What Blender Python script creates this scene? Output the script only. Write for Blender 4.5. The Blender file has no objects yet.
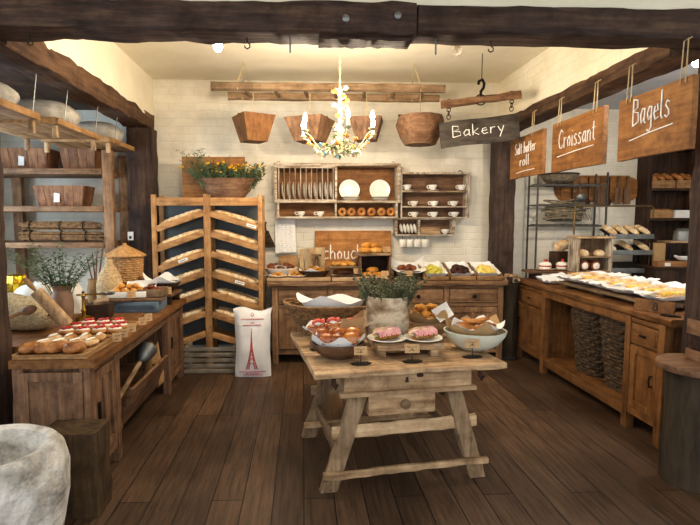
import bpy, bmesh, math, random
from mathutils import Vector, Matrix, Euler, noise
random.seed(7)
S = bpy.context.scene
COL = S.collection
PI = math.pi
rad = math.radians
ORD = ['first','second','third','fourth','fifth','sixth','seventh','eighth','ninth','tenth','eleventh','twelfth']

# ------------------------------------------------------------------ camera
FPX, CAMH, YAW, PITCH, CX = 500.0, 1.51, rad(2.4), math.atan(42.5/500), 324.0
cd = bpy.data.cameras.new('camera'); cam = bpy.data.objects.new('camera', cd); COL.objects.link(cam)
cam.location = (0, 0, CAMH); cam.rotation_euler = (PI/2-PITCH, 0, -YAW)
cd.sensor_width = 36; cd.lens = 36*FPX/700; cd.shift_x = (350-CX)/700; cd.clip_start = .05
S.camera = cam
_M = cam.rotation_euler.to_matrix()
def at(px, py, Y=None, X=None, Z=None):
    """point on the plane X, Y or Z = const seen at a picture position (for laying the room out)"""
    d = _M @ Vector(((px-CX)/FPX, -(py-262.5)/FPX, -1))
    t = Y/d.y if Y is not None else X/d.x if X is not None else (Z-CAMH)/d.z
    return Vector((0, 0, CAMH)) + d*t

# ------------------------------------------------------------------ materials
def lin(h):
    h = h.lstrip('#'); v = [int(h[i:i+2], 16)/255 for i in (0, 2, 4)]
    return tuple((c/12.92 if c <= .04045 else ((c+.055)/1.055)**2.4) for c in v)+(1,)
def _new(name):
    m = bpy.data.materials.new(name); m.use_nodes = True
    n = m.node_tree.nodes; l = m.node_tree.links
    return m, n, l, n['Principled BSDF']
def ramp(n, stops):
    r = n.new('ShaderNodeValToRGB'); e = r.color_ramp.elements
    while len(e) < len(stops): e.new(.5)
    for i, (p, c) in enumerate(stops): e[i].position = p; e[i].color = lin(c)
    return r
def nmat(name, cols, scale=8, rough=.7, bump=.15, stretch=(1, 1, 1), metal=0, detail=5, bscale=None, spec=.3, coat=0, var=.12, bdist=.01):
    """noise-mixed colours over object coordinates, a little per-object variation, noise bump"""
    m, n, l, b = _new(name)
    tc = n.new('ShaderNodeTexCoord'); mp = n.new('ShaderNodeMapping'); mp.inputs['Scale'].default_value = stretch
    oi = n.new('ShaderNodeObjectInfo'); ad = n.new('ShaderNodeVectorMath'); ad.operation = 'ADD'
    sc = n.new('ShaderNodeMath'); sc.operation = 'MULTIPLY'; sc.inputs[1].default_value = 37
    l.new(oi.outputs['Random'], sc.inputs[0]); l.new(tc.outputs['Object'], mp.inputs['Vector'])
    l.new(mp.outputs['Vector'], ad.inputs[0]); l.new(sc.outputs[0], ad.inputs[1])
    t = n.new('ShaderNodeTexNoise'); t.inputs['Scale'].default_value = scale; t.inputs['Detail'].default_value = detail; t.inputs['Roughness'].default_value = .62
    l.new(ad.outputs[0], t.inputs['Vector'])
    k = len(cols)
    r = ramp(n, [(.3+.4*i/max(1, k-1), c) for i, c in enumerate(cols)])
    l.new(t.outputs['Fac'], r.inputs['Fac'])
    hv = n.new('ShaderNodeHueSaturation'); mr = n.new('ShaderNodeMapRange')
    mr.inputs['To Min'].default_value = 1-var; mr.inputs['To Max'].default_value = 1+var
    l.new(oi.outputs['Random'], mr.inputs['Value']); l.new(mr.outputs[0], hv.inputs['Value'])
    l.new(r.outputs['Color'], hv.inputs['Color']); l.new(hv.outputs['Color'], b.inputs['Base Color'])
    b.inputs['Roughness'].default_value = rough; b.inputs['Metallic'].default_value = metal
    b.inputs['Specular IOR Level'].default_value = spec; b.inputs['Coat Weight'].default_value = coat
    if bump:
        t2 = n.new('ShaderNodeTexNoise'); t2.inputs['Scale'].default_value = bscale or scale*2.5; t2.inputs['Detail'].default_value = 4
        l.new(ad.outputs[0], t2.inputs['Vector'])
        bp = n.new('ShaderNodeBump'); bp.inputs['Strength'].default_value = bump; bp.inputs['Distance'].default_value = bdist
        l.new(t2.outputs['Fac'], bp.inputs['Height']); l.new(bp.outputs['Normal'], b.inputs['Normal'])
    return m
def wood(name, cols, axis='x', scale=5, rough=.65, bump=.5, spec=.25, var=.12):
    st = {'x': (.22, 3, 3), 'y': (3, .22, 3), 'z': (3, 3, .22)}[axis]
    m = nmat(name, cols, scale*2.2, rough, bump, st, spec=spec, var=var, detail=10)
    n, l = m.node_tree.nodes, m.node_tree.links; b = n['Principled BSDF']; src = b.inputs['Base Color'].links[0].from_socket
    tc = [q for q in n if q.type == 'TEX_COORD'][0]; oi = [q for q in n if q.type == 'OBJECT_INFO'][0]                      # worn blotches
    ad = n.new('ShaderNodeVectorMath'); ad.operation = 'ADD'; l.new(tc.outputs['Object'], ad.inputs[0]); l.new(oi.outputs['Random'], ad.inputs[1])
    t = n.new('ShaderNodeTexNoise'); t.inputs['Scale'].default_value = 7; t.inputs['Detail'].default_value = 6; t.inputs['Roughness'].default_value = .7; l.new(ad.outputs[0], t.inputs['Vector'])
    r = ramp(n, [(.32, '#a79c92'), (.5, '#e2dcd6'), (.68, '#ffffff')]); l.new(t.outputs['Fac'], r.inputs['Fac'])
    mx = n.new('ShaderNodeMix'); mx.data_type = 'RGBA'; mx.blend_type = 'MULTIPLY'; mx.inputs['Factor'].default_value = 1
    l.new(src, mx.inputs['A']); l.new(r.outputs['Color'], mx.inputs['B']); l.new(mx.outputs['Result'], b.inputs['Base Color'])
    return m
def plain(name, c, rough=.5, metal=0, spec=.4):
    m, n, l, b = _new(name); b.inputs['Base Color'].default_value = lin(c); b.inputs['Roughness'].default_value = rough
    b.inputs['Metallic'].default_value = metal; b.inputs['Specular IOR Level'].default_value = spec
    return m
def glow(name, c, strength):
    m, n, l, b = _new(name); b.inputs['Base Color'].default_value = lin('#fff4dd')
    b.inputs['Emission Color'].default_value = lin(c); b.inputs['Emission Strength'].default_value = strength
    return m
def brickmat(name, cols, axes='xz', bw=.27, bh=.085, depth=.28):
    m, n, l, b = _new(name)
    tc = n.new('ShaderNodeTexCoord'); sp = n.new('ShaderNodeSeparateXYZ'); cb = n.new('ShaderNodeCombineXYZ')
    l.new(tc.outputs['Object'], sp.inputs[0])
    l.new(sp.outputs['XYZ'.index(axes[0].upper())], cb.inputs[0]); l.new(sp.outputs['XYZ'.index(axes[1].upper())], cb.inputs[1])
    nz = n.new('ShaderNodeTexNoise'); nz.inputs['Scale'].default_value = 6; nz.inputs['Detail'].default_value = 4
    l.new(tc.outputs['Object'], nz.inputs['Vector'])
    mx = n.new('ShaderNodeMix'); mx.data_type = 'RGBA'; mx.blend_type = 'LINEAR_LIGHT'; mx.inputs['Factor'].default_value = .018
    l.new(cb.outputs[0], mx.inputs['A']); l.new(nz.outputs['Color'], mx.inputs['B'])
    br = n.new('ShaderNodeTexBrick'); br.inputs['Scale'].default_value = 1; br.inputs['Brick Width'].default_value = bw; br.inputs['Row Height'].default_value = bh
    br.inputs['Mortar Size'].default_value = .009; br.inputs['Mortar Smooth'].default_value = .8
    br.inputs['Color1'].default_value = (1, 1, 1, 1); br.inputs['Color2'].default_value = (.75, .75, .75, 1); br.inputs['Mortar'].default_value = (0, 0, 0, 1)
    l.new(mx.outputs['Result'], br.inputs['Vector'])
    n2 = n.new('ShaderNodeTexNoise'); n2.inputs['Scale'].default_value = 2.2; n2.inputs['Detail'].default_value = 9; n2.inputs['Roughness'].default_value = .7
    l.new(tc.outputs['Object'], n2.inputs['Vector'])
    r = ramp(n, [(.35, cols[0]), (.65, cols[1])]); l.new(n2.outputs['Fac'], r.inputs['Fac'])
    mm = n.new('ShaderNodeMix'); mm.data_type = 'RGBA'; mm.blend_type = 'MULTIPLY'; mm.inputs['Factor'].default_value = .05
    l.new(r.outputs['Color'], mm.inputs['A']); l.new(br.outputs['Color'], mm.inputs['B']); l.new(mm.outputs['Result'], b.inputs['Base Color'])
    ad = n.new('ShaderNodeMath'); ad.operation = 'MULTIPLY_ADD'; ad.inputs[1].default_value = .9
    l.new(n2.outputs['Fac'], ad.inputs[0]); l.new(br.outputs['Color'], ad.inputs[2])
    bp = n.new('ShaderNodeBump'); bp.inputs['Strength'].default_value = depth; bp.inputs['Distance'].default_value = .012
    l.new(ad.outputs[0], bp.inputs['Height']); l.new(bp.outputs['Normal'], b.inputs['Normal'])
    b.inputs['Roughness'].default_value = .9; b.inputs['Specular IOR Level'].default_value = .15
    return m
def plankmat(name, c1, c2, mortar, w=.165, ln=1.9):
    m, n, l, b = _new(name)
    tc = n.new('ShaderNodeTexCoord'); mp = n.new('ShaderNodeMapping'); mp.inputs['Rotation'].default_value = (0, 0, PI/2)
    l.new(tc.outputs['Object'], mp.inputs['Vector'])
    br = n.new('ShaderNodeTexBrick'); br.inputs['Scale'].default_value = 1; br.inputs['Brick Width'].default_value = ln; br.inputs['Row Height'].default_value = w
    br.inputs['Mortar Size'].default_value = .0035; br.inputs['Bias'].default_value = 0; br.offset = .37; br.offset_frequency = 3
    br.inputs['Color1'].default_value = lin(c1); br.inputs['Color2'].default_value = lin(c2); br.inputs['Mortar'].default_value = lin(mortar)
    l.new(mp.outputs[0], br.inputs['Vector'])
    mp2 = n.new('ShaderNodeMapping'); mp2.inputs['Scale'].default_value = (9, .6, 9); l.new(tc.outputs['Object'], mp2.inputs['Vector'])
    nz = n.new('ShaderNodeTexNoise'); nz.inputs['Scale'].default_value = 5; nz.inputs['Detail'].default_value = 8; nz.inputs['Roughness'].default_value = .65
    l.new(mp2.outputs[0], nz.inputs['Vector'])
    r = ramp(n, [(.25, '#6f6a66'), (.5, '#bdb6ae'), (.8, '#f2eee8')]); l.new(nz.outputs['Fac'], r.inputs['Fac'])
    n3 = n.new('ShaderNodeTexNoise'); n3.inputs['Scale'].default_value = 1.4; n3.inputs['Detail'].default_value = 6; l.new(tc.outputs['Object'], n3.inputs['Vector'])
    r3 = ramp(n, [(.3, '#a9a39c'), (.7, '#ffffff')]); l.new(n3.outputs['Fac'], r3.inputs['Fac'])
    m1 = n.new('ShaderNodeMix'); m1.data_type = 'RGBA'; m1.blend_type = 'MULTIPLY'; m1.inputs['Factor'].default_value = 1
    l.new(br.outputs['Color'], m1.inputs['A']); l.new(r.outputs['Color'], m1.inputs['B'])
    m2 = n.new('ShaderNodeMix'); m2.data_type = 'RGBA'; m2.blend_type = 'MULTIPLY'; m2.inputs['Factor'].default_value = 1
    l.new(m1.outputs['Result'], m2.inputs['A']); l.new(r3.outputs['Color'], m2.inputs['B']); l.new(m2.outputs['Result'], b.inputs['Base Color'])
    mh = n.new('ShaderNodeMath'); mh.operation = 'MULTIPLY_ADD'; mh.inputs[1].default_value = -1.5; l.new(br.outputs['Fac'], mh.inputs[0]); l.new(nz.outputs['Fac'], mh.inputs[2])
    bp = n.new('ShaderNodeBump'); bp.inputs['Strength'].default_value = .35; bp.inputs['Distance'].default_value = .006
    l.new(mh.outputs[0], bp.inputs['Height']); l.new(bp.outputs['Normal'], b.inputs['Normal'])
    b.inputs['Roughness'].default_value = .5; b.inputs['Specular IOR Level'].default_value = .3
    return m
M = {}
M['floor'] = plankmat('floor_planks', '#654f3e', '#8c6f57', '#1c130e')
M['brick'] = brickmat('painted_brick', ('#d8cfbb', '#efe8d6'))
M['brick_side'] = brickmat('painted_brick_side', ('#e2d6b8', '#f3e9cf'), 'yz')
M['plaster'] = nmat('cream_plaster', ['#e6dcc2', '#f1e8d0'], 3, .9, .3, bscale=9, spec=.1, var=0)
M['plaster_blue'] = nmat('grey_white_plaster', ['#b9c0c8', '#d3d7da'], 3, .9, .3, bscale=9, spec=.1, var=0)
for ax in 'xyz':
    M['beam_'+ax] = wood('dark_oak_beam_'+ax, ['#2b201b', '#4c3a31', '#65503f'], ax, 4, .75, .7)
    M['brownbeam_'+ax] = wood('brown_oak_beam_'+ax, ['#3a281d', '#5d432f', '#75583f'], ax, 4, .8, .7)
    M['old_'+ax] = wood('old_brown_wood_'+ax, ['#573d2a', '#826147', '#9c7858'], ax, 5)
    M['honey_'+ax] = wood('honey_wood_'+ax, ['#65421f', '#85592f', '#97693c'], ax, 5)
    M['pine_'+ax] = wood('warm_pine_'+ax, ['#916a42', '#b08758', '#c39a6a'], ax, 5)
    M['pale_'+ax] = wood('scrubbed_pale_wood_'+ax, ['#8f6f50', '#c2a179', '#d8ba92'], ax, 4)
    M['grey_'+ax] = wood('weathered_grey_wood_'+ax, ['#6b5843', '#957b5d', '#ae9373'], ax, 5)
    M['side_'+ax] = wood('sideboard_wood_'+ax, ['#664a34', '#957150', '#b08a65'], ax, 5)
    M['cream_'+ax] = wood('pale_beech_'+ax, ['#b8986b', '#d6b98c', '#e6cfa6'], ax, 4)
    M['sign_'+ax] = wood('sign_wood_'+ax, ['#79502a', '#9a6836', '#ab7842'], ax, 5)
    M['ash_'+ax] = wood('grey_ash_wood_'+ax, ['#655d50', '#91887a', '#a89f8e'], ax, 5)
    M['dark_'+ax] = wood('dark_stained_wood_'+ax, ['#22160e', '#3f2a1b', '#553a26'], ax, 5)
    M['rack_'+ax] = wood('rack_pine_'+ax, ['#9a6f41', '#bd8c57', '#cfa069'], ax, 5)
    M['worn_'+ax] = wood('chipped_white_paint_'+ax, ['#6d4a2e', '#b09879', '#dcd2bf', '#e2dacb'], ax, 7)
M['slate'] = nmat('slate_blue_board', ['#4a4f50', '#636766'], 4, .8, .2)
M['wicker'] = nmat('brown_wicker', ['#4a3320', '#7a5836', '#967248'], 30, .75, .5)
M['wickerdark'] = nmat('dark_wicker', ['#261c13', '#4a3826', '#6b543a'], 30, .8, .5)
M['wickerlight'] = nmat('golden_wicker', ['#94693c', '#b98a54', '#cda06a'], 30, .75, .5)
M['straw'] = nmat('braided_straw', ['#a3855c', '#c8ab7f', '#dbc299'], 40, .85, .6)
M['iron'] = nmat('black_iron', ['#15130f', '#2a2622'], 20, .55, .2, metal=.7)
M['rust'] = nmat('rusty_iron', ['#33231a', '#5a3d2a'], 20, .7, .3, metal=.5)
M['brass'] = nmat('brass', ['#8c6a2a', '#b8913f'], 15, .35, .1, metal=.9)
M['greyiron'] = nmat('grey_iron', ['#3d3933', '#625c53'], 20, .6, .2, metal=.4)
M['oldbrass'] = nmat('dull_brass', ['#5f4b2b', '#86693c'], 15, .5, .1, metal=.6)
M['floursack'] = nmat('floury_sack', ['#8f877a', '#b8b0a2', '#cfc8ba'], 9, .95, .5, spec=.05)
M['steel'] = nmat('dull_steel', ['#6f706e', '#94958f'], 12, .45, .1, metal=.8)
M['porcelain'] = nmat('cream_porcelain', ['#ece5d5', '#f4efe2'], 4, .25, 0, spec=.5, var=.02)
M['paper'] = nmat('white_paper', ['#e6e4de', '#f4f2ec'], 6, .85, .4, bscale=10, spec=.1, var=.03)
M['kraft'] = nmat('kraft_paper', ['#a98659', '#c09d70'], 8, .85, .4, spec=.1)
M['card'] = nmat('kraft_card', ['#b58d5f', '#c9a478'], 20, .8, .1, spec=.1)
M['ink'] = plain('dark_ink', '#2a2019', .8)
M['chalk'] = plain('white_chalk', '#f4f0e8', .9)
M['bread'] = nmat('golden_crust', ['#85491c', '#b0733a', '#cf9c5e'], 9, .6, .5, bscale=25)
M['breadpale'] = nmat('pale_crust', ['#b9854a', '#dcb98a', '#eeddc0'], 14, .75, .5, bscale=30)
M['baguette'] = nmat('baguette_crust', ['#a97a48', '#dcbc8c', '#f0e0c2'], 16, .7, .5, (1.6, .8, 1), bscale=26)
M['glazed'] = nmat('glazed_brown_crust', ['#6a2c0b', '#9b4c14', '#c47a2c'], 10, .22, .3, bscale=22, spec=.6, coat=.4)
M['brownbun'] = nmat('brown_bun', ['#4b2410', '#74391a', '#8d4d26'], 10, .4, .3)
M['gold'] = nmat('orange_pastry', ['#a9621a', '#cc8a34', '#e2b065'], 12, .5, .4)
M['fried'] = nmat('fried_crumb', ['#8b5318', '#b87a2a', '#cf9a4a'], 35, .7, .9)
M['eggyolk'] = nmat('egg_filling', ['#d49a1c', '#ecc24a', '#f3dc8e'], 16, .6, .4)
M['rollcrust'] = nmat('roll_crust', ['#6b3a18', '#a0642f', '#c8965c'], 14, .4, .5, bscale=25, coat=.15)
M['choc'] = nmat('dark_chocolate', ['#27110a', '#42200f'], 14, .55, .5)
M['lemon'] = nmat('yellow_puff', ['#e2c148', '#f2df86'], 10, .6, .3)
M['pistachio'] = nmat('yellow_green_sponge', ['#a89a2c', '#cfc450'], 14, .6, .4)
M['sugar'] = nmat('powdered_pastry', ['#a06a33', '#c99a62', '#e9d6b8'], 12, .75, .4)
M['red'] = nmat('strawberry_red', ['#a81712', '#d3392c'], 18, .3, .2, spec=.5)
M['straw_pink'] = nmat('sliced_strawberry', ['#cf3a28', '#ea7a63'], 16, .3, .2, spec=.5)
M['cream'] = nmat('whipped_cream', ['#f3e9d4', '#fbf5e8'], 9, .6, .2)
M['ham'] = nmat('pink_ham', ['#c98482', '#e2a9a2', '#eec6ba'], 12, .5, .3)
M['leaf'] = nmat('green_leaf', ['#35491f', '#57702f', '#71894a'], 12, .6, .2)
M['leafgrey'] = nmat('grey_green_leaf', ['#3a4a2e', '#5a6a46', '#7b8a62'], 10, .7, .2)
M['herb'] = nmat('herb_leaf', ['#39402c', '#5c6144', '#7f8061', '#6a5f63'], 10, .7, .2)
M['leafdark'] = nmat('dark_dried_leaf', ['#2b2c20', '#474b34', '#60623f'], 10, .8, .2)
M['lettuce'] = nmat('lettuce', ['#4c7a24', '#87a948'], 12, .5, .3)
M['flower'] = nmat('yellow_flower', ['#d69a16', '#edbd2e'], 9, .6, .1)
M['orange'] = nmat('orange_flower', ['#c9741f', '#e2a14a'], 9, .6, .1)
M['blue'] = nmat('pale_blue_flower', ['#6f9fae', '#9cc3c6'], 9, .6, .1)
M['stone'] = nmat('rough_stone', ['#7d766b', '#b5ada0', '#d9d3c8', '#e4dfd5'], 7, .9, 1, bscale=11, bdist=.05, detail=9)
M['terracotta'] = nmat('brown_stoneware', ['#5b4132', '#7a5b47', '#8c6d57'], 6, .6, .3)
M['birch'] = nmat('birch_bark', ['#54402c', '#9b8061', '#d6c4a6', '#aa9070'], 5, .85, .7, (1, 1, 1.6), bscale=14, bdist=.02)
M['linen'] = nmat('natural_linen', ['#8f7b5b', '#b8a480', '#cdbc9a'], 60, .95, 1, (1, .5, 1), spec=.05, bscale=70)
M['cloth'] = nmat('white_cloth', ['#d9d4c8', '#ece8de'], 7, .95, .4, bscale=9, spec=.05)
M['burlap'] = nmat('tan_burlap', ['#8f6b44', '#b48c5e'], 40, .95, .5, spec=.05)
M['sackpaper'] = nmat('white_sack_paper', ['#dedad6', '#eeebe8'], 5, .7, .5, bscale=6, spec=.2, bdist=.02)
M['redprint'] = plain('red_print', '#c4544a', .7)
M['foil'] = nmat('gold_foil', ['#9a7412', '#d9b32c'], 12, .25, .8, metal=.9)
M['candle'] = plain('ivory_candle', '#f2ead2', .6)
M['creammetal'] = nmat('ivory_painted_metal', ['#b5a67c', '#ddd0a8'], 12, .5, .1, var=.05)
M['bulb'] = glow('lit_bulb', '#ffd9a0', 60)
M['bulbwhite'] = glow('lit_white_bulb', '#fff6ea', 60)
M['rope'] = nmat('hemp_string', ['#a08a62', '#c7b288'], 40, .9, .3)
M['vine'] = nmat('dry_vine', ['#4c4233', '#7a6c55', '#958871'], 25, .9, .5)
M['log'] = nmat('dark_log_bark', ['#1d1711', '#352b1f', '#483b2b'], 4, .9, .8, (3, 3, .6), bdist=.02)
M['birdbrown'] = nmat('brown_box_card', ['#7d5433', '#a87547'], 5, .85, .2)
M['label'] = plain('white_label', '#e9e4da', .7)
M['glass'] = None
def glassmat():
    m, n, l, b = _new('clear_glass')
    b.inputs['Base Color'].default_value = (1, 1, 1, 1); b.inputs['Roughness'].default_value = .03; b.inputs['Transmission Weight'].default_value = 1; b.inputs['IOR'].default_value = 1.15
    return m
M['glass'] = glassmat()

# ------------------------------------------------------------------ mesh building
EACH = {'rail', 'side_panel', 'side_board', 'slat', 'foot', 'front_slat', 'dowel_rail', 'cross_rail', 'front_board', 'upright', 'apron', 'round_end', 'peg', 'end_board', 'edge_board', 'top_rail', 'tie'}
class MB:
    def __init__(s): s.bm = bmesh.new()
    def _add(s, vs, fs, mtx=None):
        v = [s.bm.verts.new((mtx @ Vector(p)) if mtx else p) for p in vs]
        for f in fs:
            try: s.bm.faces.new([v[i] for i in f])
            except ValueError: pass
        return s
    def box(s, c, d, rot=None, bev=0, piv=None):
        h = [x/2 for x in d]
        m = Matrix.Translation(c)
        if rot is not None: m = m @ Euler([rad(a) for a in rot]).to_matrix().to_4x4()
        return s._boxm(h, m, bev)
    def _boxm(s, h, m, bev=0):
        b = bmesh.new(); bmesh.ops.create_cube(b, size=2)
        for v in b.verts: v.co = Vector((v.co.x*h[0], v.co.y*h[1], v.co.z*h[2]))
        if bev: bmesh.ops.bevel(b, geom=b.edges[:], offset=min(bev, min(h)*.8), segments=2, affect='EDGES', profile=.6)
        b.verts.index_update()
        s._add([v.co for v in b.verts], [[v.index for v in f.verts] for f in b.faces], m); b.free(); return s
    def b2(s, x0, x1, y0, y1, z0, z1, bev=0): return s.box(((x0+x1)/2, (y0+y1)/2, (z0+z1)/2), (abs(x1-x0), abs(y1-y0), abs(z1-z0)), None, bev)
    def bar(s, p0, p1, w, h, bev=0, up=(0, 0, 1)):
        p0, p1 = Vector(p0), Vector(p1); d = p1-p0; L = d.length; x = d.normalized(); u = Vector(up)
        y = u.cross(x)
        if y.length < 1e-4: y = Vector((0, 1, 0)).cross(x)
        y.normalize(); z = x.cross(y)
        m = Matrix((x, y, z)).transposed().to_4x4(); m.translation = (p0+p1)/2
        return s._boxm((L/2, w/2, h/2), m, bev)
    def tube(s, pts, r, n=6, closed=False):
        pts = [Vector(p) for p in pts]; k = len(pts)
        rs = r if isinstance(r, (list, tuple)) else [r]*k
        vs, fs = [], []; ref = None
        for i, p in enumerate(pts):
            a = pts[(i-1) % k] if closed or i > 0 else p; b = pts[(i+1) % k] if closed or i < k-1 else p
            t = (b-a).normalized() if (b-a).length > 1e-9 else Vector((0, 0, 1))
            if ref is None: ref = Vector((0, 0, 1)) if abs(t.z) < .9 else Vector((1, 0, 0))
            u = (ref - t*ref.dot(t))
            if u.length < 1e-5: u = t.orthogonal()
            u.normalize(); w = t.cross(u); ref = u
            for j in range(n):
                A = 2*PI*j/n; vs.append(p+(u*math.cos(A)+w*math.sin(A))*rs[i])
        for i in range(k if closed else k-1):
            for j in range(n):
                i2 = (i+1) % k
                fs.append((i*n+j, i*n+(j+1) % n, i2*n+(j+1) % n, i2*n+j))
        if not closed: fs += [tuple(range(n))[::-1], tuple((k-1)*n+j for j in range(n))]
        return s._add(vs, fs)
    def cyl(s, p0, p1, r0, r1=None, n=12): return s.tube([p0, p1], [r0, r0 if r1 is None else r1], n)
    def lathe(s, prof, c=(0, 0, 0), n=24, mtx=None, sx=1, sy=1, wob=0, seed=0):
        vs, fs = [], []; k = len(prof)
        for (r, z) in prof:
            for j in range(n):
                A = 2*PI*j/n; q = 1
                if wob: q = 1+wob*noise.noise(Vector((math.cos(A)*1.7+seed, math.sin(A)*1.7, z*4)))
                vs.append((r*q*math.cos(A)*sx, r*q*math.sin(A)*sy, z))
        for i in range(k-1):
            for j in range(n): fs.append((i*n+j, i*n+(j+1) % n, (i+1)*n+(j+1) % n, (i+1)*n+j))
        if prof[0][0] > 1e-6: fs.append(tuple(range(n))[::-1])
        if prof[-1][0] > 1e-6: fs.append(tuple((k-1)*n+j for j in range(n)))
        m = Matrix.Translation(c)
        if mtx is not None: m = m @ mtx
        return s._add(vs, fs, m)
    def ell(s, c, r, rot=None, nz=0, seed=0, u=12, v=8, flat=None):
        b = bmesh.new(); bmesh.ops.create_uvsphere(b, u_segments=u, v_segments=v, radius=1)
        m = Matrix.Translation(c)
        if rot is not None: m = m @ Euler([rad(a) for a in rot]).to_matrix().to_4x4()
        vs = []
        for q in b.verts:
            p = q.co.copy(); k = 1+nz*noise.noise(p*1.6+Vector((seed*3.1, seed*1.7, seed)))
            if flat is not None and p.z < flat: p.z = flat
            vs.append(Vector((p.x*r[0]*k, p.y*r[1]*k, max(p.z*k, flat if flat is not None else -9)*r[2])))
        b.verts.index_update()
        s._add(vs, [[w.index for w in f.verts] for f in b.faces], m); b.free(); return s
    def grid(s, fn, nu, nv, th=0):
        """surface fn(u,v) for u,v in 0..1; th > 0 gives it thickness downward"""
        vs = [Vector(fn(i/nu, j/nv)) for i in range(nu+1) for j in range(nv+1)]; k = len(vs); w = nv+1
        fs = [(i*w+j, (i+1)*w+j, (i+1)*w+j+1, i*w+j+1) for i in range(nu) for j in range(nv)]
        if th:
            vs += [v-Vector((0, 0, th)) for v in vs]
            fs += [tuple(k+a for a in f[::-1]) for f in fs]
            for i in range(nu): fs += [(i*w, k+i*w, k+(i+1)*w, (i+1)*w), ((i+1)*w+nv, k+(i+1)*w+nv, k+i*w+nv, i*w+nv)]
            for j in range(nv): fs += [(j, j+1, k+j+1, k+j), (nu*w+j+1, nu*w+j, k+nu*w+j, k+nu*w+j+1)]
        return s._add(vs, fs)
    def prism(s, poly, m, d):
        """polygon in local xy, thickness d along local z, placed by matrix m"""
        k = len(poly); vs = [(x, y, 0) for x, y in poly]+[(x, y, d) for x, y in poly]
        fs = [tuple(range(k))[::-1], tuple(range(k, 2*k))]+[(i, (i+1) % k, k+(i+1) % k, k+i) for i in range(k)]
        return s._add(vs, fs, m)
    def islands(s):
        seen, out = set(), []; s.bm.verts.index_update()
        for v in s.bm.verts:
            if v.index in seen: continue
            st, comp = [v], []; seen.add(v.index)
            while st:
                a = st.pop(); comp.append(a)
                for e in a.link_edges:
                    b = e.other_vert(a)
                    if b.index not in seen: seen.add(b.index); st.append(b)
            ids = {a.index: i for i, a in enumerate(comp)}; fs = {f for a in comp for f in a.link_faces}
            out.append(MB()._add([a.co.copy() for a in comp], [[ids[q.index] for q in f.verts] for f in fs]))
        s.bm.free(); return out
    def build(s, name, mat, parent=None, loc=None, smooth=True, rz=0):
        """verts are in world coordinates; the object's origin is its parent's origin or loc"""
        if parent and name in EACH:
            isl = s.islands()
            if len(isl) > 1: return [q.build(name, mat, parent, loc, smooth, rz) for q in isl][0]
            s.bm = isl[0].bm
        inv = world_of(parent).inverted() if parent else (Matrix.Translation(loc or (0, 0, 0)) @ Matrix.Rotation(rz, 4, 'Z')).inverted()
        s.bm.transform(inv)
        bmesh.ops.recalc_face_normals(s.bm, faces=s.bm.faces[:])
        me = bpy.data.meshes.new(name); s.bm.to_mesh(me); s.bm.free()
        me.materials.append(M[mat] if isinstance(mat, str) else mat)
        if smooth:
            me.polygons.foreach_set('use_smooth', [True]*len(me.polygons))
            try: me.set_sharp_from_angle(angle=rad(38))
            except Exception: pass
        o = bpy.data.objects.new(name, me); COL.objects.link(o)
        if parent: o.parent = parent
        elif loc is not None: o.location = loc; o.rotation_euler = (0, 0, rz)
        return o
def world_of(o):
    m = Matrix.Translation(o.location) @ o.rotation_euler.to_matrix().to_4x4() @ Matrix.Diagonal(o.scale).to_4x4()
    return world_of(o.parent) @ m if o.parent else m
def tag(o, label, cat, group=None, kind=None):
    o['label'] = label; o['category'] = cat
    if group: o['group'] = group
    if kind: o['kind'] = kind
    return o
def thing(name, label, cat, loc, group=None, rz=0):
    o = bpy.data.objects.new(name, None); COL.objects.link(o); o.empty_display_size = .05
    o.location = loc; o.rotation_euler = (0, 0, rz)
    return tag(o, label, cat, group)
def structure(mb, name, mat, parent=None):
    o = mb.build(name, mat, parent, loc=None if parent else (0, 0, 0))
    if not parent: o['kind'] = 'structure'
    return o
KIDS = {}
def dup(o, loc, rot=(0, 0, 0), label=None, scale=1):
    def cp(q, par):
        c = q.copy(); COL.objects.link(c)
        if par: c.parent = par
        for ch in [x for x in ALLOBJ(q)]: cp(ch, c)
        return c
    r = cp(o, None); r.location = loc; r.rotation_euler = rot
    r.scale = (scale,)*3
    if label: r['label'] = label
    return r
def ALLOBJ(q): return list(q.children)
def row(proto, spots, labels, rots=None, scales=None):
    """first spot takes the prototype, the others copies of it"""
    out = []
    for i, p in enumerate(spots):
        ro = rots[i] if rots else (0, 0, 0); sc = scales[i] if scales else 1
        if i == 0:
            o = proto
        else:
            o = dup(proto, p, ro, labels[i], sc)
        out.append((o, p, ro, sc, labels[i]))
    for o, p, ro, sc, lb in out:
        o.location = p; o.rotation_euler = ro; o.scale = (sc,)*3; o['label'] = lb
    return [x[0] for x in out]

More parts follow.
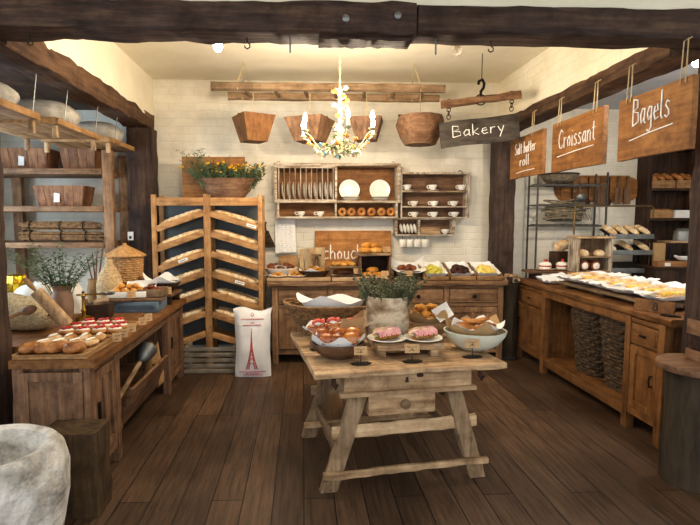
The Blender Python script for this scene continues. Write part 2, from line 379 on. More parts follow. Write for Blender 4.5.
# chalk handwriting: strokes in a unit em
GL = {
 'B': (.62, [[(0, 0), (.02, 1)], [(0, 1), (.4, .93), (.42, .66), (.03, .54), (.5, .45), (.54, .12), (0, 0)]]),
 'S': (.58, [[(.5, .88), (.25, 1), (.03, .8), (.15, .6), (.42, .42), (.48, .16), (.22, 0), (0, .12)]]),
 'C': (.62, [[(.55, .85), (.3, 1), (.06, .75), (0, .4), (.15, .06), (.4, .02), (.58, .18)]]),
 'a': (.52, [[(.38, .5), (.2, .56), (.02, .3), (.12, .03), (.36, .18)], [(.4, .56), (.38, .08), (.48, 0)]]),
 'b': (.5, [[(.03, 1), (.02, 0)], [(.02, .4), (.25, .56), (.42, .3), (.25, 0), (.02, .06)]]),
 'c': (.46, [[(.4, .5), (.2, .58), (.02, .3), (.15, .02), (.4, .1)]]),
 'e': (.48, [[(.03, .3), (.38, .34), (.3, .55), (.1, .5), (.02, .25), (.15, .02), (.42, .1)]]),
 'g': (.5, [[(.38, .5), (.2, .57), (.03, .32), (.15, .08), (.36, .2)], [(.4, .55), (.4, -.2), (.2, -.35), (.02, -.25)]]),
 'h': (.5, [[(.03, 1), (.02, 0)], [(.02, .35), (.22, .56), (.38, .42), (.4, 0)]]),
 'i': (.2, [[(.06, .55), (.06, 0)], [(.06, .74), (.07, .78)]]),
 'k': (.5, [[(.03, 1), (.02, 0)], [(.4, .58), (.04, .26), (.42, 0)]]),
 'l': (.26, [[(.05, 1), (.05, .1), (.16, 0)]]),
 'n': (.48, [[(.03, .55), (.02, 0)], [(.02, .35), (.2, .56), (.36, .42), (.37, 0)]]),
 'o': (.5, [[(.22, .56), (.03, .35), (.1, .03), (.32, .04), (.4, .34), (.22, .56)]]),
 'r': (.4, [[(.04, .55), (.03, 0)], [(.03, .33), (.15, .52), (.34, .52)]]),
 's': (.44, [[(.36, .5), (.17, .57), (.05, .42), (.3, .24), (.34, .08), (.15, 0), (0, .08)]]),
 't': (.4, [[(.15, .9), (.14, .1), (.3, 0)], [(0, .6), (.32, .62)]]),
 'u': (.48, [[(.03, .55), (.04, .1), (.2, 0), (.37, .15)], [(.38, .56), (.38, .05), (.45, 0)]]),
 'y': (.5, [[(.03, .55), (.2, .12)], [(.42, .56), (.12, -.38)]]),
 ' ': (.35, [])}
def textwidth(t): return sum(GL[c][0]+.1 for c in t)-.1
def write(mb, text, m, h, w=None, r=.006):
    """m maps (x right, y up, 0) to the world; text centred on its origin"""
    tw = textwidth(text); sx = (w/tw) if w else h; x = -tw*sx/2
    for c in text:
        for st in GL[c][1]:
            pts = []
            for i in range(len(st)):
                pts.append(m @ Vector((x+st[i][0]*sx, st[i][1]*h, 0)))
            mb.tube(pts, r, 5)
        x += (GL[c][0]+.1)*sx
    return mb
def hewn(s, p0, p1, w, h, amp=.008, n=24, ch=.012, seed=0, up=(0, 0, 1)):
    """a rough-sawn timber: chamfered rectangular section that wanders along its length"""
    p0, p1 = Vector(p0), Vector(p1); x = (p1-p0).normalized(); u = Vector(up); y = u.cross(x)
    if y.length < 1e-3: y = Vector((0, 1, 0)).cross(x)
    y.normalize(); z = x.cross(y); a, b = w/2, h/2
    sec = [(a, b-ch), (a-ch, b), (-a+ch, b), (-a, b-ch), (-a, -b+ch), (-a+ch, -b), (a-ch, -b), (a, -b+ch)]
    vs, fs = [], []
    for i in range(n+1):
        c = p0.lerp(p1, i/n)
        for j, (q, r) in enumerate(sec):
            d = amp*noise.noise(Vector((i*.45+seed, j*1.3, seed*2.7)))*2
            vs.append(c+y*(q+d*(1 if q > 0 else -1))+z*(r+d*(1 if r > 0 else -1)))
    for i in range(n):
        for j in range(8): fs.append((i*8+j, i*8+(j+1) % 8, (i+1)*8+(j+1) % 8, (i+1)*8+j))
    fs += [tuple(range(8))[::-1], tuple(n*8+j for j in range(8))]
    return s._add(vs, fs)
MB.hewn = hewn

# ------------------------------------------------------------------ the room
YB = 5.75
structure(MB().b2(-3.4, 4.6, -1.6, YB, -.12, 0), 'floor', 'floor')
structure(MB().b2(-3.4, 4.6, YB, YB+.16, 0, 3.2), 'wall_back', 'brick')
structure(MB().b2(-1.83, 2.42, 2.95, YB, 3.06, 3.2), 'ceiling', 'plaster')
structure(MB().b2(-1.83, -1.65, 2.95, YB, 2.62, 3.06), 'wall_left_upper', 'plaster')
structure(MB().b2(2.22, 2.40, 2.95, YB, 2.58, 3.06), 'wall_right_upper', 'brick_side')
structure(MB().b2(-3.4, 4.6, 2.78, 2.95, 2.665, 3.2), 'wall_front_upper', 'plaster')
structure(MB().b2(-3.4, -1.83, 2.95, YB, 2.72, 2.84), 'ceiling_left', 'dark_y')
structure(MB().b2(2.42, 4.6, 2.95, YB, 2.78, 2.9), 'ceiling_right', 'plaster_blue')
s = MB(); s.b2(-3.52, -3.4, 1.9, 3.3, 0, 3.2); s.b2(-3.52, -3.4, 4.7, YB, 0, 3.2); s.b2(-3.52, -3.4, 3.3, 4.7, 0, 1.0); s.b2(-3.52, -3.4, 3.3, 4.7, 2.3, 3.2)
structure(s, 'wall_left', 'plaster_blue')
wn = MB()
for y in (3.33, 4.0, 4.67): wn.b2(-3.48, -3.43, y-.03, y+.03, 1.0, 2.3)
wn.b2(-3.48, -3.43, 3.3, 4.7, 1.0, 1.06); wn.b2(-3.48, -3.43, 3.3, 4.7, 2.24, 2.3); wn.b2(-3.48, -3.43, 3.3, 4.7, 1.62, 1.67)
wn = structure(wn, 'window_1', 'label'); structure(MB().b2(-3.47, -3.465, 3.3, 4.7, 1.03, 2.27), 'window_pane', 'glass', wn)
dl = bpy.data.lights.new('daylight', 'AREA'); dl.shape = 'RECTANGLE'; dl.size = 1.3; dl.size_y = 1.2; dl.energy = 42; dl.color = (.62, .80, 1.0)
do = bpy.data.objects.new('daylight', dl); COL.objects.link(do); do.location = (-3.42, 4.0, 1.65); do.rotation_euler = (PI/2, 0, -PI/2)
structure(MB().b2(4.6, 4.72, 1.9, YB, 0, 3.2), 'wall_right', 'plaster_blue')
structure(MB().b2(-3.4, 4.6, .6, 2.78, 3.06, 3.2), 'ceiling_front', 'plaster')

# the timber frame
fb = structure(MB().hewn((-3.4, 2.85, 2.585), (.612, 2.85, 2.585), .2, .16, .007, 60, seed=1), 'trim_1', 'beam_x')
structure(MB().hewn((.622, 2.85, 2.585), (4.6, 2.85, 2.58), .2, .152, .006, 50, seed=5), 'trim_2', 'beam_x')
structure(MB().hewn((.09, 2.87, 2.498), (.60, 2.87, 2.498), .13, .022, .004, 24, .004, seed=9), 'trim_3', 'beam_x')
structure(MB().hewn((-1.75, 2.95, 2.555), (-1.75, 5.70, 2.575), .22, .16, .012, 34, seed=2), 'trim_4', 'brownbeam_y')
structure(MB().hewn((2.27, 2.95, 2.525), (2.27, 5.70, 2.535), .22, .12, .008, 34, seed=3), 'trim_5', 'brownbeam_y')
structure(MB().hewn((-1.73, 5.56, 0), (-1.73, 5.56, 2.48), .27, .22, .008, 24, seed=4), 'trim_6', 'beam_z')
structure(MB().hewn((2.24, 5.58, 0), (2.24, 5.58, 2.475), .215, .22, .006, 24, seed=6), 'trim_7', 'beam_z')
structure(MB().hewn((-1.835, 2.85, 0), (-1.835, 2.85, 2.505), .26, .2, .008, 24, seed=7), 'trim_8', 'beam_z')
structure(MB().hewn((2.515, 2.94, 0), (2.515, 2.94, 2.505), .25, .15, .008, 24, seed=8), 'trim_9', 'beam_z')

# bolts, hooks and pins in the front beam
b = MB()
for i, (px, py) in enumerate([(346, 18), (398, 15)]):
    p = at(px, py, Y=2.742)
    o = MB().lathe([(0, .006), (.012, .005), (.02, 0), (.02, -.012), (0, -.012)], p, 10, Matrix.Rotation(PI/2, 4, 'X')).build('iron_bolt', 'steel', loc=p)
    tag(o, ['round iron bolt head in the front beam, farther from its seam', 'round iron bolt head in the front beam, next to its seam'][i], 'bolt', 'bolts in the front beam')
for px, lb in [(30, 'small black hook under the front beam at its far left end'), (247, 'small black hook under the front beam left of the chandelier'), (491, 'small black hook under the front beam above the Bakery sign')]:
    p = at(px, 36, Y=2.85); p.z = 2.49
    h = [(0, 0, .03), (0, 0, 0), (.004, 0, -.012), (.015, 0, -.02), (.014, 0, -.036), (0, 0, -.043), (-.012, 0, -.036), (-.013, 0, -.026)]
    tag(MB().tube([p+Vector(q) for q in h], .0035, 6).build('ceiling_hook', 'iron', loc=p), lb, 'hook', 'hooks under the front beam')
for px, lb in [(290, 'straight iron pin hanging from the front beam left of the chandelier'), (436, 'straight iron pin hanging from the front beam right of the chandelier')]:
    p = at(px, 36, Y=2.84); p.z = 2.51
    tag(MB().cyl(p, p-Vector((0, 0, .085)), .005, n=8).build('iron_pin', 'steel', loc=p), lb, 'pin', 'pins under the front beam')

# ------------------------------------------------------------------ lamps
def pointlight(name, p, power, col, size=.02, parent=None):
    d = bpy.data.lights.new(name, 'POINT'); d.energy = power; d.color = col; d.shadow_soft_size = size
    o = bpy.data.objects.new(name, d); COL.objects.link(o); o.location = p
    if parent: o.parent = parent; o.location = world_of(parent).inverted() @ Vector(p)
    return o
WARM = (1, .85, .66)
CC = Vector((.285, 3.9, 2.18))
ch = thing('chandelier', 'ivory metal flower chandelier with lit candle bulbs hanging from the ceiling', 'chandelier', CC)
s = MB()
s.lathe([(0, -.085), (.014, -.075), (.02, -.05), (.012, -.03), (.03, -.01), (.034, .02), (.014, .05), (.01, .1), (.022, .13), (.012, .16), (.009, .26), (.018, .29), (.008, .33), (.006, .40), (0, .40)], CC, 14)
s.build('stem', 'creammetal', ch)
s = MB()
z = CC.z+.405
while z < 3.05:
    k = int((z-CC.z)*100) % 2
    pts = [Vector((CC.x+(.007*math.cos(a) if k else 0), CC.y+(0 if k else .007*math.cos(a)), z+.016+.018*math.sin(a))) for a in [2*PI*i/10 for i in range(10)]]
    s.tube(pts, .0022, 5, True); z += .027
s.build('chain', 'creammetal', ch)
s = MB(); s.lathe([(0, -.03), (.03, -.02), (.045, 0), (.045, .008)], (CC.x, CC.y, 3.05), 16); s.build('ceiling_rose', 'creammetal', ch)
arms = [(-82, .28, 0), (90, .30, -.01), (148, .33, .0), (190, .27, .01), (-42, .30, .0), (12, .27, .0)]
rnd = random.Random(3)
def leafmesh(s, c, d, L, w, cup=.25):
    """a pointed leaf of two bent halves from c along d"""
    d = Vector(d).normalized(); sd = d.cross(Vector((0, 0, 1)))
    if sd.length < .05: sd = Vector((1, 0, 0))
    sd.normalize(); nn = sd.cross(d).normalized()
    c = Vector(c); a = c; m1 = c+d*L*.45; t = c+d*L-nn*L*.1
    s._add([a, m1+sd*w/2+nn*w*cup, t, m1-sd*w/2+nn*w*cup, m1, a+nn*.0], [(0, 1, 4), (1, 2, 4), (0, 4, 3), (4, 2, 3)])
    return s
def flowermesh(s, c, r, up=(0, 0, 1)):
    q = Vector(up).to_track_quat('Z', 'Y').to_matrix()
    for k in range(5):
        A = 2*PI*k/5; s.ell(Vector(c)+q @ Vector((math.cos(A)*r*.55, math.sin(A)*r*.55, 0)), (r*.5, r*.5, r*.3), None, 0, 0, 6, 4)
    s.ell(Vector(c)+q @ Vector((0, 0, r*.2)), (r*.3,)*3, None, 0, 0, 6, 4)
    return s
for ang, R, dz in arms:
    A = rad(ang); d = Vector((math.cos(A), math.sin(A), 0)); tip = CC+d*R+Vector((0, 0, -.02+dz))
    s = MB()
    pts = []
    for i in range(15):
        t = i/14; pts.append(CC+d*(R*t)+Vector((0, 0, -.06-.09*math.sin(PI*min(1, t*1.15))+(.04+dz)*t**3)))
    s.tube(pts, .0055, 6)
    side = Vector((-d.y, d.x, 0))
    for f0, sg in ((4, 1), (8, -1)):                                 # curled tendrils
        c0 = pts[f0]; q = [c0+d*(.05*k/8)*math.cos(k*.5)+side*sg*(.05*math.sin(k*.45))+Vector((0, 0, -.045*math.sin(k*.4))) for k in range(9)]
        s.tube(q, .003, 5)
    arm = s.build('arm', 'creammetal', ch)
    e = pts[-1]
    s = MB(); s.lathe([(0, 0), (.014, .002), (.028, .014), (.03, .018), (.012, .012), (.0, .012)], e, 12); s.build('drip_pan', 'creammetal', arm)
    s = MB(); s.cyl(e+Vector((0, 0, .012)), e+Vector((0, 0, .075)), .011, n=10); s.build('candle_sleeve', 'candle', arm)
    s = MB(); s.lathe([(0, .076), (.009, .077), (.016, .092), (.017, .104), (.012, .122), (.004, .142), (0, .148)], e, 12); bo = s.build('bulb', 'bulb', arm); bo.visible_shadow = False if False else True
    pointlight('bulb_light', e+Vector((0, 0, .175)), 9.5, WARM, .02, ch)
    s = MB()
    for k in range(7):
        c0 = pts[3+k]+Vector((rnd.uniform(-.012, .012), rnd.uniform(-.012, .012), -.004)); leafmesh(s, c0, (rnd.uniform(-1, 1), rnd.uniform(-1, 1), rnd.uniform(-.8, .5)), rnd.uniform(.035, .06), .022)
    s.build('foliage', 'leafgrey' if rnd.random() < .6 else 'creammetal', arm)
    s = MB(); flowermesh(s, pts[12]+Vector((0, 0, -.025)), .02, d); s.build('flower', 'orange', arm)
    s = MB(); flowermesh(s, pts[6]+Vector((0, 0, -.02)), .022, (d.x, d.y, -.5)); s.build('flower', rnd.choice(['orange', 'creammetal', 'blue']), arm)
for k, (dx, dz, mt) in enumerate([(.045, .33, 'blue'), (-.05, .30, 'orange'), (.03, .26, 'orange'), (.055, .235, 'orange'), (-.045, .2, 'blue'), (-.02, .12, 'orange'), (.0, .02, 'blue'), (.0, -.1, 'orange'), (-.05, -.08, 'blue'), (.05, -.07, 'creammetal')]):
    c0 = CC+Vector((dx, -.02-.01*(k % 3), dz)); s = MB(); s.tube([CC+Vector((0, 0, dz-.05)), (CC+c0)/2+Vector((0, 0, dz/2-.0)) if False else CC+Vector((dx*.5, -.01, dz-.01)), c0], .0028, 5)
    flowermesh(s, c0, .021, (dx*8, -1, .3)); s.build('flower', mt, ch)
for k in range(9):                                                   # short flowering twigs between the arms
    a = 2*PI*k/9+.3; L = rnd.uniform(.12, .24); d = Vector((math.cos(a), math.sin(a), 0)); s = MB()
    pts = [CC+d*(L*i/6)+Vector((0, 0, -.06-.07*math.sin(PI*i/7)+.02*math.sin(i+k))) for i in range(7)]
    s.tube(pts, .0035, 5)
    for q in range(8): leafmesh(s, pts[1+q*5//8], (rnd.uniform(-1, 1), rnd.uniform(-1, 1), rnd.uniform(-1, .6)), rnd.uniform(.035, .06), .022)
    tg = s.build('twig', 'leafgrey' if k % 2 else 'creammetal', ch)
    s = MB(); flowermesh(s, pts[-1], .021, (d.x, d.y, -.4)); s.build('flower', ['orange', 'orange', 'blue'][k % 3], tg)
s = MB()
for k in range(34):
    zz = rnd.uniform(-.12, .36); a = rnd.uniform(0, 2*PI); leafmesh(s, CC+Vector((.008*math.cos(a), .008*math.sin(a), zz)), (math.cos(a), math.sin(a), rnd.uniform(-.3, .9)), rnd.uniform(.04, .075), .024)
s.build('foliage', 'creammetal', ch)
s = MB()
for k in range(34):
    zz = rnd.uniform(-.13, .0); a = rnd.uniform(0, 2*PI); leafmesh(s, CC+Vector((.02*math.cos(a), .02*math.sin(a), zz)), (math.cos(a), math.sin(a), rnd.uniform(-.9, .1)), rnd.uniform(.05, .1), .03)
s.build('foliage', 'leafgrey', ch)

def pendant(px, py, Y, lit, label, top):
    p = at(px, py, Y=Y)
    t = thing('bulb_pendant', label, 'lamp', p)
    s = MB(); s.lathe([(0, -.032), (.016, -.028), (.03, -.008), (.031, .008), (.022, .028), (.014, .042), (0, .042)], p, 16); s.build('bulb', lit if lit else 'glass', t)
    s = MB(); s.cyl(p+Vector((0, 0, .043)), p+Vector((0, 0, .085)), .015, n=12); s.build('socket', 'iron', t)
    s = MB(); s.tube([p+Vector((0, 0, .085)), Vector((p.x, p.y, top))], .003, 6); s.build('cord', 'iron', t)
    if not lit:
        s = MB(); s.tube([p+Vector((.01*math.sin(k*2), 0, .02-.006*k)) for k in range(6)], .0012, 4); s.build('filament', 'brass', t)
    return t
t = pendant(218, 47, 3.5, 'bulbwhite', 'bright lit bulb hanging just behind the front beam left of the chandelier', 3.055)
p = t.location; pointlight('bulb_light', p+Vector((0, 0, -.06)), 15, (1, .92, .78), .03, t)
pendant(457, 51, 3.5, None, 'clear unlit bulb hanging behind the front beam above the Bakery sign', 3.055)
t = pendant(697, 62, 3.3, 'bulbwhite', 'lit white bulb behind the Bagels sign at the right edge', 2.775)
p = t.location; pointlight('bulb_light', p+Vector((0, 0, -.06)), 38, (1, .9, .78), .03, t)
# ------------------------------------------------------------------ hanging ladder and tubs
LZ = at(330, 87.5, Y=4.92).z
xa, xb = at(211, 87, Y=4.92).x, at(445, 90, Y=4.92).x
lad = thing('wooden_ladder', 'old wooden ladder hung flat below the ceiling at the back wall', 'ladder', (xa, 4.92, LZ))
for k, (y, x0, x1) in enumerate([(4.92, xa, xb), (5.32, xa+.1, xb+.05)]):
    s = MB(); s.hewn((x0, y, LZ+.004*k), (x1, y, LZ), .05, .075, .005, 20, .012, 20+k); s.build('rail', 'grey_x', lad)
for k in range(7):
    x = xa+.3+(xb-xa-.5)*k/6; s = MB(); s.cyl((x, 4.935, LZ), (x+.04, 5.305, LZ), .017, n=8); s.build('rung', 'grey_y', lad)
for px in (243, 417):
    p = at(px, 64, Y=4.95); s = MB(); zt = 3.06
    for y in (4.92, 5.32):
        s.tube([(p.x, 5.1, zt), (p.x+(.03 if px > 300 else -.05), y, LZ+.043), (p.x+(.03 if px > 300 else -.05), y-.03, LZ-.035)], .005, 6)
    s.build('hanging_rope', 'rope', lad)

def tub(px0, px1, py0, py1, rot, label, mt, Y=5.06, taper=.62):
    p = at((px0+px1)/2, py0, Y=Y); q = at((px0+px1)/2, py1, Y=Y); h = p.z-q.z; w = (px1-px0)/500*Y*.80
    t = thing('wooden_tub', label, 'tub', (p.x, Y, q.z), 'wooden tubs hanging from the ladder', rad(rot))
    m = world_of(t); a = w/2; c = a*taper; th = .016
    s = MB()
    poly = [(-1, -1), (1, -1), (1, 1), (-1, 1)]
    vs = [(x*c, y*c, 0) for x, y in poly]+[(x*a, y*a, h) for x, y in poly]+[(x*(c-th), y*(c-th), th) for x, y in poly]+[(x*(a-th), y*(a-th), h) for x, y in poly]
    fs = [(3, 2, 1, 0), (8, 9, 10, 11)]
    for i in range(4):
        j = (i+1) % 4; fs += [(i, j, 4+j, 4+i), (8+j, 8+i, 12+i, 12+j), (4+i, 4+j, 12+j, 12+i)]
    s._add(vs, fs, m); s.build('body', mt, t, smooth=False)
    s = MB(); s._add([], []); hw = a-th
    s.box(m @ Vector((0, 0, h+.004)), (w*.98, .03, .018), (0, 0, rot), .004); s.build('crossbar', mt, t)
    s = MB(); top = m @ Vector((0, 0, h+.012)); s.tube([top, Vector((top.x, top.y, LZ-.02))], .004, 5); s.build('string', 'rope', t)
    return t
tub(233, 274, 116, 142, 28, 'small honey coloured wooden tub, leftmost under the ladder', 'honey_z')
tub(286, 334, 119, 142, -24, 'wooden tub behind the left chandelier bulbs', 'old_z')
tub(347, 386, 119, 141, -12, 'wooden tub behind the right chandelier bulbs', 'old_z')
p = at(420, 117, Y=5.06); q = at(420, 145, Y=5.06)
t = thing('dough_bowl', 'dark patched wooden bowl hanging at the right end of the ladder', 'bowl', (p.x, 5.06, q.z), 'wooden tubs hanging from the ladder')
s = MB(); h = p.z-q.z; s.lathe([(0, 0), (.15, 0), (.20, h*.3), (.255, h*.72), (.235, h), (.215, h), (.22, h*.7), (.14, .03), (0, .03)], q, 9, wob=.12, seed=2); s.build('body', 'old_x', t)
s = MB(); s.box((p.x, 5.06, p.z+.004), (.46, .035, .02), (0, 0, 12), .005); s.build('crossbar', 'dark_x', t)
s = MB(); s.tube([(p.x, 5.06, p.z+.01), (p.x, 5.06, LZ-.02)], .004, 5); s.build('string', 'rope', t)

# ------------------------------------------------------------------ wall racks
YR = 5.54
def fr(px, py, Y=YR): return at(px, py, Y=Y)
x0, x1, z1 = fr(274, 163).x, fr(401, 163).x, fr(336, 163).z
zm, z0 = fr(336, 200.5).z, fr(336, 218.5).z; xm = fr(336, 190).x
D = YB-.003; e = .018
pr = thing('plate_rack', 'wide wall rack with dowel plate slots, two round plates and bagels', 'rack', ((x0+x1)/2, D, z0))
s = MB()
s.b2(x0, x1, YR, D, z1-.03, z1, .003); s.b2(x0, x0+.03, YR, D, zm, z1-.03, .002); s.b2(x1-.035, x1, YR, D, zm, z1-.03, .002)
s.b2(x0, x1, YR-.006, D, zm-.025, zm, .003)
s.b2(x0+.03, x0+.05, YR, D, z0+.02, zm-.025); s.b2(x1-.05, x1-.03, YR, D, z0+.02, zm-.025); s.b2(x0+.02, x1-.02, YR, D, z0, z0+.022, .003)
s.b2(xm-.012, xm+.012, YR, D, zm, z1-.03); s.b2(xm-.01, xm+.01, YR+.01, D, z0+.022, zm-.025)
s.build('frame', 'worn_x', pr)
s = MB(); s.b2(x0+.031, x1-.036, D-.014, D, zm+.001, z1-.031); s.b2(x0+.051, x1-.051, D-.014, D, z0+.023, zm-.026); s.build('back_panel', 'honey_x', pr)
s = MB(); s.b2(x0+.03, xm-.012, YR+.005, YR+.03, z1-.055, z1-.03); s.b2(x0+.03, xm-.012, YR+.005, YR+.03, zm, zm+.012); s.build('dowel_rail', 'worn_x', pr)
NX = 11
dx = [x0+.05+(xm-x0-.08)*i/(NX-1) for i in range(NX)]
for x in dx:
    s = MB(); s.cyl((x, YR+.017, zm+.012), (x, YR+.017, z1-.05), .0055, n=8); s.build('dowel', 'worn_z', pr)
for px in (278, 395):
    p = fr(px, 162); p.z = z1; s = MB(); s.tube([p+Vector((.016*math.cos(a), .1, .012+.016*math.sin(a))) for a in [2*PI*k/12 for k in range(12)]], .003, 5, True); s.build('hanging_ring', 'iron', pr)

def plate_mb(s, c, R, m=None):
    s.lathe([(0, .006), (R*.55, .006), (R*.62, .012), (R*.98, .022), (R, .02), (R*.64, .004), (R*.5, 0), (0, 0)], c, 28, m); return s
pm = None
spots, labs, rots = [], [], []
for i in range(NX-1):
    spots.append(((dx[i]+dx[i+1])/2-.006, YR+.115, zm+.113)); rots.append((0, PI/2-.06, 0))
    labs.append(f'cream plate on edge between dowels, {ORD[i]} from the left in the wall rack')
pl = plate_mb(MB(), (0, 0, 0), .1).build('plate', 'porcelain', loc=(0, 0, 0)); tag(pl, '', 'plate', 'plates standing in the dowel slots')
row(pl, spots, labs, rots)
spots, labs, rots = [], [], []
for j, px in enumerate((350.5, 380)):
    p = fr(px, 195, 5.655); side = ['left', 'right'][j]
    for k in range(2):
        spots.append((p.x, 5.625, zm+.001+.0235*k)); rots.append((0, 0, 0))
        labs.append(f'{["lower", "upper"][k]} plate of the small stack under the {side} upright plate')
    spots.append((p.x+(-.012 if j == 0 else 0), 5.690, zm+.157)); rots.append((PI/2-.12, 0, 0))
    labs.append(f'{side} of two round cream plates standing upright in the wall rack')
pl2 = plate_mb(MB(), (0, 0, 0), .105).build('plate', 'porcelain', loc=(0, 0, 0)); tag(pl2, '', 'plate', 'plates in the right half of the wall rack')
lst = row(pl2, spots, labs, rots)
for o in (lst[2], lst[5]):                                           # the upright plates are a little larger
    o.scale = (1.12,)*3; o.location.z = zm+.122
m = MB()
for o in (lst[2], lst[5]):
    s = MB(); mw = world_of(o)
    for k in range(7): s.box(mw @ Vector((-.025+.008*k, -.02+.004*(k % 2), .0085)), (.005, .004, .0015)); 
    s.build('small_print', 'ink', o)

# cups
def cup_proto(label):
    t = thing('coffee_cup', label, 'cup', (0, 0, 0))
    s = MB(); s.lathe([(0, 0), (.022, 0), (.024, .006), (.034, .016), (.044, .034), (.048, .056), (.0455, .056), (.041, .034), (.03, .016), (0, .01)], (0, 0, 0), 20); s.build('bowl', 'porcelain', t)
    s = MB(); s.tube([(-.043, 0, .045), (-.058, 0, .05), (-.068, 0, .04), (-.064, 0, .025), (-.05, 0, .018), (-.038, 0, .02)], .005, 6); s.build('handle', 'porcelain', t)
    return t
cup = cup_proto('x'); cup['group'] = 'cream coffee cups on the wall shelves'
xs0, xs1 = fr(401.5, 172).x, fr(472.5, 172).x; zs1 = fr(436, 172).z; zs0 = fr(436, 218).z
sh = [fr(436, 190.5).z, fr(436, 206).z, fr(436, 217).z]
cs = thing('cup_shelf', 'chipped white wall shelf with three rows of cream cups', 'shelf', ((xs0+xs1)/2, D, zs0))
s = MB(); s.b2(xs0, xs1, YR+.03, D, zs1-.02, zs1, .003)
s.b2(xs1-.04, xs1-.012, YR+.04, D, zs0, zs1-.02); s.b2(xs0+.004, xs0+.02, YR+.04, D, zs0, zs1-.02)
s.build('frame', 'worn_z', cs)
for z in sh: s = MB(); s.b2(xs0+.02, xs1-.04, YR+.035, D, z-.016, z, .002); s.build('shelf_board', 'worn_x', cs)
s = MB(); s.b2(xs0+.02, xs1-.04, D-.012, D, zs0, zs1-.02); s.build('back_panel', 'old_x', cs)
p = fr(467, 171); s = MB(); s.tube([(p.x-.02+.02*math.cos(a), D-.03, zs1+.016+.018*math.sin(a)) for a in [2*PI*k/12 for k in range(12)]], .004, 5, True); s.build('hanging_ring', 'iron', cs)
spots, labs = [], []
sauc = []
for r_, pxs in enumerate([(406.5, 432, 461), (413.5, 433.5, 453.5), (414, 433.5, 454.5)]):
    for c_, px in enumerate(pxs):
        x = fr(px, 190, 5.64).x
        spots.append((x+.008, 5.64, sh[r_]+(.012 if r_ == 0 else .001)))
        labs.append(f'cream cup {["with saucer on the top", "on the middle", "on the bottom"][r_]} shelf of the chipped wall shelf, {["left", "centre", "right"][c_]}')
        if r_ == 0: sauc.append(((x+.008, 5.64, sh[0]+.001), f'saucer under the {["left", "centre", "right"][c_]} cup on the top wall shelf'))
p1, p2 = fr(301, 214, 5.63), fr(320, 214, 5.63)
spots += [(p1.x, 5.63, z0+.023), (p2.x, 5.63, z0+.023)]
labs += ['left of two cream cups in the bottom of the wide wall rack', 'right of two cream cups beside the bagels in the wall rack']
row(cup, spots, labs)
so = MB().lathe([(0, .003), (.03, .003), (.036, .006), (.066, .012), (.067, .010), (.036, 0), (0, 0)], (0, 0, 0), 24).build('saucer', 'porcelain', loc=(0, 0, 0)); tag(so, '', 'saucer', 'saucers on the top shelf')
row(so, [q[0] for q in sauc], [q[1] for q in sauc])

# bagels in the rack
def torus(s, c, R, r, m=None, nz=.05, seed=0, sq=1):
    vs, fs = [], []; n, k = 20, 10
    for i in range(n):
        A = 2*PI*i/n
        for j in range(k):
            B = 2*PI*j/k; q = r*(1+nz*noise.noise(Vector((math.cos(A)*2+seed, math.sin(A)*2, j*.4))))
            vs.append(((R+q*math.cos(B))*math.cos(A), (R+q*math.cos(B))*math.sin(A), q*math.sin(B)*sq))
    for i in range(n):
        for j in range(k): fs.append((i*k+j, ((i+1) % n)*k+j, ((i+1) % n)*k+(j+1) % k, i*k+(j+1) % k))
    mm = Matrix.Translation(c)
    return s._add(vs, fs, mm @ m if m is not None else mm)
bg = torus(MB(), (0, 0, 0), .031, .0195, None, .1, 3).build('bagel', 'bread', loc=(0, 0, 0)); tag(bg, '', 'bagel', 'bagels standing in the wall rack')
spots = [(fr(px, 211, 5.62).x, 5.615+.006*(i % 2), z0+.0735) for i, px in enumerate((342, 351.5, 361.5, 371.5, 381.5, 391))]
row(bg, spots, [f'{ORD[i]} from the left of the bagels standing in the wall rack' for i in range(6)], [(PI/2-.1, .8*i, .06*(i%3-1)) for i in range(6)])

# small rack with side plates, mugs underneath
xr0, xr1 = fr(396.5, 220).x, fr(457, 220).x; zr1, zr0 = zs0-.002, fr(426, 236).z; xd = fr(420.5, 228).x
sr = thing('small_wall_rack', 'small chipped wall rack with side plates hung below the cup shelf', 'rack', ((xr0+xr1)/2, D, zr0))
s = MB(); s.b2(xr0, xr1, YR+.06, D, zr1-.018, zr1-.001); s.b2(xr0, xr1, YR+.06, D, zr0, zr0+.016); s.b2(xr0, xr0+.025, YR+.065, D, zr0+.016, zr1-.018); s.b2(xr1-.03, xr1, YR+.065, D, zr0+.016, zr1-.018); s.b2(xd-.01, xd+.01, YR+.065, D, zr0+.016, zr1-.018)
s.build('frame', 'worn_x', sr)
s = MB(); s.b2(xr0+.025, xr1-.03, D-.012, D, zr0+.016, zr1-.018); s.build('back_panel', 'old_x', sr)
sp = plate_mb(MB(), (0, 0, 0), .058).build('side_plate', 'porcelain', loc=(0, 0, 0)); tag(sp, '', 'plate', 'side plates on edge in the small rack')
n = 5; spots = [(xr0+.062+(xd-xr0-.115)*i/(n-1), 5.67, zr0+.078) for i in range(n)]
row(sp, spots, [f'small side plate on edge in the small rack, {ORD[i]} from the left' for i in range(n)], [(0, PI/2-.2, 0)]*n)
for i in range(4):
    w = xd+.02, fr(440.5, 230, 5.65).x
    tag(MB().b2(w[0], w[1]-.004*i, 5.63, 5.72, zr0+.0175+.019*i, zr0+.0355+.019*i, .004).build('wooden_board', 'pale_x', loc=(w[0], 5.63, zr0+.0175+.019*i)), f'{ORD[i]} from the bottom of the thin wooden boards stacked in the small rack', 'board', 'thin boards in the small rack')
dup(cup, (fr(445, 232, 5.66).x, 5.665, zr0+.017), (0, 0, PI), 'cream cup beside the thin boards in the small rack')
mug = thing('mug', '', 'mug', (0, 0, 0), 'mugs hanging under the small rack')
s = MB(); s.lathe([(0, 0), (.036, 0), (.04, .005), (.041, .085), (.038, .085), (.037, .008), (0, .008)], (0, 0, -.125), 20); s.build('bowl', 'porcelain', mug)
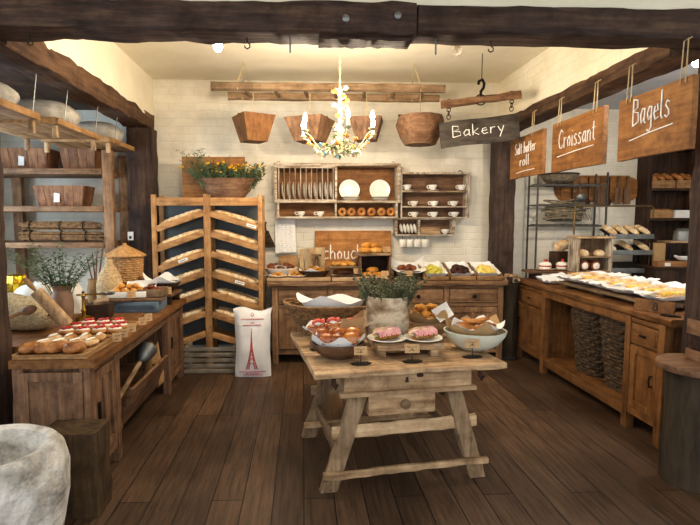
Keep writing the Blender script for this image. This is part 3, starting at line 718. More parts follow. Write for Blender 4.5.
s = MB(); s.tube([(0, -.04, -.055), (0, -.062, -.06), (0, -.068, -.08), (0, -.06, -.1), (0, -.04, -.105)], .006, 6); s.build('handle', 'porcelain', mug)
s = MB(); s.tube([(0, 0, 0), (0, 0, -.028), (0, -.012, -.045), (0, -.03, -.05), (0, -.036, -.042)], .003, 5); s.tube([(0, 0, -.03), (0, 0, -.048)], .003, 5); s.build('cup_hook', 'iron', mug)
row(mug, [(fr(px, 236, 5.64).x, 5.64, zr0-.001) for px in (402.5, 410, 417.5, 425)], [f'{ORD[i]} from the left of the cream mugs hanging on hooks' for i in range(4)])

# Bakery sign on its yoke
Y0 = 4.75
pa, pb = at(441, 105, Y=Y0+.05), at(521, 94.5, Y=Y0-.05)
yk = thing('wooden_yoke', 'old wooden yoke hung from the ceiling above the Bakery sign', 'yoke', (pa+pb)/2)
s = MB(); s.hewn(pa, pb, .055, .065, .007, 14, .016, 31); s.build('bar', 'old_x', yk)
c = (pa+pb)/2; s = MB(); tp = at(479, 75, Y=Y0)
s.tube([c+Vector((0, 0, .03)), c+Vector((0, 0, .075)), c+Vector((.025, 0, .11)), c+Vector((.03, 0, .15)), c+Vector((.01, 0, .185)), c+Vector((-.02, 0, .17)), c+Vector((-.025, 0, .14))], .014, 8)
s.tube([c+Vector((.05*math.cos(a), .0, .0+.048*math.sin(a))) for a in [2*PI*k/14 for k in range(14)]], .006, 6, True); s.build('hook', 'iron', yk)
s = MB(); s.tube([c+Vector((.005, 0, .178)), Vector((c.x+.005, c.y, 3.058))], .004, 5); s.build('ceiling_wire', 'iron', yk)
for px, py, nm in ((449, 108, 0), (512, 100, 1)):
    f = (px-441)/80; q = pa.lerp(pb, f); s = MB()
    for k in range(3): s.tube([q+Vector(((.018 if k % 2 == 0 else 0)*math.cos(a), (0 if k % 2 == 0 else .018)*math.cos(a), -.052-.034*k+.024*math.sin(a))) for a in [2*PI*i/10 for i in range(10)]], .0045, 5, True)
    s.tube([q+Vector((.034*math.cos(a), 0, .042*math.sin(a))) for a in [2*PI*i/12 for i in range(12)]], .005, 5, True)
    s.build('chain', 'rust', yk)
c0, c1, c2, c3 = at(440.5, 122, Y=Y0+.05), at(520, 112.5, Y=Y0-.05), at(519.5, 140, Y=Y0-.05), at(440.5, 148, Y=Y0+.05)
bs = thing('hanging_sign', 'dark weathered board reading Bakery hung from the wooden yoke', 'sign', (c0+c1+c2+c3)/4)
xd_ = (c1-c0).normalized(); yd = (c0-c3).normalized(); nn = xd_.cross(yd).normalized(); yd = nn.cross(xd_)
W = (c1-c0).length; Hh = (c0-c3).length; ctr = (c0+c1+c2+c3)/4
mx = Matrix((xd_, yd, nn)).transposed().to_4x4(); mx.translation = ctr
s = MB(); poly = [(-W/2, -Hh/2), (-W*.2, -Hh/2+.006), (W*.2, -Hh/2-.004), (W/2, -Hh/2+.004), (W/2-.006, 0), (W/2+.004, Hh/2), (W*.1, Hh/2-.008), (-W*.25, Hh/2), (-W/2, Hh/2-.005), (-W/2-.004, 0)]
s.prism(poly, mx @ Matrix.Translation((0, 0, -.03)), .03); s.build('board', wood('charcoal_board', ['#2b2722', '#4a433b', '#5b534a'], 'x', 5), bs, smooth=False)
s = MB(); write(s, 'Bakery', mx @ Matrix.Translation((-.01, -.035, .004)), .105, W*.66, .0042); s.build('lettering', 'chalk', bs)

# three signs along the right beam
def sidesign(pts, text, sizes, label, hooks, X=2.1, seed=0):
    a, b, c_ = [at(*q, X=X) for q in pts]                              # far top, far bottom, near top
    yf, yn = a.y, c_.y; zt, zb = (a.z+c_.z)/2, b.z; L = yf-yn; H = zt-zb
    t = thing('hanging_sign', label, 'sign', (X, (yf+yn)/2, (zt+zb)/2), 'wooden signs hanging along the right beam')
    mx = Matrix(((0, 0, -1), (-1, 0, 0), (0, 1, 0))).to_4x4(); mx.translation = (X, (yf+yn)/2, (zt+zb)/2)
    poly = [(-L/2, -H/2), (-L*.1, -H/2+.006), (L/2, -H/2), (L/2+.004, 0), (L/2, H/2), (0, H/2-.004), (-L/2, H/2), (-L/2-.003, .02)]
    s = MB(); s.prism(poly, mx @ Matrix.Translation((0, 0, -.035)), .035); s.build('board', 'sign_y', t, smooth=False)
    s = MB()
    for (tx, h, w, dx, dy) in text: write(s, tx, mx @ Matrix.Translation((dx*L, dy*H, .004)), h, w*L, .0044)
    ul = sizes; s.tube([mx @ Vector((ul[0]*L, ul[1]*H, .004)), mx @ Vector((0, (ul[1]+ul[3])/2*H+.004, .004)), mx @ Vector((ul[2]*L, ul[3]*H, .004))], .0042, 5)
    s.build('lettering', 'chalk', t)
    for f in hooks:
        s = MB(); q = mx @ Vector((f*L, H/2-.03, .0)); zt_ = 2.50
        s.tube([q+Vector((-.006, .02, 0)), (q.x+.0, q.y+.016, 2.49), (q.x+.02, q.y+.012, 2.505), (q.x+.03, q.y, 2.505), (q.x+.02, q.y-.012, 2.505), (q.x, q.y-.016, 2.49), q+Vector((-.006, -.02, 0))], .0035, 5)
        s.build('rope_loop', 'rope', t)
sidesign([(511, 140), (509, 180), (543, 129)], [('Salt butter', .105, .64, 0, .08), ('roll', .10, .30, .0, -.22)], (-.26, -.37, .3, -.35), 'brown board reading Salt butter roll, farthest of the beam signs', (.22,), seed=1)
sidesign([(553, 123), (552, 173), (604, 107)], [('Croissant', .15, .72, .03, -.05)], (-.36, -.2, .36, -.14), 'brown board reading Croissant, middle of the beam signs', (-.34, .36), seed=2)
sidesign([(620, 100), (616, 162), (693, 76)], [('Bagels', .165, .52, .0, .02)], (-.3, -.2, .3, -.1), 'brown board reading Bagels, nearest of the beam signs', (-.34, .4), seed=3)
def mframe(o, xdir, ydir):
    x = Vector(xdir).normalized(); y = Vector(ydir).normalized(); z = x.cross(y)
    m = Matrix((x, y, z)).transposed().to_4x4(); m.translation = o; return m
def mbox(s, m, x0, x1, y0, y1, z0, z1, bev=0):
    h = ((x1-x0)/2, (y1-y0)/2, (z1-z0)/2); return s._boxm(h, m @ Matrix.Translation(((x0+x1)/2, (y0+y1)/2, (z0+z1)/2)), bev)
def door(parent, m, w, h, mt, n=2, th=.022, st=.055, handle=None, name='door', hinge=None):
    """panelled door with its lower left corner at m; local z points out of the front"""
    s = MB(); b = .003
    mbox(s, m, 0, st, 0, h, 0, th, b); mbox(s, m, w-st, w, 0, h, 0, th, b)
    mbox(s, m, st, w-st, 0, st, 0, th, b); mbox(s, m, st, w-st, h-st, h, 0, th, b)
    iw = (w-2*st-(n-1)*st*.8)/n
    for k in range(n):
        a = st+k*(iw+st*.8)
        if k: mbox(s, m, a-st*.8, a, st, h-st, 0, th, b)
        mbox(s, m, a, a+iw, st, h-st, 0, th*.35)
    d = s.build(name, mt, parent)
    if handle:
        hx, hy, kind = handle; s = MB()
        if kind == 'ring':
            s.tube([m @ Vector((hx, hy+.035, th)), m @ Vector((hx, hy+.035, th+.018)), m @ Vector((hx, hy+.0, th+.024)), m @ Vector((hx, hy-.035, th+.018)), m @ Vector((hx, hy-.035, th))], .006, 6)
        else: mbox(s, m, hx-.012, hx+.012, hy-.05, hy+.05, th, th+.012, .003)
        s.build('handle', 'iron', d)
    for hy in hinge or ():
        s = MB(); mbox(s, m, w-.012 if hinge[0] > 0 and False else -.004, .02, hy-.04, hy+.04, th, th+.006, .002); s.build('hinge', 'iron', d)
    return d
def drawer(parent, m, w, h, mt, knobs=((.5, .5),), th=.02, kind='bar', name='drawer'):
    s = MB(); mbox(s, m, 0, w, 0, h, 0, th, .004); mbox(s, m, .02, w-.02, .02, h-.02, th, th+.004, .002)
    d = s.build(name, mt, parent)
    for fx, fy in knobs:
        s = MB(); c = m @ Vector((fx*w, fy*h, th+.004))
        if kind == 'bar':
            mbox(s, m, fx*w-.03, fx*w+.03, fy*h-.006, fy*h+.006, th+.004, th+.02, .004)
        else: s.lathe([(0, 0), (.012, 0), (.01, .012), (.02, .02), (.021, .03), (.012, .038), (0, .038)], (0, 0, 0), 14, m @ Matrix.Translation((fx*w, fy*h, th+.004)))
        s.build('knob', 'iron' if kind != 'wood' else mt, d)
    return d

# ------------------------------------------------------------------ bread loaves
def loaf(s, L, r, seed=0, c=(0, 0, 0), m=None, cuts=5, flat=.62, n=26, k=12):
    """a slashed stick loaf along x resting on z = 0"""
    vs, fs = [], []
    for i in range(n+1):
        t = i/n; x = (t-.5)*L; e = max(.02, (1-abs(2*t-1)**3.2))**.5
        sl = 1
        if cuts: sl = 1+.10*math.sin(t*cuts*2*PI)
        for j in range(k):
            A = 2*PI*j/k; q = r*e*(1+.09*noise.noise(Vector((t*7+seed, math.cos(A), math.sin(A)))))
            y = q*math.cos(A); z = q*math.sin(A)
            if z > 0: z *= sl
            z = z*flat*1.25 if z > 0 else z*flat
            vs.append((x, y, z+r*flat))
    for i in range(n):
        for j in range(k): fs.append((i*k+j, i*k+(j+1) % k, (i+1)*k+(j+1) % k, (i+1)*k+j))
    fs += [tuple(range(k))[::-1], tuple(n*k+j for j in range(k))]
    mm = Matrix.Translation(c); return s._add(vs, fs, mm @ m if m is not None else mm)
def baguette_proto(L, r, seed, mt='baguette', cuts=6):
    b = loaf(MB(), L, r, seed, cuts=cuts).build('baguette', mt, loc=(0, 0, 0)); return tag(b, 'x', 'bread')

# ------------------------------------------------------------------ slanted bread rack
YK = 5.10
def kx(px): return at(px, 280, Y=YK).x
def kz(py): return at(208, py, Y=YK).z
x0, x1, xc = kx(153), kx(263), kx(208)
zt = kz(197); DEP = .33; pw = .045
rk = thing('bread_rack', 'tall pine bread rack with slanted shelves meeting at its middle post', 'rack', (xc, YK, 0))
for x, pz in ((x0+pw/2, zt+.025), (x1-pw/2, zt+.025)):
    for y in (YK+.022, YK+DEP-.022): s = MB(); s.b2(x-pw/2, x+pw/2, y-.022, y+.022, 0, pz, .004); s.build('post', 'rack_z', rk)
for y in (YK+.022, YK+DEP-.022): s = MB(); s.b2(xc-.034, xc+.034, y-.0225, y+.0225, 0, zt+.03, .004); s.build('post', 'rack_z', rk)
s = MB(); s.b2(x0+pw, xc-.034, YK+.004, YK+.034, zt-.085, zt-.005, .003); s.b2(xc+.034, x1-pw, YK+.004, YK+.034, zt-.085, zt-.005, .003); s.build('top_rail', 'rack_x', rk)
s = MB(); s.b2(x0+.005, x1-.005, YK+.045, YK+DEP-.045, zt-.022, zt-.005, .002); s.build('top_board', 'rack_x', rk)
s = MB(); s.b2(x0+pw, x1-pw, YK+DEP-.012, YK+DEP-.002, .15, zt-.03); s.build('back_panel', 'slate', rk)
rows = []
for i in range(7):
    for side in (0, 1):
        yl, yc = (229+20.2*i, 212.5+20.2*i) if side == 0 else (213.5+20.2*i, 228+20.2*i)
        xa, xb = (x0+pw, xc-.034) if side == 0 else (xc+.034, x1-pw)
        za, zb = kz(yl), kz(yc)
        s = MB()
        s.bar((xa, YK+.012, za), (xb, YK+.012, zb), .02, .062, .003)
        s.bar((xa, YK+.17, za+.000), (xb, YK+.17, zb+.000), .29, .014)
        s.build('slanted_shelf', 'rack_x', rk)
        rows.append((i, side, xa, za, xb, zb))
bp = baguette_proto(.455, .040, 1, cuts=8); bp['group'] = 'baguettes on the slanted rack'
spots, labs, rots = [], [], []
for (i, side, xa, za, xb, zb) in rows:
    if i > 5: continue
    sl = math.atan2(zb-za, xb-xa); c = Vector(((xa+xb)/2, 0, (za+zb)/2))
    for k, y in enumerate((.072, .158, .245)):
        off = (-.012 if (i+k) % 2 else .008)
        up = .0 
        spots.append((c.x+off*math.cos(sl)-math.sin(sl)*.010, YK+y, c.z+off*math.sin(sl)+.0105))
        rots.append((0, -sl, 0))
        labs.append(f'baguette on the {ORD[i]} slanted shelf from the top, {["left", "right"][side]} half, {["front", "middle", "back"][k]} of three')
row(bp, spots, labs, rots)
for (i, side, f, py) in [(2, 0, .55, 0), (0, 1, .86, 0), (3, 1, .6, 0)]:
    q = [r for r in rows if r[0] == i and r[1] == side][0]; a, b = Vector((q[2], YK-.001, q[3])), Vector((q[4], YK-.001, q[5])); c = a.lerp(b, f); d = (b-a).normalized()
    s = MB(); s.bar(c-d*.05, c+d*.05, .004, .03); o = s.build('name_plate', 'label', rk)
    s = MB(); s.bar(c-d*.035-Vector((0, .003, 0)), c+d*.03-Vector((0, .003, 0)), .001, .005); s.build('writing', 'ink', o)

# board, bowl and plants on top of the rack
a, b_ = at(183, 198, Y=YK+.30), at(245, 157, Y=YK+.30)
lb = thing('wooden_board', 'square brown wooden panel standing behind the flower bowl on the bread rack', 'board', ((a.x+b_.x)/2, YK+.3, zt))
s = MB(); n = 5
for k in range(n):
    z0_ = zt+.001+(b_.z-zt)*k/n; s.b2(a.x, b_.x, YK+.285, YK+.305, z0_, z0_+(b_.z-zt)/n-.0015, .002)
s.b2(a.x+.08, a.x+.13, YK+.3055, YK+.32, zt+.02, b_.z-.03); s.b2(b_.x-.13, b_.x-.08, YK+.3055, YK+.32, zt+.02, b_.z-.03)
s.build('planks', 'sign_x', lb)
p = at(228, 197, Y=YK+.15); p.z = zt-.004; wB = (at(260, 190, Y=YK+.15).x-at(196, 190, Y=YK+.15).x)/2; hB = at(228, 179, Y=YK+.15).z-zt+.006
fbw = thing('dough_trough', 'long carved wooden bowl full of yellow flowers on the bread rack', 'bowl', p)
s = MB(); s.lathe([(0, 0), (.55, 0), (.78, .35), (.95, .8), (1.08, 1.0), (1.0, 1.0), (.88, .8), (.7, .35), (.4, .12), (0, .12)], p, 28, Matrix.Diagonal((wB*.9, .13, hB, 1)), wob=.04, seed=3)
for sg in (-1, 1): s.ell(p+Vector((sg*wB*.99, 0, hB*.97)), (.03, .05, .010))
s.build('body', 'old_x', fbw)
rnd = random.Random(11)
def plant(name, label, base, stems, mt, group=None, spread=.1, h=.25, leaf=.035, lw=.016, fl=None, flr=.012, flp=.5, ex=1.0, ey=1.0, lean=0, stemmat=None, cat='plant', per=14):
    t = thing(name, label, cat, base, group)
    sm = MB(); lm = MB(); fls = []
    for k in range(stems):
        a = rnd.uniform(0, 2*PI); r0 = spread*math.sqrt(rnd.random()); b0 = Vector(base)+Vector((r0*ex*math.cos(a), r0*ey*math.sin(a), 0))
        hh = h*rnd.uniform(.55, 1.05); out = Vector((math.cos(a)*ex*rnd.uniform(.1, .6)+lean, math.sin(a)*ey*rnd.uniform(.1, .5), 1))
        pts = [b0+Vector((out.x*hh*(i/5)**1.4, out.y*hh*(i/5)**1.4, hh*(i/5)*(1-.06*i/5*out.length))) for i in range(6)]
        sm.tube(pts, [.003, .0028, .0025, .002, .0016, .001], 4)
        for q in range(per):
            f = .15+.85*q/per; i0 = min(4, int(f*5)); pp = pts[i0].lerp(pts[i0+1], f*5-i0)
            aa = q*2.4+k; leafmesh(lm, pp, (math.cos(aa), math.sin(aa), rnd.uniform(.1, .9)), leaf*rnd.uniform(.7, 1.2), lw)
        if fl and rnd.random() < flp: fls.append(pts[-1].copy()); 
    sm.build('stem', stemmat or mt, t); lm.build('foliage', mt, t, smooth=False)
    for q in fls[:100]:
        s = MB(); flowermesh(s, q, flr*rnd.uniform(.8, 1.2), (rnd.uniform(-.5, .5), -1, .6)); s.build('flower', fl, t)
    return t
pz = Vector((p.x, p.y, zt+hB*.45))
plant('flowering_plant', 'green sprays with yellow blossoms in the middle of the carved bowl', (p.x+.03, p.y, pz.z), 44, 'leafgrey', spread=.17, h=.27, fl='flower', flp=1, flr=.016, ey=.45, leaf=.055, lw=.026)
plant('flowering_plant', 'green sprays with yellow blossoms at the right end of the carved bowl', (p.x+.16, p.y, pz.z), 38, 'leafgrey', spread=.13, h=.27, fl='flower', flp=.6, flr=.012, ey=.5, lean=.45, leaf=.055, lw=.026)
plant('rosemary_spray', 'tall grey green sprays at the left end of the carved bowl', (p.x-.15, p.y, pz.z), 34, 'leafgrey', spread=.12, h=.42, ey=.5, lean=-.15, leaf=.055, lw=.018)
plant('rosemary_spray', 'silvery bushy sprigs spilling over the left rim of the carved bowl', (p.x-.2, p.y-.02, pz.z+.02), 26, 'leafgrey', spread=.08, h=.24, ey=.5, lean=-.6, fl='flower', flp=.15, leaf=.04)

# crate and flour sack in front of the rack
xa, xb = at(184, 374, Y=4.88).x, at(238, 374, Y=4.88).x; zc = at(210, 346, Y=4.88).z
cr = thing('wooden_crate', 'grey slatted wooden crate standing in front of the bread rack', 'crate', ((xa+xb)/2, 4.97, 0))
for k in range(5):
    hz = zc/5; s = MB(); s.b2(xa, xb, 4.865, 4.879, hz*k+.004, hz*(k+1)-.012, .003); s.build('slat', 'ash_x', cr)
for k in range(5):
    hz = zc/5
    for x in (xa+.007, xb-.007): s = MB(); s.b2(x-.006, x+.006, 4.88, 5.075, hz*k+.004, hz*(k+1)-.012, .002); s.build('slat', 'ash_y', cr)
for x in (xa+.03, xb-.03):
    for y in (4.897, 5.058): s = MB(); s.b2(x-.016, x+.016, y-.016, y+.016, .002, zc-.004); s.build('corner_post', 'ash_z', cr)
s = MB(); s.b2(xa+.014, xb-.014, 4.88, 5.075, .012, .024); s.build('bottom_board', 'ash_x', cr)
xa, xb = at(234, 376, Y=4.76).x, at(272.5, 376, Y=4.76).x; zs = at(252, 309, Y=4.78).z; xm_ = (xa+xb)/2; w_ = (xb-xa)/2
sk = thing('flour_sack', 'white paper flour sack with a red tower print leaning by the bread rack', 'sack', (xm_, 4.78, 0))
def sackpt(u, v, back):
    z = .003+zs*v; bul = math.sin(PI*min(1, max(0, .06+v*.9)))**.6
    x = (u*2-1)*w_*(.93+.05*math.sin(v*9+1)*.4+(.1*max(0, v-.88)/.12)-.03*bul+ (.02*noise.noise(Vector((v*6, u, 2)))))
    d = (.075 if v < .93 else .075*(1-v)/.07*.85+.01)*bul*(1-abs(u*2-1)**4)+.004
    d += .006*noise.noise(Vector((u*5, v*6, back*4)))
    top = .02*math.sin(u*7)*max(0, v-.9)/.1
    return (xm_+x, 4.76+.02*v+(d if back else -d), z+top)
s = MB(); s.grid(lambda u, v: sackpt(u, v, 0), 20, 26); s.grid(lambda u, v: sackpt(u, v, 1), 20, 26)
bmesh.ops.remove_doubles(s.bm, verts=s.bm.verts[:], dist=.0025)
body = s.build('paper_body', 'sackpaper', sk)
def onsack(u, v):
    q = Vector(sackpt(u, v, 0)); q.y -= .004; return q
s = MB()
def sl(u0, v0, u1, v1, r=.0028):
    s.tube([onsack(u0+(u1-u0)*i/3, v0+(v1-v0)*i/3) for i in range(4)], r, 4)
for k in range(3):                                                  # lattice tower
    pass
cu = .48
def half(v):                                                        # half width of the tower at height v (0..1)
    return .145*(1-v)**2.3+.012*(1-v)
for sg in (-1, 1):
    for q in range(12):
        v0, v1 = q/12, (q+1)/12
        sl(cu+sg*half(v0), .13+.56*v0, cu+sg*half(v1), .13+.56*v1, .004)
        if v0 < .5: sl(cu+sg*half(v0)*.5, .13+.56*v0, cu+sg*half(v1)*(.5 if v1 < .4 else .3), .13+.56*v1, .003)
for q in range(14):
    v0, v1 = q/15, (q+1)/15
    for sg in (-1, 1):
        a0 = half(v0)*.5 if v0 < .45 else 0
        sl(cu+sg*a0, .13+.56*v0, cu+sg*half(v1), .13+.56*v1, .0022); sl(cu+sg*half(v0), .13+.56*v0, cu+sg*(half(v1)*.5 if v1 < .45 else 0), .13+.56*v1, .0022)
for v in (.28, .5, .52): sl(cu-half(v)*1.15, .13+.56*v, cu+half(v)*1.15, .13+.56*v, .0045)
for k in range(7):
    u = .5+.5*k; a = PI*k/6; b_2 = PI*(k+1)/6
    if k < 6: sl(cu-.075*math.cos(a), .13+.10*math.sin(a), cu-.075*math.cos(b_2), .13+.10*math.sin(b_2), .003)
sl(cu, .66, cu, .73, .003)
s.build('tower_print', 'redprint', sk)
s = MB()
for (v, u0, u1, n, r) in [(.86, .2, .82, 15, .0045), (.81, .45, .56, 2, .004), (.775, .25, .75, 13, .0045), (.085, .12, .86, 22, .0042), (.055, .3, .68, 10, .0035), (.035, .22, .78, 14, .0035)]:
    for k in range(n):
        u = u0+(u1-u0)*(k+.1)/n; w = (u1-u0)/n*.7
        s.tube([onsack(u, v), onsack(u+w*.5, v+.008*(k % 2)), onsack(u+w, v+.002)], r, 4)
for k in range(10): sl(.5+.035*math.cos(.63*k), .93+.022*math.sin(.63*k), .5+.035*math.cos(.63*k+.63), .93+.022*math.sin(.63*k+.63), .003)
s.build('red_lettering', 'redprint', sk)

# ------------------------------------------------------------------ back counter
ZB = .87; YF = 5.16
bx0, bx1 = at(272, 285, Y=YF).x, at(504, 285, Y=YF).x
ct = thing('sideboard', 'long old brown sideboard with panelled doors along the back wall', 'sideboard', ((bx0+bx1)/2, YF+.25, 0))
s = MB(); s.hewn((bx0-.045, YF+.25, ZB-.0225), (bx1+.03, YF+.25, ZB-.0225), .58, .045, .003, 30, .008, 41); s.build('worktop', 'side_x', ct)
ZB += .003
s = MB(); s.b2(bx0, bx1, YF+.03, YF+.5, .10, .82); s.build('carcass', 'side_z', ct)
nb = 4; wb = (bx1-bx0)/nb
for k in range(nb+1):
    x = bx0+wb*k; x = min(max(x, bx0+.03), bx1-.03); s = MB(); s.b2(x-.03, x+.03, YF+.003, YF+.03, .0 if k in (0, nb, 2) else .1, .822, .003); s.build('stile', 'side_z', ct)
for k in (0, nb):
    x = bx0+.03 if k == 0 else bx1-.03; s = MB(); s.b2(x-.03, x+.03, YF+.44, YF+.5, 0, .0995); s.build('foot', 'side_z', ct)
s = MB(); s.b2(bx0+.06, bx1-.06, YF+.012, YF+.03, .10, .15); s.b2(bx0+.06, bx1-.06, YF+.012, YF+.03, .60, .635); s.b2(bx0+.06, bx1-.06, YF+.012, YF+.03, .79, .822); s.build('rail', 'side_x', ct)
for k in range(nb):
    xl = bx0+wb*k+(.06 if k == 0 else .03); xr = bx0+wb*(k+1)-(.06 if k == nb-1 else .03)
    m = mframe((xl+.006, YF+.022, .16), (1, 0, 0), (0, 0, 1))
    door(ct, m, xr-xl-.012, .43, 'side_z', 2, handle=(.03 if k % 2 else xr-xl-.04, .25, 'bar'))
    drawer(ct, mframe((xl+.006, YF+.02, .642), (1, 0, 0), (0, 0, 1)), xr-xl-.012, .142, 'side_x', ((.5, .5),), kind='knob')
s = MB(); s.b2(bx0-.008, bx0-.001, YF+.06, YF+.46, .15, .75); s.build('side_panel', 'slate', ct)

# chouchou board behind the pastries
a, b_ = at(315, 276, Y=5.62), at(392, 231, Y=5.62)
sg = thing('name_board', 'orange wooden board reading chouchou in white behind the pastries', 'sign', ((a.x+b_.x)/2, 5.62, ZB))
ang = rad(7); cy, sn = math.cos(ang), math.sin(ang); Hh = (b_.z-ZB)/cy
m = mframe(((a.x+b_.x)/2, 5.615, ZB+.003), (1, 0, 0), (0, sn, cy))
s = MB(); mbox(s, m, a.x-(a.x+b_.x)/2, b_.x-(a.x+b_.x)/2, 0, Hh, -.022, 0, .003); s.build('board', wood('orange_board', ['#94602c', '#b27a40', '#c08a4f'], 'x', 4), sg)
s = MB(); p0 = at(350.5, 251, Y=5.61)
write(s, 'chouchou', m @ Matrix.Translation((p0.x-(a.x+b_.x)/2, (at(338, 259.5, Y=5.61).z-ZB), .004)), .165, .60, .0075); s.build('lettering', 'chalk', sg)

# menu papers and whisk broom on the wall
a, b_ = at(276, 253, Y=5.66), at(296, 220, Y=5.72)
pm_ = thing('menu_sheets', 'white handwritten menu sheets hanging beside the wall rack', 'menu', ((a.x+b_.x)/2, 5.70, a.z))
for k in range(2):
    dx_ = -.012+.03*k
    s = MB(); s.grid(lambda u, v: (a.x+dx_+(b_.x-a.x-.03)*u+.03*(1-v)*(.5 if k else .2), 5.70-.018*k-.03*(1-v)**2-.01*math.sin(u*3), a.z+.012*k+(b_.z-a.z)*v-.02*(1-k)*0), 6, 10, .0015)
    o = s.build('paper_sheet', 'paper', pm_)
    if k:
        s = MB()
        for q in range(13):
            v = .06+.88*q/13
            for w in range(3): 
                u0 = .15+.25*w+.05*math.sin(q*3+w); 
                f = lambda u: Vector((a.x+dx_+(b_.x-a.x-.03)*u+.03*(1-v)*.5, 5.70-.018-.03*(1-v)**2-.01*math.sin(u*3)-.002, a.z+.012+(b_.z-a.z)*v))
                s.tube([f(u0), f(u0+.08+.05*math.sin(q*7+w))], .0013, 4)
        s.build('writing', 'ink', o)
a = at(267, 236, Y=5.68)
wb_ = thing('hand_broom', 'small brown whisk broom hanging on the wall left of the menu sheets', 'broom', a)
s = MB()
for k in range(26):
    u = (k/25-.5); s.tube([a+Vector((u*.03, -.01*math.sin(k), .06)), a+Vector((u*.07+.01, -.015*math.sin(k*2), -.02)), a+Vector((u*.13+.03, -.02*math.sin(k*3), -.13))], .004, 4)
s.build('bristles', 'wickerdark', wb_)
s = MB(); s.tube([a+Vector((-.01, 0, .05)), a+Vector((-.02, .01, .12)), a+Vector((-.01, .02, .16))], .01, 6); s.build('handle', 'wickerdark', wb_)
# ------------------------------------------------------------------ helpers for food, papers and cards
def autolabels(spots, what):
    """say which one by row (front/back/top) and order from the left"""
    n = len(spots)
    zs = [p[2] for p in spots]; ys = [p[1] for p in spots]; z0, z1 = min(zs), max(zs); y0, y1 = min(ys), max(ys)
    def rowof(p):
        if z1-z0 > .03 and p[2] > z0+.025: return 'on top'
        if y1-y0 < .025: return ''
        if y1-y0 < .10: return 'front row' if p[1] < (y0+y1)/2 else 'back row'
        f = (p[1]-y0)/(y1-y0); return 'front row' if f < .34 else 'middle row' if f < .67 else 'back row'
    rows_ = {}
    for i, p in enumerate(spots): rows_.setdefault(rowof(p), []).append(i)
    out = ['']*n
    for r_, ids in rows_.items():
        ids.sort(key=lambda i: (round(spots[i][0], 3), spots[i][1]))
        for k, i in enumerate(ids):
            if len(ids) == 1: w = ('the only one ' + r_ if r_ and r_ != 'on top' else 'lying on top') if n > 1 else ''
            elif len(ids) == 2: w = ['left', 'right'][k]+' one'+(' '+('in the '+r_ if r_ != 'on top' else r_) if r_ else '')
            else: w = ORD[k]+' from left'+(' '+('in the '+r_ if r_ != 'on top' else r_) if r_ else '')
            out[i] = (what+', '+w) if w else what
    return out
def place(proto, spots, what, group, rots=None, scales=None, jitter=.25, rs=0):
    r_ = random.Random(rs+len(spots))
    if rots is None: rots = [(r_.uniform(-.08, .08), r_.uniform(-.08, .08), r_.uniform(0, 6)) for _ in spots]
    if scales is None: scales = [r_.uniform(1-jitter*.4, 1+jitter*.4) for _ in spots]
    if group and len(spots) > 1:
        proto['group'] = group
    return row(proto, spots, autolabels(spots, what), rots, scales)
def bun_proto(r=.05, h=.6, mt='glazed', seed=0, nz=.12, name='bun', cat='bread', L=1):
    o = MB().ell((0, 0, r*h*.55), (r*L, r, r*h), None, nz, seed, 16, 10, flat=-.55).build(name, mt, loc=(0, 0, 0)); return tag(o, 'x', cat)
def croissant_mb(s, R=.04, r=.024, seed=0, ridges=7, mtx=None):
    n, k = 28, 10; vs, fs = [], []
    for i in range(n+1):
        t = i/n; A = rad(-115+230*t); e = math.sin(PI*min(.97, max(.03, t)))**.7
        rr = r*e*(1-.13*abs(math.sin(t*ridges*PI))**6+.05*math.sin(t*17+seed))
        c = Vector((R*math.sin(A)*1.25, -R*math.cos(A)*.75+R*.4, r*.75)); out = Vector((math.sin(A), -math.cos(A), 0))
        for j in range(k):
            B = 2*PI*j/k; z = rr*math.sin(B)*.95
            vs.append(c+out*(rr*math.cos(B))+Vector((0, 0, max(z, -r*.74))))
    for i in range(n):
        for j in range(k): fs.append((i*k+j, i*k+(j+1) % k, (i+1)*k+(j+1) % k, (i+1)*k+j))
    fs += [tuple(range(k))[::-1], tuple(n*k+j for j in range(k))]
    return s._add(vs, fs, mtx)
def liner(c, rx, ry, h, label, seed=0, mt='paper', corners=4, depth=.03, name='paper_liner', flare=1.12, group=None, floor=.5):
    """a crumpled sheet pressed into a bowl: flat in the middle, with tall corners standing up at the rim"""
    rr = random.Random(seed); ph = rr.uniform(0, 6); n = 36; rings = [0, .3, floor, .82, 1.0, 1.15]
    cs = [rr.uniform(.6, 1.2) for _ in range(corners)]
    vs, fs = [], []
    for q, f in enumerate(rings):
        for j in range(n):
            A = 2*PI*j/n
            k = (A-ph)/(2*PI/corners); kk = int(round(k)) % corners; d = abs(k-round(k))*2
            peak = (1-d)**1.4*cs[kk]
            cr = .5+.5*noise.noise(Vector((math.cos(A)*4+seed, math.sin(A)*4, q*.8)))
            if q <= 2: z = .0015+.004*cr*(q > 0); r_ = f
            elif q == 3: z = depth*.55+.006*cr; r_ = f*.97
            elif q == 4: z = depth+h*.25*peak+.008*cr; r_ = flare*.93+.03*cr
            else: z = depth+h*(peak*.9+.08)+.012*cr; r_ = flare*(1+.10*peak)+.04*cr
            vs.append((rx*r_*math.cos(A), ry*r_*math.sin(A), z))
    for q in range(len(rings)-1):
        for j in range(n): fs.append((q*n+j, q*n+(j+1) % n, (q+1)*n+(j+1) % n, (q+1)*n+j))
    s = MB(); s._add(vs, fs, Matrix.Translation(c)); o = s.build(name, mt, loc=c, smooth=False); return tag(o, label, 'paper', group)
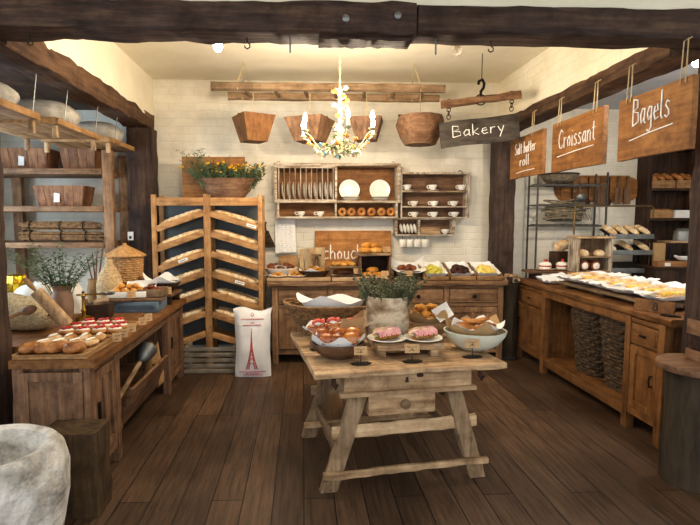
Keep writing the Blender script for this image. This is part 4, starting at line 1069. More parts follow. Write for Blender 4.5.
def sheet(c, w, d, label, seed=0, amp=.012, rz=0, mt='paper', up=(0, 0, 0, 0), name='paper_sheet', group=None, tilt=0):
    """a rumpled rectangular sheet; up lifts its four corners"""
    m = Matrix.Translation(c) @ Matrix.Rotation(rz, 4, 'Z') @ Matrix.Rotation(tilt, 4, 'X')
    def fn(u, v):
        cz = up[0]*(1-u)*(1-v)+up[1]*u*(1-v)+up[2]*u*v+up[3]*(1-u)*v
        edge = max(abs(u*2-1), abs(v*2-1))**4
        z = .002+amp*edge*(.6+.6*noise.noise(Vector((u*4+seed, v*4, seed))))+cz*edge
        x = (u-.5)*w*(1+.06*noise.noise(Vector((v*5, seed, 1)))); y = (v-.5)*d*(1+.06*noise.noise(Vector((u*5, seed, 7))))
        return m @ Vector((x, y, max(.0015, z)))
    s = MB(); s.grid(fn, 14, 14); o = s.build(name, mt, loc=c, smooth=False); return tag(o, label, 'paper', group)
CARDN = [0]
def card(p, label, w=.075, h=.05, rz=0, stand=None, lean=.25, mt='card'):
    """kraft price card with two scribbled lines; stand: None (leans) or height of its wire stem"""
    CARDN[0] += 1; p = Vector(p); t = thing('price_card', label, 'card', p, 'kraft price cards', rz); mw = world_of(t)
    z0_ = stand if stand else .0015
    m = mw @ Matrix.Translation((0, 0, z0_)) @ Matrix.Rotation(PI/2-lean, 4, 'X')
    s = MB(); mbox(s, m, -w/2, w/2, 0, h, -.0015, .0015); c = s.build('card', mt, t, smooth=False)
    s = MB(); r_ = random.Random(CARDN[0])
    for (y, r0, k) in ((h*.68, .0013, 5), (h*.3, .0022, 3)):
        x = -w*.34*(1 if k == 5 else .7)
        for q in range(k):
            x2 = x+w*.68/5*.75; s.tube([m @ Vector((x, y+r_.uniform(-.003, .003), .002)), m @ Vector(((x+x2)/2, y+r_.uniform(-.007, .007), .002)), m @ Vector((x2, y+r_.uniform(-.003, .003), .002))], r0, 4); x += w*.68/5
    s.build('writing', 'ink', c)
    if stand:
        s = MB(); s.tube([mw @ Vector((0, .004, .004)), mw @ Vector((0, .004, stand+h*.5))], .0022, 5); s.build('stem', 'iron', t)
        s = MB(); poly = [(-.06, .0), (-.045, -.022), (-.02, -.03), (.025, -.028), (.05, -.012), (.062, .006), (.04, .016), (.048, .03), (.015, .02), (-.02, .03), (-.03, .016)]
        s.prism(poly, mw @ Matrix.Translation((0, 0, .0005)), .005); s.build('base', 'iron', t, smooth=False)
    else:
        s = MB(); mbox(s, mw, -.012, .012, .002, .03, 0, .006); s.build('clip_foot', 'pale_x', t)
    return t
def bowl(name, label, c, prof, mt, sx=1, sy=1, wob=0, rz=0, cat='bowl', seed=0, n=32):
    s = MB(); s.lathe(prof, c, n, Matrix.Rotation(rz, 4, 'Z'), sx, sy, wob, seed); return tag(s.build(name, mt, loc=c), label, cat)
def woven(s, c, a0, a1, h, nr=14, nseg=48, ex=2.0, thick=.006, amp=.004, wav=12, rz=0, open_end=0):
    """horizontal woven strands between two superellipse outlines a0=(rx,ry) below and a1 above"""
    m = Matrix.Translation(c) @ Matrix.Rotation(rz, 4, 'Z')
    for r_ in range(nr):
        t = (r_+.5)/nr; rx = a0[0]+(a1[0]-a0[0])*t; ry = a0[1]+(a1[1]-a0[1])*t; pts = []
        for j in range(nseg):
            A = 2*PI*j/nseg; cx, sy = math.cos(A), math.sin(A)
            kx_ = math.copysign(abs(cx)**(2/ex), cx); ky_ = math.copysign(abs(sy)**(2/ex), sy)
            o = amp*(1 if (j*wav*2//nseg+r_) % 2 else -1)
            pts.append(m @ Vector((kx_*(rx+o), ky_*(ry+o), h*t+.002*noise.noise(Vector((j*.5, r_, 3))))))
        s.tube(pts, [thick*(1+.2*noise.noise(Vector((j*.7, r_*2.1, 0)))) for j in range(nseg)], 5, True)
    return s
def stakes(s, c, a0, a1, h, n=24, ex=2.0, r=.004, rz=0):
    m = Matrix.Translation(c) @ Matrix.Rotation(rz, 4, 'Z')
    for j in range(n):
        A = 2*PI*j/n; cx, sy = math.cos(A), math.sin(A); kx_ = math.copysign(abs(cx)**(2/ex), cx); ky_ = math.copysign(abs(sy)**(2/ex), sy)
        s.tube([m @ Vector((kx_*a0[0], ky_*a0[1], 0)), m @ Vector((kx_*a1[0], ky_*a1[1], h))], r, 4)
    return s
def ring(s, c, a, z, r, ex=2.0, n=40, rz=0, amp=0):
    m = Matrix.Translation(c) @ Matrix.Rotation(rz, 4, 'Z'); pts = []
    for j in range(n):
        A = 2*PI*j/n; cx, sy = math.cos(A), math.sin(A)
        pts.append(m @ Vector((math.copysign(abs(cx)**(2/ex), cx)*a[0], math.copysign(abs(sy)**(2/ex), sy)*a[1], z+amp*math.cos(2*A))))
    s.tube(pts, r, 6, True); return s
def basketfloor(s, c, a, ex=2.0, rz=0, z=.004):
    m = Matrix.Translation(c) @ Matrix.Rotation(rz, 4, 'Z'); n = 32; vs = []
    for zz in (z-.003, z+.003):
        for j in range(n):
            A = 2*PI*j/n; cx, sy = math.cos(A), math.sin(A); vs.append((math.copysign(abs(cx)**(2/ex), cx)*a[0], math.copysign(abs(sy)**(2/ex), sy)*a[1], zz))
    s._add(vs, [tuple(range(n))[::-1], tuple(range(n, 2*n))]+[(j, (j+1) % n, n+(j+1) % n, n+j) for j in range(n)], m); return s
BOWL = lambda R, h, t=.012, f=.45: [(0, 0), (R*f, 0), (R*.75, h*.32), (R*.95, h*.75), (R, h), (R-t, h), (R*.95-t, h*.75), (R*.75-t, h*.36), (R*f-t*.5, t), (0, t)]

# ------------------------------------------------------------------ on the sideboard, left to right
a = at(267, 283, Y=5.17); b_ = at(331, 283, Y=5.17)
tag(MB().b2(a.x, b_.x-.0, 5.17, 5.37, ZB+.001, ZB+.034, .004).build('wooden_plank', 'pale_x', loc=(a.x, 5.17, ZB)), 'thick pale plank under the two small plates at the left end of the sideboard', 'board')
zp = ZB+.036
for k, px in enumerate((278, 297)):
    p = at(px, 277, Y=5.27)
    side = ['left', 'right'][k]
    pl3 = MB().lathe([(0, .008), (.06, .008), (.098, .022), (.1, .019), (.06, 0), (0, 0)], (p.x, 5.27, zp), 24).build('small_plate', 'porcelain', loc=(p.x, 5.27, zp)); tag(pl3, f'{side} of two small white plates on the pale plank', 'plate')
    pr_ = bun_proto(.021, .75, ['gold', 'fried'][k], 3+k, .25, 'pastry_bite', 'pastry')
    r_ = random.Random(k); sp = []
    for q in range(11): sp.append((p.x+.062*math.cos(q*2.4)*math.sqrt((q+.5)/11), 5.27+.062*math.sin(q*2.4)*math.sqrt((q+.5)/11), zp+.010+(.022 if q < 3 else 0)))
    place(pr_, sp, f'nut topped pastry bite on the {side} small plate', f'pastry bites on the {side} small plate', rs=k)
card(at(291.5, 275.5, Y=5.38)*Vector((1, 1, 0)).length*0+Vector((at(293, 272, Y=5.385).x, 5.385, ZB)), 'kraft card standing behind the two small plates on the sideboard', .10, .07, stand=.035)
p = at(281, 268, Y=5.52); zb = at(281, 268, Y=5.52).z
t = thing('cake_stand', 'white oval footed platter of brown buns at the left end of the sideboard', 'cake stand', (p.x, 5.52, ZB))
s = MB(); s.lathe([(0, zb-ZB-.012), (.13, zb-ZB-.012), (.185, zb-ZB+.004), (.19, zb-ZB+.0), (.15, zb-ZB-.055), (0, zb-ZB-.06)], (p.x, 5.52, ZB), 32, None, 1, .72); s.build('platter', 'porcelain', t)
s = MB(); s.lathe([(0, .001), (.09, .001), (.085, .012), (.035, .03), (.03, zb-ZB-.061), (0, zb-ZB-.061)], (p.x, 5.52, ZB), 24); s.build('foot', 'porcelain', t)
bb = bun_proto(.05, .8, 'brownbun', 5, .15)
place(bb, [(p.x-.1, 5.48, zb-.008), (p.x, 5.46, zb-.008), (p.x+.1, 5.48, zb-.008), (p.x-.05, 5.58, zb-.008), (p.x+.06, 5.58, zb-.008)], 'dark brown bun on the white oval platter', 'buns on the oval platter')
liner((p.x, 5.52, zb-.011), .12, .085, .035, 'white paper with raised corners under the dark buns on the oval platter', 4, depth=.025)
a = at(291, 258, Y=5.645); s = MB(); s.b2(a.x-.13, a.x+.08, 5.63, 5.665, ZB+.001, a.z+.03, .003); tag(s.build('wooden_board', 'pine_x', loc=(a.x, 5.65, ZB)), 'low wooden board propped behind the oval platter under the menu sheets', 'board')
# upright cutting boards
for k, (pa_, pb_, y, tz) in enumerate([(299.5, 304, 5.58, 249), (304.5, 313.5, 5.565, 248.5), (313, 325.5, 5.60, 247.5)]):
    xa, xb = at(pa_, 262, Y=y).x, at(pb_, 262, Y=y).x; zt_ = at(310, tz, Y=y).z
    s = MB(); s.box(((xa+xb)/2, y+.02, (ZB+.002+zt_)/2), (xb-xa-.004, .024, zt_-ZB-.004), (-3, 0, 0), .008)
    tag(s.build('cutting_board', 'cream_z', loc=((xa+xb)/2, y, ZB)), ['narrow pale cutting board, leftmost of three standing beside the chouchou board', 'pale cutting board standing second of three beside the chouchou board', 'wide pale cutting board, nearest the chouchou board'][k], 'board', 'cutting boards standing on the sideboard')
p = at(316.5, 262, Y=5.50); zt_ = at(316, 254.5, Y=5.5).z
t = thing('wooden_pedestal', 'small round topped wooden pedestal before the cutting boards', 'pedestal', (p.x, 5.5, ZB))
s = MB(); s.lathe([(0, 0), (.05, 0), (.05, .015), (.022, .03), (.02, zt_-ZB-.02), (0, zt_-ZB-.02)], (p.x, 5.5, ZB+.001), 18); s.build('column', 'old_z', t)
s = MB(); s.lathe([(0, zt_-ZB-.019), (.055, zt_-ZB-.019), (.055, zt_-ZB), (0, zt_-ZB)], (p.x, 5.5, ZB+.001), 20); s.build('round_top', 'grey_x', t)
# dark boat bowl of cookies
p = at(314, 276, Y=5.3); 
bowl('wooden_bowl', 'dark boat shaped wooden bowl heaped with golden cookies on the sideboard', (p.x, 5.32, ZB), BOWL(.165, .10, .012, .3), 'dark_x', 1, .62, .03)
liner((p.x, 5.32, ZB+.05), .135, .085, .05, 'white paper lining the dark boat bowl of cookies', 8, depth=.03)
ck = MB().lathe([(0, .0), (.024, 0), (.028, .006), (.02, .014), (0, .016)], (0, 0, 0), 12, wob=.2).build('cookie', 'fried', loc=(0, 0, 0)); tag(ck, 'x', 'cookie')
r_ = random.Random(2); sp = []
for q in range(26):
    f = math.sqrt((q+.5)/26); sp.append((p.x+.115*f*math.cos(q*2.4), 5.32+.066*f*math.sin(q*2.4), ZB+.085+.045*(1-f)+.003*(q % 3)))
place(ck, sp, 'small golden cookie heaped in the dark boat bowl', 'cookies in the dark boat bowl', [(r_.uniform(-.6, .6), r_.uniform(-.6, .6), 0) for _ in sp])
# croissants on a footed tray, chocolate sticks on a pale tray
p = at(343, 264.5, Y=5.5); zt_ = p.z-.012
t = thing('footed_tray', 'grey footed tray of flaky croissants in front of the chouchou board', 'tray', (p.x, 5.5, ZB))
s = MB(); s.b2(p.x-.16, p.x+.16, 5.41, 5.58, zt_-.018, zt_, .003); s.build('tray_board', 'grey_x', t)
for x in (p.x-.13, p.x+.13): s = MB(); s.b2(x-.015, x+.015, 5.43, 5.56, ZB+.001, zt_-.0185, .002); s.build('leg', 'grey_z', t)
cr_ = croissant_mb(MB(), .04, .026, 1).build('croissant', 'gold', loc=(0, 0, 0)); tag(cr_, 'x', 'pastry')
place(cr_, [(p.x-.09, 5.46, zt_+.003), (p.x+.0, 5.45, zt_+.003), (p.x+.09, 5.46, zt_+.003), (p.x-.04, 5.53, zt_+.003), (p.x+.05, 5.535, zt_+.003)], 'flaky croissant on the grey footed tray', 'croissants on the grey footed tray')
sheet((p.x+.125, 5.53, zt_+.0005), .07, .07, 'grey folded paper corner standing on the footed tray of croissants', 3, .01, .4, 'kraft', (.05, .09, .05, 0))
a, b_ = at(332, 280, Y=5.2), at(362, 280, Y=5.2)
t = thing('wooden_tray', 'pale shallow wooden tray of dark chocolate sticks at the front of the sideboard', 'tray', ((a.x+b_.x)/2, 5.27, ZB))
s = MB(); s.b2(a.x, b_.x, 5.19, 5.36, ZB+.001, ZB+.010); s.b2(a.x, b_.x, 5.18, 5.19, ZB+.001, ZB+.04, .002); s.b2(a.x, b_.x, 5.36, 5.37, ZB+.001, ZB+.05, .002); s.b2(a.x, a.x+.01, 5.19, 5.36, ZB+.010, ZB+.045, .002); s.b2(b_.x-.01, b_.x, 5.19, 5.36, ZB+.01, ZB+.045, .002); s.build('tray_box', 'pale_x', t)
sheet(((a.x+b_.x)/2, 5.275, ZB+.030), b_.x-a.x-.03, .15, 'white paper sheet in the pale tray of chocolate sticks', 5, .012)
st = MB(); st.ell((0, 0, .014), (.085, .014, .014), None, .15, 4, 14, 8); st = st.build('chocolate_stick', 'choc', loc=(0, 0, 0)); tag(st, 'x', 'pastry')
xm_ = (a.x+b_.x)/2
place(st, [(xm_-.08, 5.22, ZB+.036), (xm_+.07, 5.23, ZB+.036), (xm_-.05, 5.27, ZB+.036), (xm_+.08, 5.285, ZB+.036), (xm_-.02, 5.325, ZB+.036), (xm_+.0, 5.275, ZB+.066)], 'dark chocolate stick on the pale shallow tray', 'chocolate sticks on the pale tray', [(0, 0, .1), (0, 0, -.15), (0, 0, .05), (0, 0, .2), (0, 0, -.1), (0, 0, .15)])
card((at(358, 270, Y=5.39).x, 5.39, ZB), 'kraft card behind the tray of chocolate sticks, left of the open box', .095, .06, stand=.055)
# open box with croissants
a, b_ = at(360, 280, Y=5.22), at(391, 280, Y=5.22); zt_ = at(375, 254, Y=5.22).z; yb_ = 5.5
t = thing('display_box', 'open fronted wooden box with croissants inside and on top, before the chouchou board', 'box', ((a.x+b_.x)/2, 5.36, ZB))
s = MB(); s.b2(a.x, a.x+.016, 5.22, yb_, ZB+.001, zt_-.02, .002); s.b2(b_.x-.016, b_.x, 5.22, yb_, ZB+.001, zt_-.02, .002); s.b2(a.x+.016, b_.x-.016, 5.22, yb_, ZB+.001, ZB+.014); s.build('side_panel', 'old_z', t)
s = MB(); s.b2(a.x+.016, b_.x-.016, yb_-.012, yb_, ZB+.014, zt_-.02); s.build('back_panel', 'dark_x', t)
s = MB(); s.hewn((a.x-.05, 5.355, zt_-.007), (b_.x+.01, 5.355, zt_-.007), .3, .024, .003, 14, .006, 51); s.build('top_board', 'grey_x', t)
zt_ += .009
cb = croissant_mb(MB(), .042, .036, 2, 5).build('croissant', 'gold', loc=(0, 0, 0)); tag(cb, 'x', 'pastry')
xm_ = at(371, 252, Y=5.3).x
place(cb, [(xm_-.065, 5.28, zt_), (xm_+.055, 5.28, zt_), (xm_-.06, 5.39, zt_), (xm_+.06, 5.39, zt_), (xm_-.05, 5.31, zt_+.05), (xm_+.05, 5.31, zt_+.05)], 'golden croissant bun on top of the open box', 'croissants on top of the open box', [(0, 0, .2*k) for k in range(6)], [1]*6)
card((at(386.5, 251, Y=5.36).x, 5.36, zt_), 'kraft card on top of the open croissant box', .085, .06)
xm_ = (a.x+b_.x)/2
plb = MB().lathe([(0, .006), (.09, .006), (.125, .018), (.127, .015), (.09, 0), (0, 0)], (xm_-.01, 5.33, ZB+.015), 24, None, 1, .75).build('white_plate', 'porcelain', loc=(xm_-.01, 5.33, ZB+.015)); tag(plb, 'white oval plate of croissants inside the open box', 'plate')
ci = dup(cb, (0, 0, 0)); ci['group'] = 'croissants inside the open box'
place(ci, [(xm_-.075, 5.31, ZB+.028), (xm_+.03, 5.30, ZB+.028), (xm_-.02, 5.38, ZB+.028), (xm_-.02, 5.33, ZB+.078)], 'golden croissant on the plate inside the open box', 'croissants inside the open box', [(0, 0, .3), (0, 0, 2.8), (0, 0, 1), (0, 0, .2)], [.95]*4)
card((at(386, 278, Y=5.235).x-.01, 5.237, ZB+.015), 'kraft card leaning at the front of the open box beside the inner croissants', .08, .085)
# wicker basket of chocolate balls
p = at(408, 276, Y=5.33); bc = Vector((p.x, 5.36, ZB))
t = thing('wicker_basket', 'low dark wicker basket of chocolate balls lined with white paper on the sideboard', 'basket', bc)
s = MB(); woven(s, bc, (.125, .12), (.145, .14), .085, 7, 48, 3.5, .007, .003); s.build('weave', 'wickerdark', t)
s = MB(); stakes(s, bc, (.125, .12), (.146, .141), .088, 20, 3.5, .004); basketfloor(s, bc, (.12, .115), 3.5); ring(s, bc, (.147, .142), .09, .008, 3.5); s.build('rim', 'wickerdark', t)
def tallliner(c, w, d, h, label, seed, back=.14):
    """folded paper that rises behind and spills over the front"""
    def fn(u, v):
        x = (u-.5)*w*(1.0+.25*v); f = v
        y = -d/2*1.1+d*1.05*min(1, f*1.5); z = .0 if f > .2 else -.02*(1-f/.2)
        if f > .55: z += (f-.55)/.45*back*(.75+.3*math.sin(u*5+seed)+.2*noise.noise(Vector((u*3, seed, 0))))
        z += .03*abs(u*2-1)**3*(1-.3*f)+.008*noise.noise(Vector((u*6, v*6, seed)))
        return Vector(c)+Vector((x, y, z))
    s = MB(); s.grid(fn, 14, 16); return tag(s.build('paper_liner', 'paper', loc=c, smooth=False), label, 'paper')
tallliner(bc+Vector((0, -.0, .098)), .34, .28, .19, 'large white paper standing up behind the chocolate balls in the wicker basket', 2)
cbp = bun_proto(.036, .9, 'choc', 6, .15, 'chocolate_ball', 'pastry')
cbp.data.materials[0] = M['brownbun']
place(cbp, [(bc.x-.09, bc.y-.06, bc.z+.104), (bc.x-.02, bc.y-.07, bc.z+.104), (bc.x+.05, bc.y-.06, bc.z+.104), (bc.x-.055, bc.y, bc.z+.106), (bc.x+.02, bc.y, bc.z+.106)], 'brown chocolate ball in the paper lined wicker basket', 'chocolate balls in the wicker basket')
card((at(409, 273, Y=5.19).x, 5.185, ZB), 'kraft card in front of the wicker basket of chocolate balls', .085, .055, stand=.05)
# three slanted white-lined trays
def slant_tray(pl_, pr2, mt, food, label, n, fr_, seed, what, grp):
    xa, xb = at(pl_, 276, Y=5.2).x, at(pr2, 276, Y=5.2).x; xm_ = (xa+xb)/2; w = xb-xa
    t = thing('display_tray', label, 'tray', (xm_, 5.2, ZB))
    tl = rad(16); m = Matrix.Translation((xm_, 5.2, ZB+.006)) @ Matrix.Rotation(tl, 4, 'X')
    s = MB(); d = .36; mbox(s, m, -w/2, w/2, 0, d, 0, .012); mbox(s, m, -w/2, w/2, -.012, 0, 0, .04, .002); mbox(s, m, -w/2, -w/2+.01, 0, d, .012, .055, .002); mbox(s, m, w/2-.01, w/2, 0, d, .012, .055, .002); mbox(s, m, -w/2, w/2, d, d+.012, 0, .055, .002)
    s.build('tray_box', 'pine_x', t)
    s = MB(); zb_ = math.sin(tl)*d
    s.b2(xm_-w/2+.01, xm_+w/2-.01, 5.2+math.cos(tl)*d-.05, 5.2+math.cos(tl)*d-.03, ZB+.001, ZB+.003+zb_-.02); s.build('prop', 'old_x', t)
    def fn(u, v):
        e = max(abs(u*2-1), abs(v*2-1)); lift = max(0, (e-.8)/.2)*(.055+.02*noise.noise(Vector((u*5, v*5, seed))))
        return m @ Vector(((u-.5)*(w-.026)*(1+.0*e), .008+v*(d-.016)*1.0, .016+lift+.004*noise.noise(Vector((u*7, v*7, seed)))))
    s = MB(); s.grid(fn, 16, 16); o = s.build('paper_liner', 'paper', loc=(xm_, 5.2, ZB), smooth=False); tag(o, f'white paper lining the tray of {what[1]}', 'paper')
    sp = []; rr = random.Random(seed)
    for q in range(n):
        f = math.sqrt((q+.5)/n); x = fr_*w*.5*f*math.cos(q*2.4); y = d*.42+d*.26*f*math.sin(q*2.4); z = .022+(.03 if f < .5 else 0)
        sp.append(tuple(m @ Vector((x, y, z))))
    return place(food, sp, what[0], grp, rs=seed)
slant_tray(424, 449, 'pine_x', bun_proto(.042, .75, 'pistachio', 7, .22, 'sponge_bite', 'pastry'), 'slanted tray of yellow green sponge bites, left of three trays', 13, .72, 1, ('yellow green sponge bite in the left slanted tray', 'yellow green sponge bites'), 'sponge bites in the left tray')
slant_tray(450.5, 475.5, 'pine_x', bun_proto(.045, .8, 'choc', 8, .12, 'chocolate_muffin', 'pastry'), 'slanted tray of dark chocolate muffins, middle of three trays', 9, .62, 2, ('dark chocolate muffin in the middle slanted tray', 'dark chocolate muffins'), 'muffins in the middle tray')
slant_tray(477, 502, 'pine_x', bun_proto(.048, .7, 'lemon', 9, .15, 'cream_puff', 'pastry'), 'slanted tray of pale yellow puffs at the right end of the sideboard', 8, .6, 3, ('pale yellow puff in the right slanted tray', 'pale yellow puffs'), 'puffs in the right tray')

# ------------------------------------------------------------------ dark log, hoop and pan in the corner
lx, ly = 2.247, 5.31
tag(MB().lathe([(0, .001), (.10, .001), (.122, .04), (.126, .04), (.118, .02), (.1, .012), (0, .012)], (lx-.005, ly, 0), 28, None, .88, 1).build('metal_pan', 'steel', loc=(lx-.005, ly, 0)), 'round grey metal pan under the dark stump in the corner', 'pan')
tag(MB().lathe([(0, .014), (.092, .014), (.09, .3), (.085, .6), (.09, .82), (.084, .825), (0, .825)], (lx-.005, ly, 0), 20, wob=.12, seed=5).build('tree_stump', 'log', loc=(lx-.005, ly, 0)), 'tall dark tree stump in the corner right of the sideboard', 'stump')
s = MB(); pts = [Vector((lx-.115+.22*k/12, ly-.03+.02*math.sin(k), .835+.085*math.sin(PI*(k/12))**.8)) for k in range(13)]
for k in range(12): s.bar(pts[k], pts[k+1]+(pts[k+1]-pts[k])*.15, .13, .018)
tag(s.build('wooden_hoop', 'pale_x', loc=(lx, ly, .83)), 'arched piece of pale bent wood lying on the dark corner stump', 'hoop')
# ------------------------------------------------------------------ centre work table
ZT = .70
fl_, fr_ = at(315, 374, Z=ZT), at(507, 363, Z=ZT)
ang = math.atan2(fr_.y-fl_.y, fr_.x-fl_.x); LT = (fr_-fl_).length; DT = 1.02
TB = Vector((fl_.x, fl_.y, 0))
tb = thing('work_table', 'scrubbed pale wooden work table with splayed plank legs in the room centre', 'table', TB, rz=ang)
TM = world_of(tb)
def tw(x, y, z): return TM @ Vector((x, y, z))
def tl(v): return TM.inverted() @ Vector(v)
tops = [('pale_x', 0, .34), ('pale_x', .343, .68), ('pale_x', .683, DT)]
s = MB()
for k, (mt, y0, y1) in enumerate(tops):
    s.hewn(tw(-.004*k, (y0+y1)/2, ZT-.0165), tw(LT+.005*k, (y0+y1)/2, ZT-.0165), y1-y0, .033, .0025, 24, .006, 60+k)
s.build('tabletop', 'pale_x', tb)
s = MB(); ax0, ax1 = .17, LT-.19
s._boxm(((ax1-ax0)/2, .012, .048), TM @ Matrix.Translation(((ax0+ax1)/2, .06, ZT-.083)), .004)
ap = s.build('apron', 'pale_x', tb)
s = MB(); s._boxm(((ax1-ax0)/2+.025, .028, .012), TM @ Matrix.Translation(((ax0+ax1)/2, .056, ZT-.143)), .004); s.build('ledge', 'pale_x', tb)
s = MB()
for x in (ax0+.012, ax1-.012): s._boxm((.012, .40, .048), TM @ Matrix.Translation((x, .485, ZT-.083)), .003)
s._boxm(((ax1-ax0)/2, .012, .048), TM @ Matrix.Translation(((ax0+ax1)/2, .9, ZT-.083)), .003)
s.build('apron', 'pale_y', tb)
s = MB(); c = tw((ax0+ax1)/2-.015, .047, ZT-.075); s._boxm((.007, .002, .012), Matrix.Translation(c) @ Matrix.Rotation(ang, 4, 'Z')); s._boxm((.012, .002, .004), Matrix.Translation(c-Vector((0, 0, .012))) @ Matrix.Rotation(ang, 4, 'Z')); s.build('keyhole', 'ink', ap)
s = MB(); s.ell(tw((ax0+ax1)/2+.06, .047, ZT-.055), (.022, .003, .012), None, .2, 3); s.build('wood_knot', 'dark_x', ap)
dx0, dx1 = ax0+.14, ax0+.53
s = MB(); s._boxm(((dx1-dx0)/2, .15, .058), TM @ Matrix.Translation(((dx0+dx1)/2, .20, ZT-.215)), .004); dr = s.build('drawer', 'pale_x', tb)
s = MB(); s.lathe([(0, 0), (.014, 0), (.014, .012), (.028, .02), (.028, .032), (.016, .038), (0, .038)], (0, 0, 0), 16, TM @ Matrix.Translation(((dx0+dx1)/2+.01, .05, ZT-.21)) @ Matrix.Rotation(PI/2, 4, 'X')); s.build('knob', 'grey_x', dr)
# splayed legs: front pair, back pair
lft = tl(at(331, 500, Z=0)); rft = tl(at(488, 487, Z=0))
tops_ = (ax0+.09, ax1-.10)
legs = []
yf_, yb2 = .085, .80
for (foot, topx) in ((lft.x, tops_[0]), (rft.x, tops_[1])):
    for y in (yf_, yb2):
        s = MB(); d = .02
        p0, p1 = Vector((foot, y, -.012)), Vector((topx, y, ZT-.156)); dr_ = (p1-p0).normalized()
        p0b = p0
        s.hewn(TM @ p0b, TM @ p1, .045, .095, .003, 14, .006, 70+int(foot*10)+int(y*7), up=TM.to_3x3() @ Vector((0, 0, 1)))
        bmesh.ops.bisect_plane(s.bm, geom=s.bm.verts[:]+s.bm.edges[:]+s.bm.faces[:], plane_co=(0, 0, .001), plane_no=(0, 0, -1), clear_outer=True)
        bmesh.ops.holes_fill(s.bm, edges=[e for e in s.bm.edges if e.is_boundary])
        s.build('leg', 'grey_z', tb); legs.append((foot, topx, y))
def legx(foot, topx, z): return foot+(topx-foot)*z/(ZT-.156)
for y in (yf_, yb2):
    z = .335
    s = MB(); s.hewn(tw(legx(lft.x, tops_[0], z)-.085, y-.0, z-.005), tw(legx(rft.x, tops_[1], z)+.085, y, z+.01), .028, .075, .004, 20, .01, 80+int(y*9)); s.build('stretcher', 'pale_x', tb)
    z = .115
    s = MB(); s.hewn(tw(legx(lft.x, tops_[0], z)-.07, y-.045, z-.01), tw(legx(rft.x, tops_[1], z)+.07, y-.045, z+.005), .04, .04, .004, 20, .01, 85+int(y*9)); s.build('foot_rail', 'pale_x', tb)
for (foot, topx) in ((lft.x, tops_[0]), (rft.x, tops_[1])):
    z = .20; x = legx(foot, topx, z)
    s = MB(); s.hewn(tw(x, yf_+.05, z), tw(x, yb2-.05, z), .03, .07, .004, 12, .008, 90); s.build('side_rail', 'grey_y', tb)
    z = .50; x = legx(foot, topx, z)
    s = MB(); s.hewn(tw(x, yf_+.05, z), tw(x, yb2-.05, z), .05, .085, .004, 12, .008, 92); s.build('side_rail', 'grey_y', tb)
for x in (.11, LT-.14):
    s = MB(); s.tube([tw(x, .05, ZT-.034), tw(x, .045, ZT-.075), tw(x+.012, .045, ZT-.1), tw(x+.02, .045, ZT-.08)], .012, 6); s.build('iron_fitting', 'rust', tb)
ZT += .004

# wicker trough basket at the back of the table
def tz(px, py): return at(px, py, Z=ZT)
Yb = 3.56
xa, xb = at(293, 330, Y=Yb).x, at(374, 330, Y=Yb).x; xm_ = (xa+xb)/2-.01
zr = at(333, 303, Y=Yb).z-ZT
bc = Vector((xm_, Yb, ZT))
t = thing('wicker_basket', 'long flared brown wicker basket with white paper at the back of the work table', 'basket', bc)
wt = (at(381, 303, Y=Yb).x-at(285, 303, Y=Yb).x)/2
s = MB(); woven(s, bc, (wt*.62, .12), (wt*.97, .17), zr, 15, 60, 3, .0075, .004, 15); s.build('weave', 'wicker', t)
s = MB(); stakes(s, bc, (wt*.62, .12), (wt*.98, .172), zr, 34, 3, .005); basketfloor(s, bc, (wt*.6, .115), 3); s.build('stake', 'wicker', t)
s = MB(); ring(s, bc, (wt, .176), zr+.004, .009, 3, amp=.012); ring(s, bc, (wt*.985, .17), zr-.012, .007, 3, amp=.01)
s.build('rim', 'wicker', t)
o = liner((xm_, Yb, ZT+.05), wt*.62, .115, .075, 'white paper standing up inside the long wicker basket', 12, depth=zr-.05)
s = MB(); rr = random.Random(4); c0 = at(364, 294, Y=Yb+.06)
for k in range(60):
    v = Vector((rr.gauss(0, 1), rr.gauss(0, 1), rr.gauss(0, 1))).normalized(); s.ell(c0+v*.036, (.011, .011, .011), None, 0, 0, 6, 4)
s.ell(c0, (.036,)*3); s.tube([c0, c0+Vector((.02, 0, -.06))], .006, 6)
tag(s.build('dried_flower', 'leafdark', loc=c0), 'round dark dried seed head at the right end of the long wicker basket', 'dried flower')

# birch pot with herbs
Yp = 3.24; pa_, pb_ = at(368, 300, Y=Yp-.1), at(413, 300, Y=Yp-.1); pc = Vector(((pa_.x+pb_.x)/2, Yp, ZT)); R = (pb_.x-pa_.x)/2
hp = at(390, 298, Y=Yp-.12).z-ZT
s = MB(); s.lathe([(0, 0), (R*.9, 0), (R*.94, .05), (R*.98, hp*.5), (R*1.02, hp*.96), (R*1.0, hp), (R*.9, hp), (R*.88, hp*.8), (0, hp*.8)], pc, 36, wob=.07, seed=4)
tag(s.build('birch_pot', 'birch', loc=pc), 'round pot of rough pale birch bark in the middle of the work table', 'pot')
plant('herb_plant', 'bushy grey green herb plant in the birch bark pot', (pc.x, pc.y, ZT+hp*.82), 120, 'herb', spread=R*.95, h=.19, leaf=.026, lw=.013, ex=1.15, ey=1.1, per=22, stemmat='leafdark', fl='leafdark', flp=.9, flr=.011)

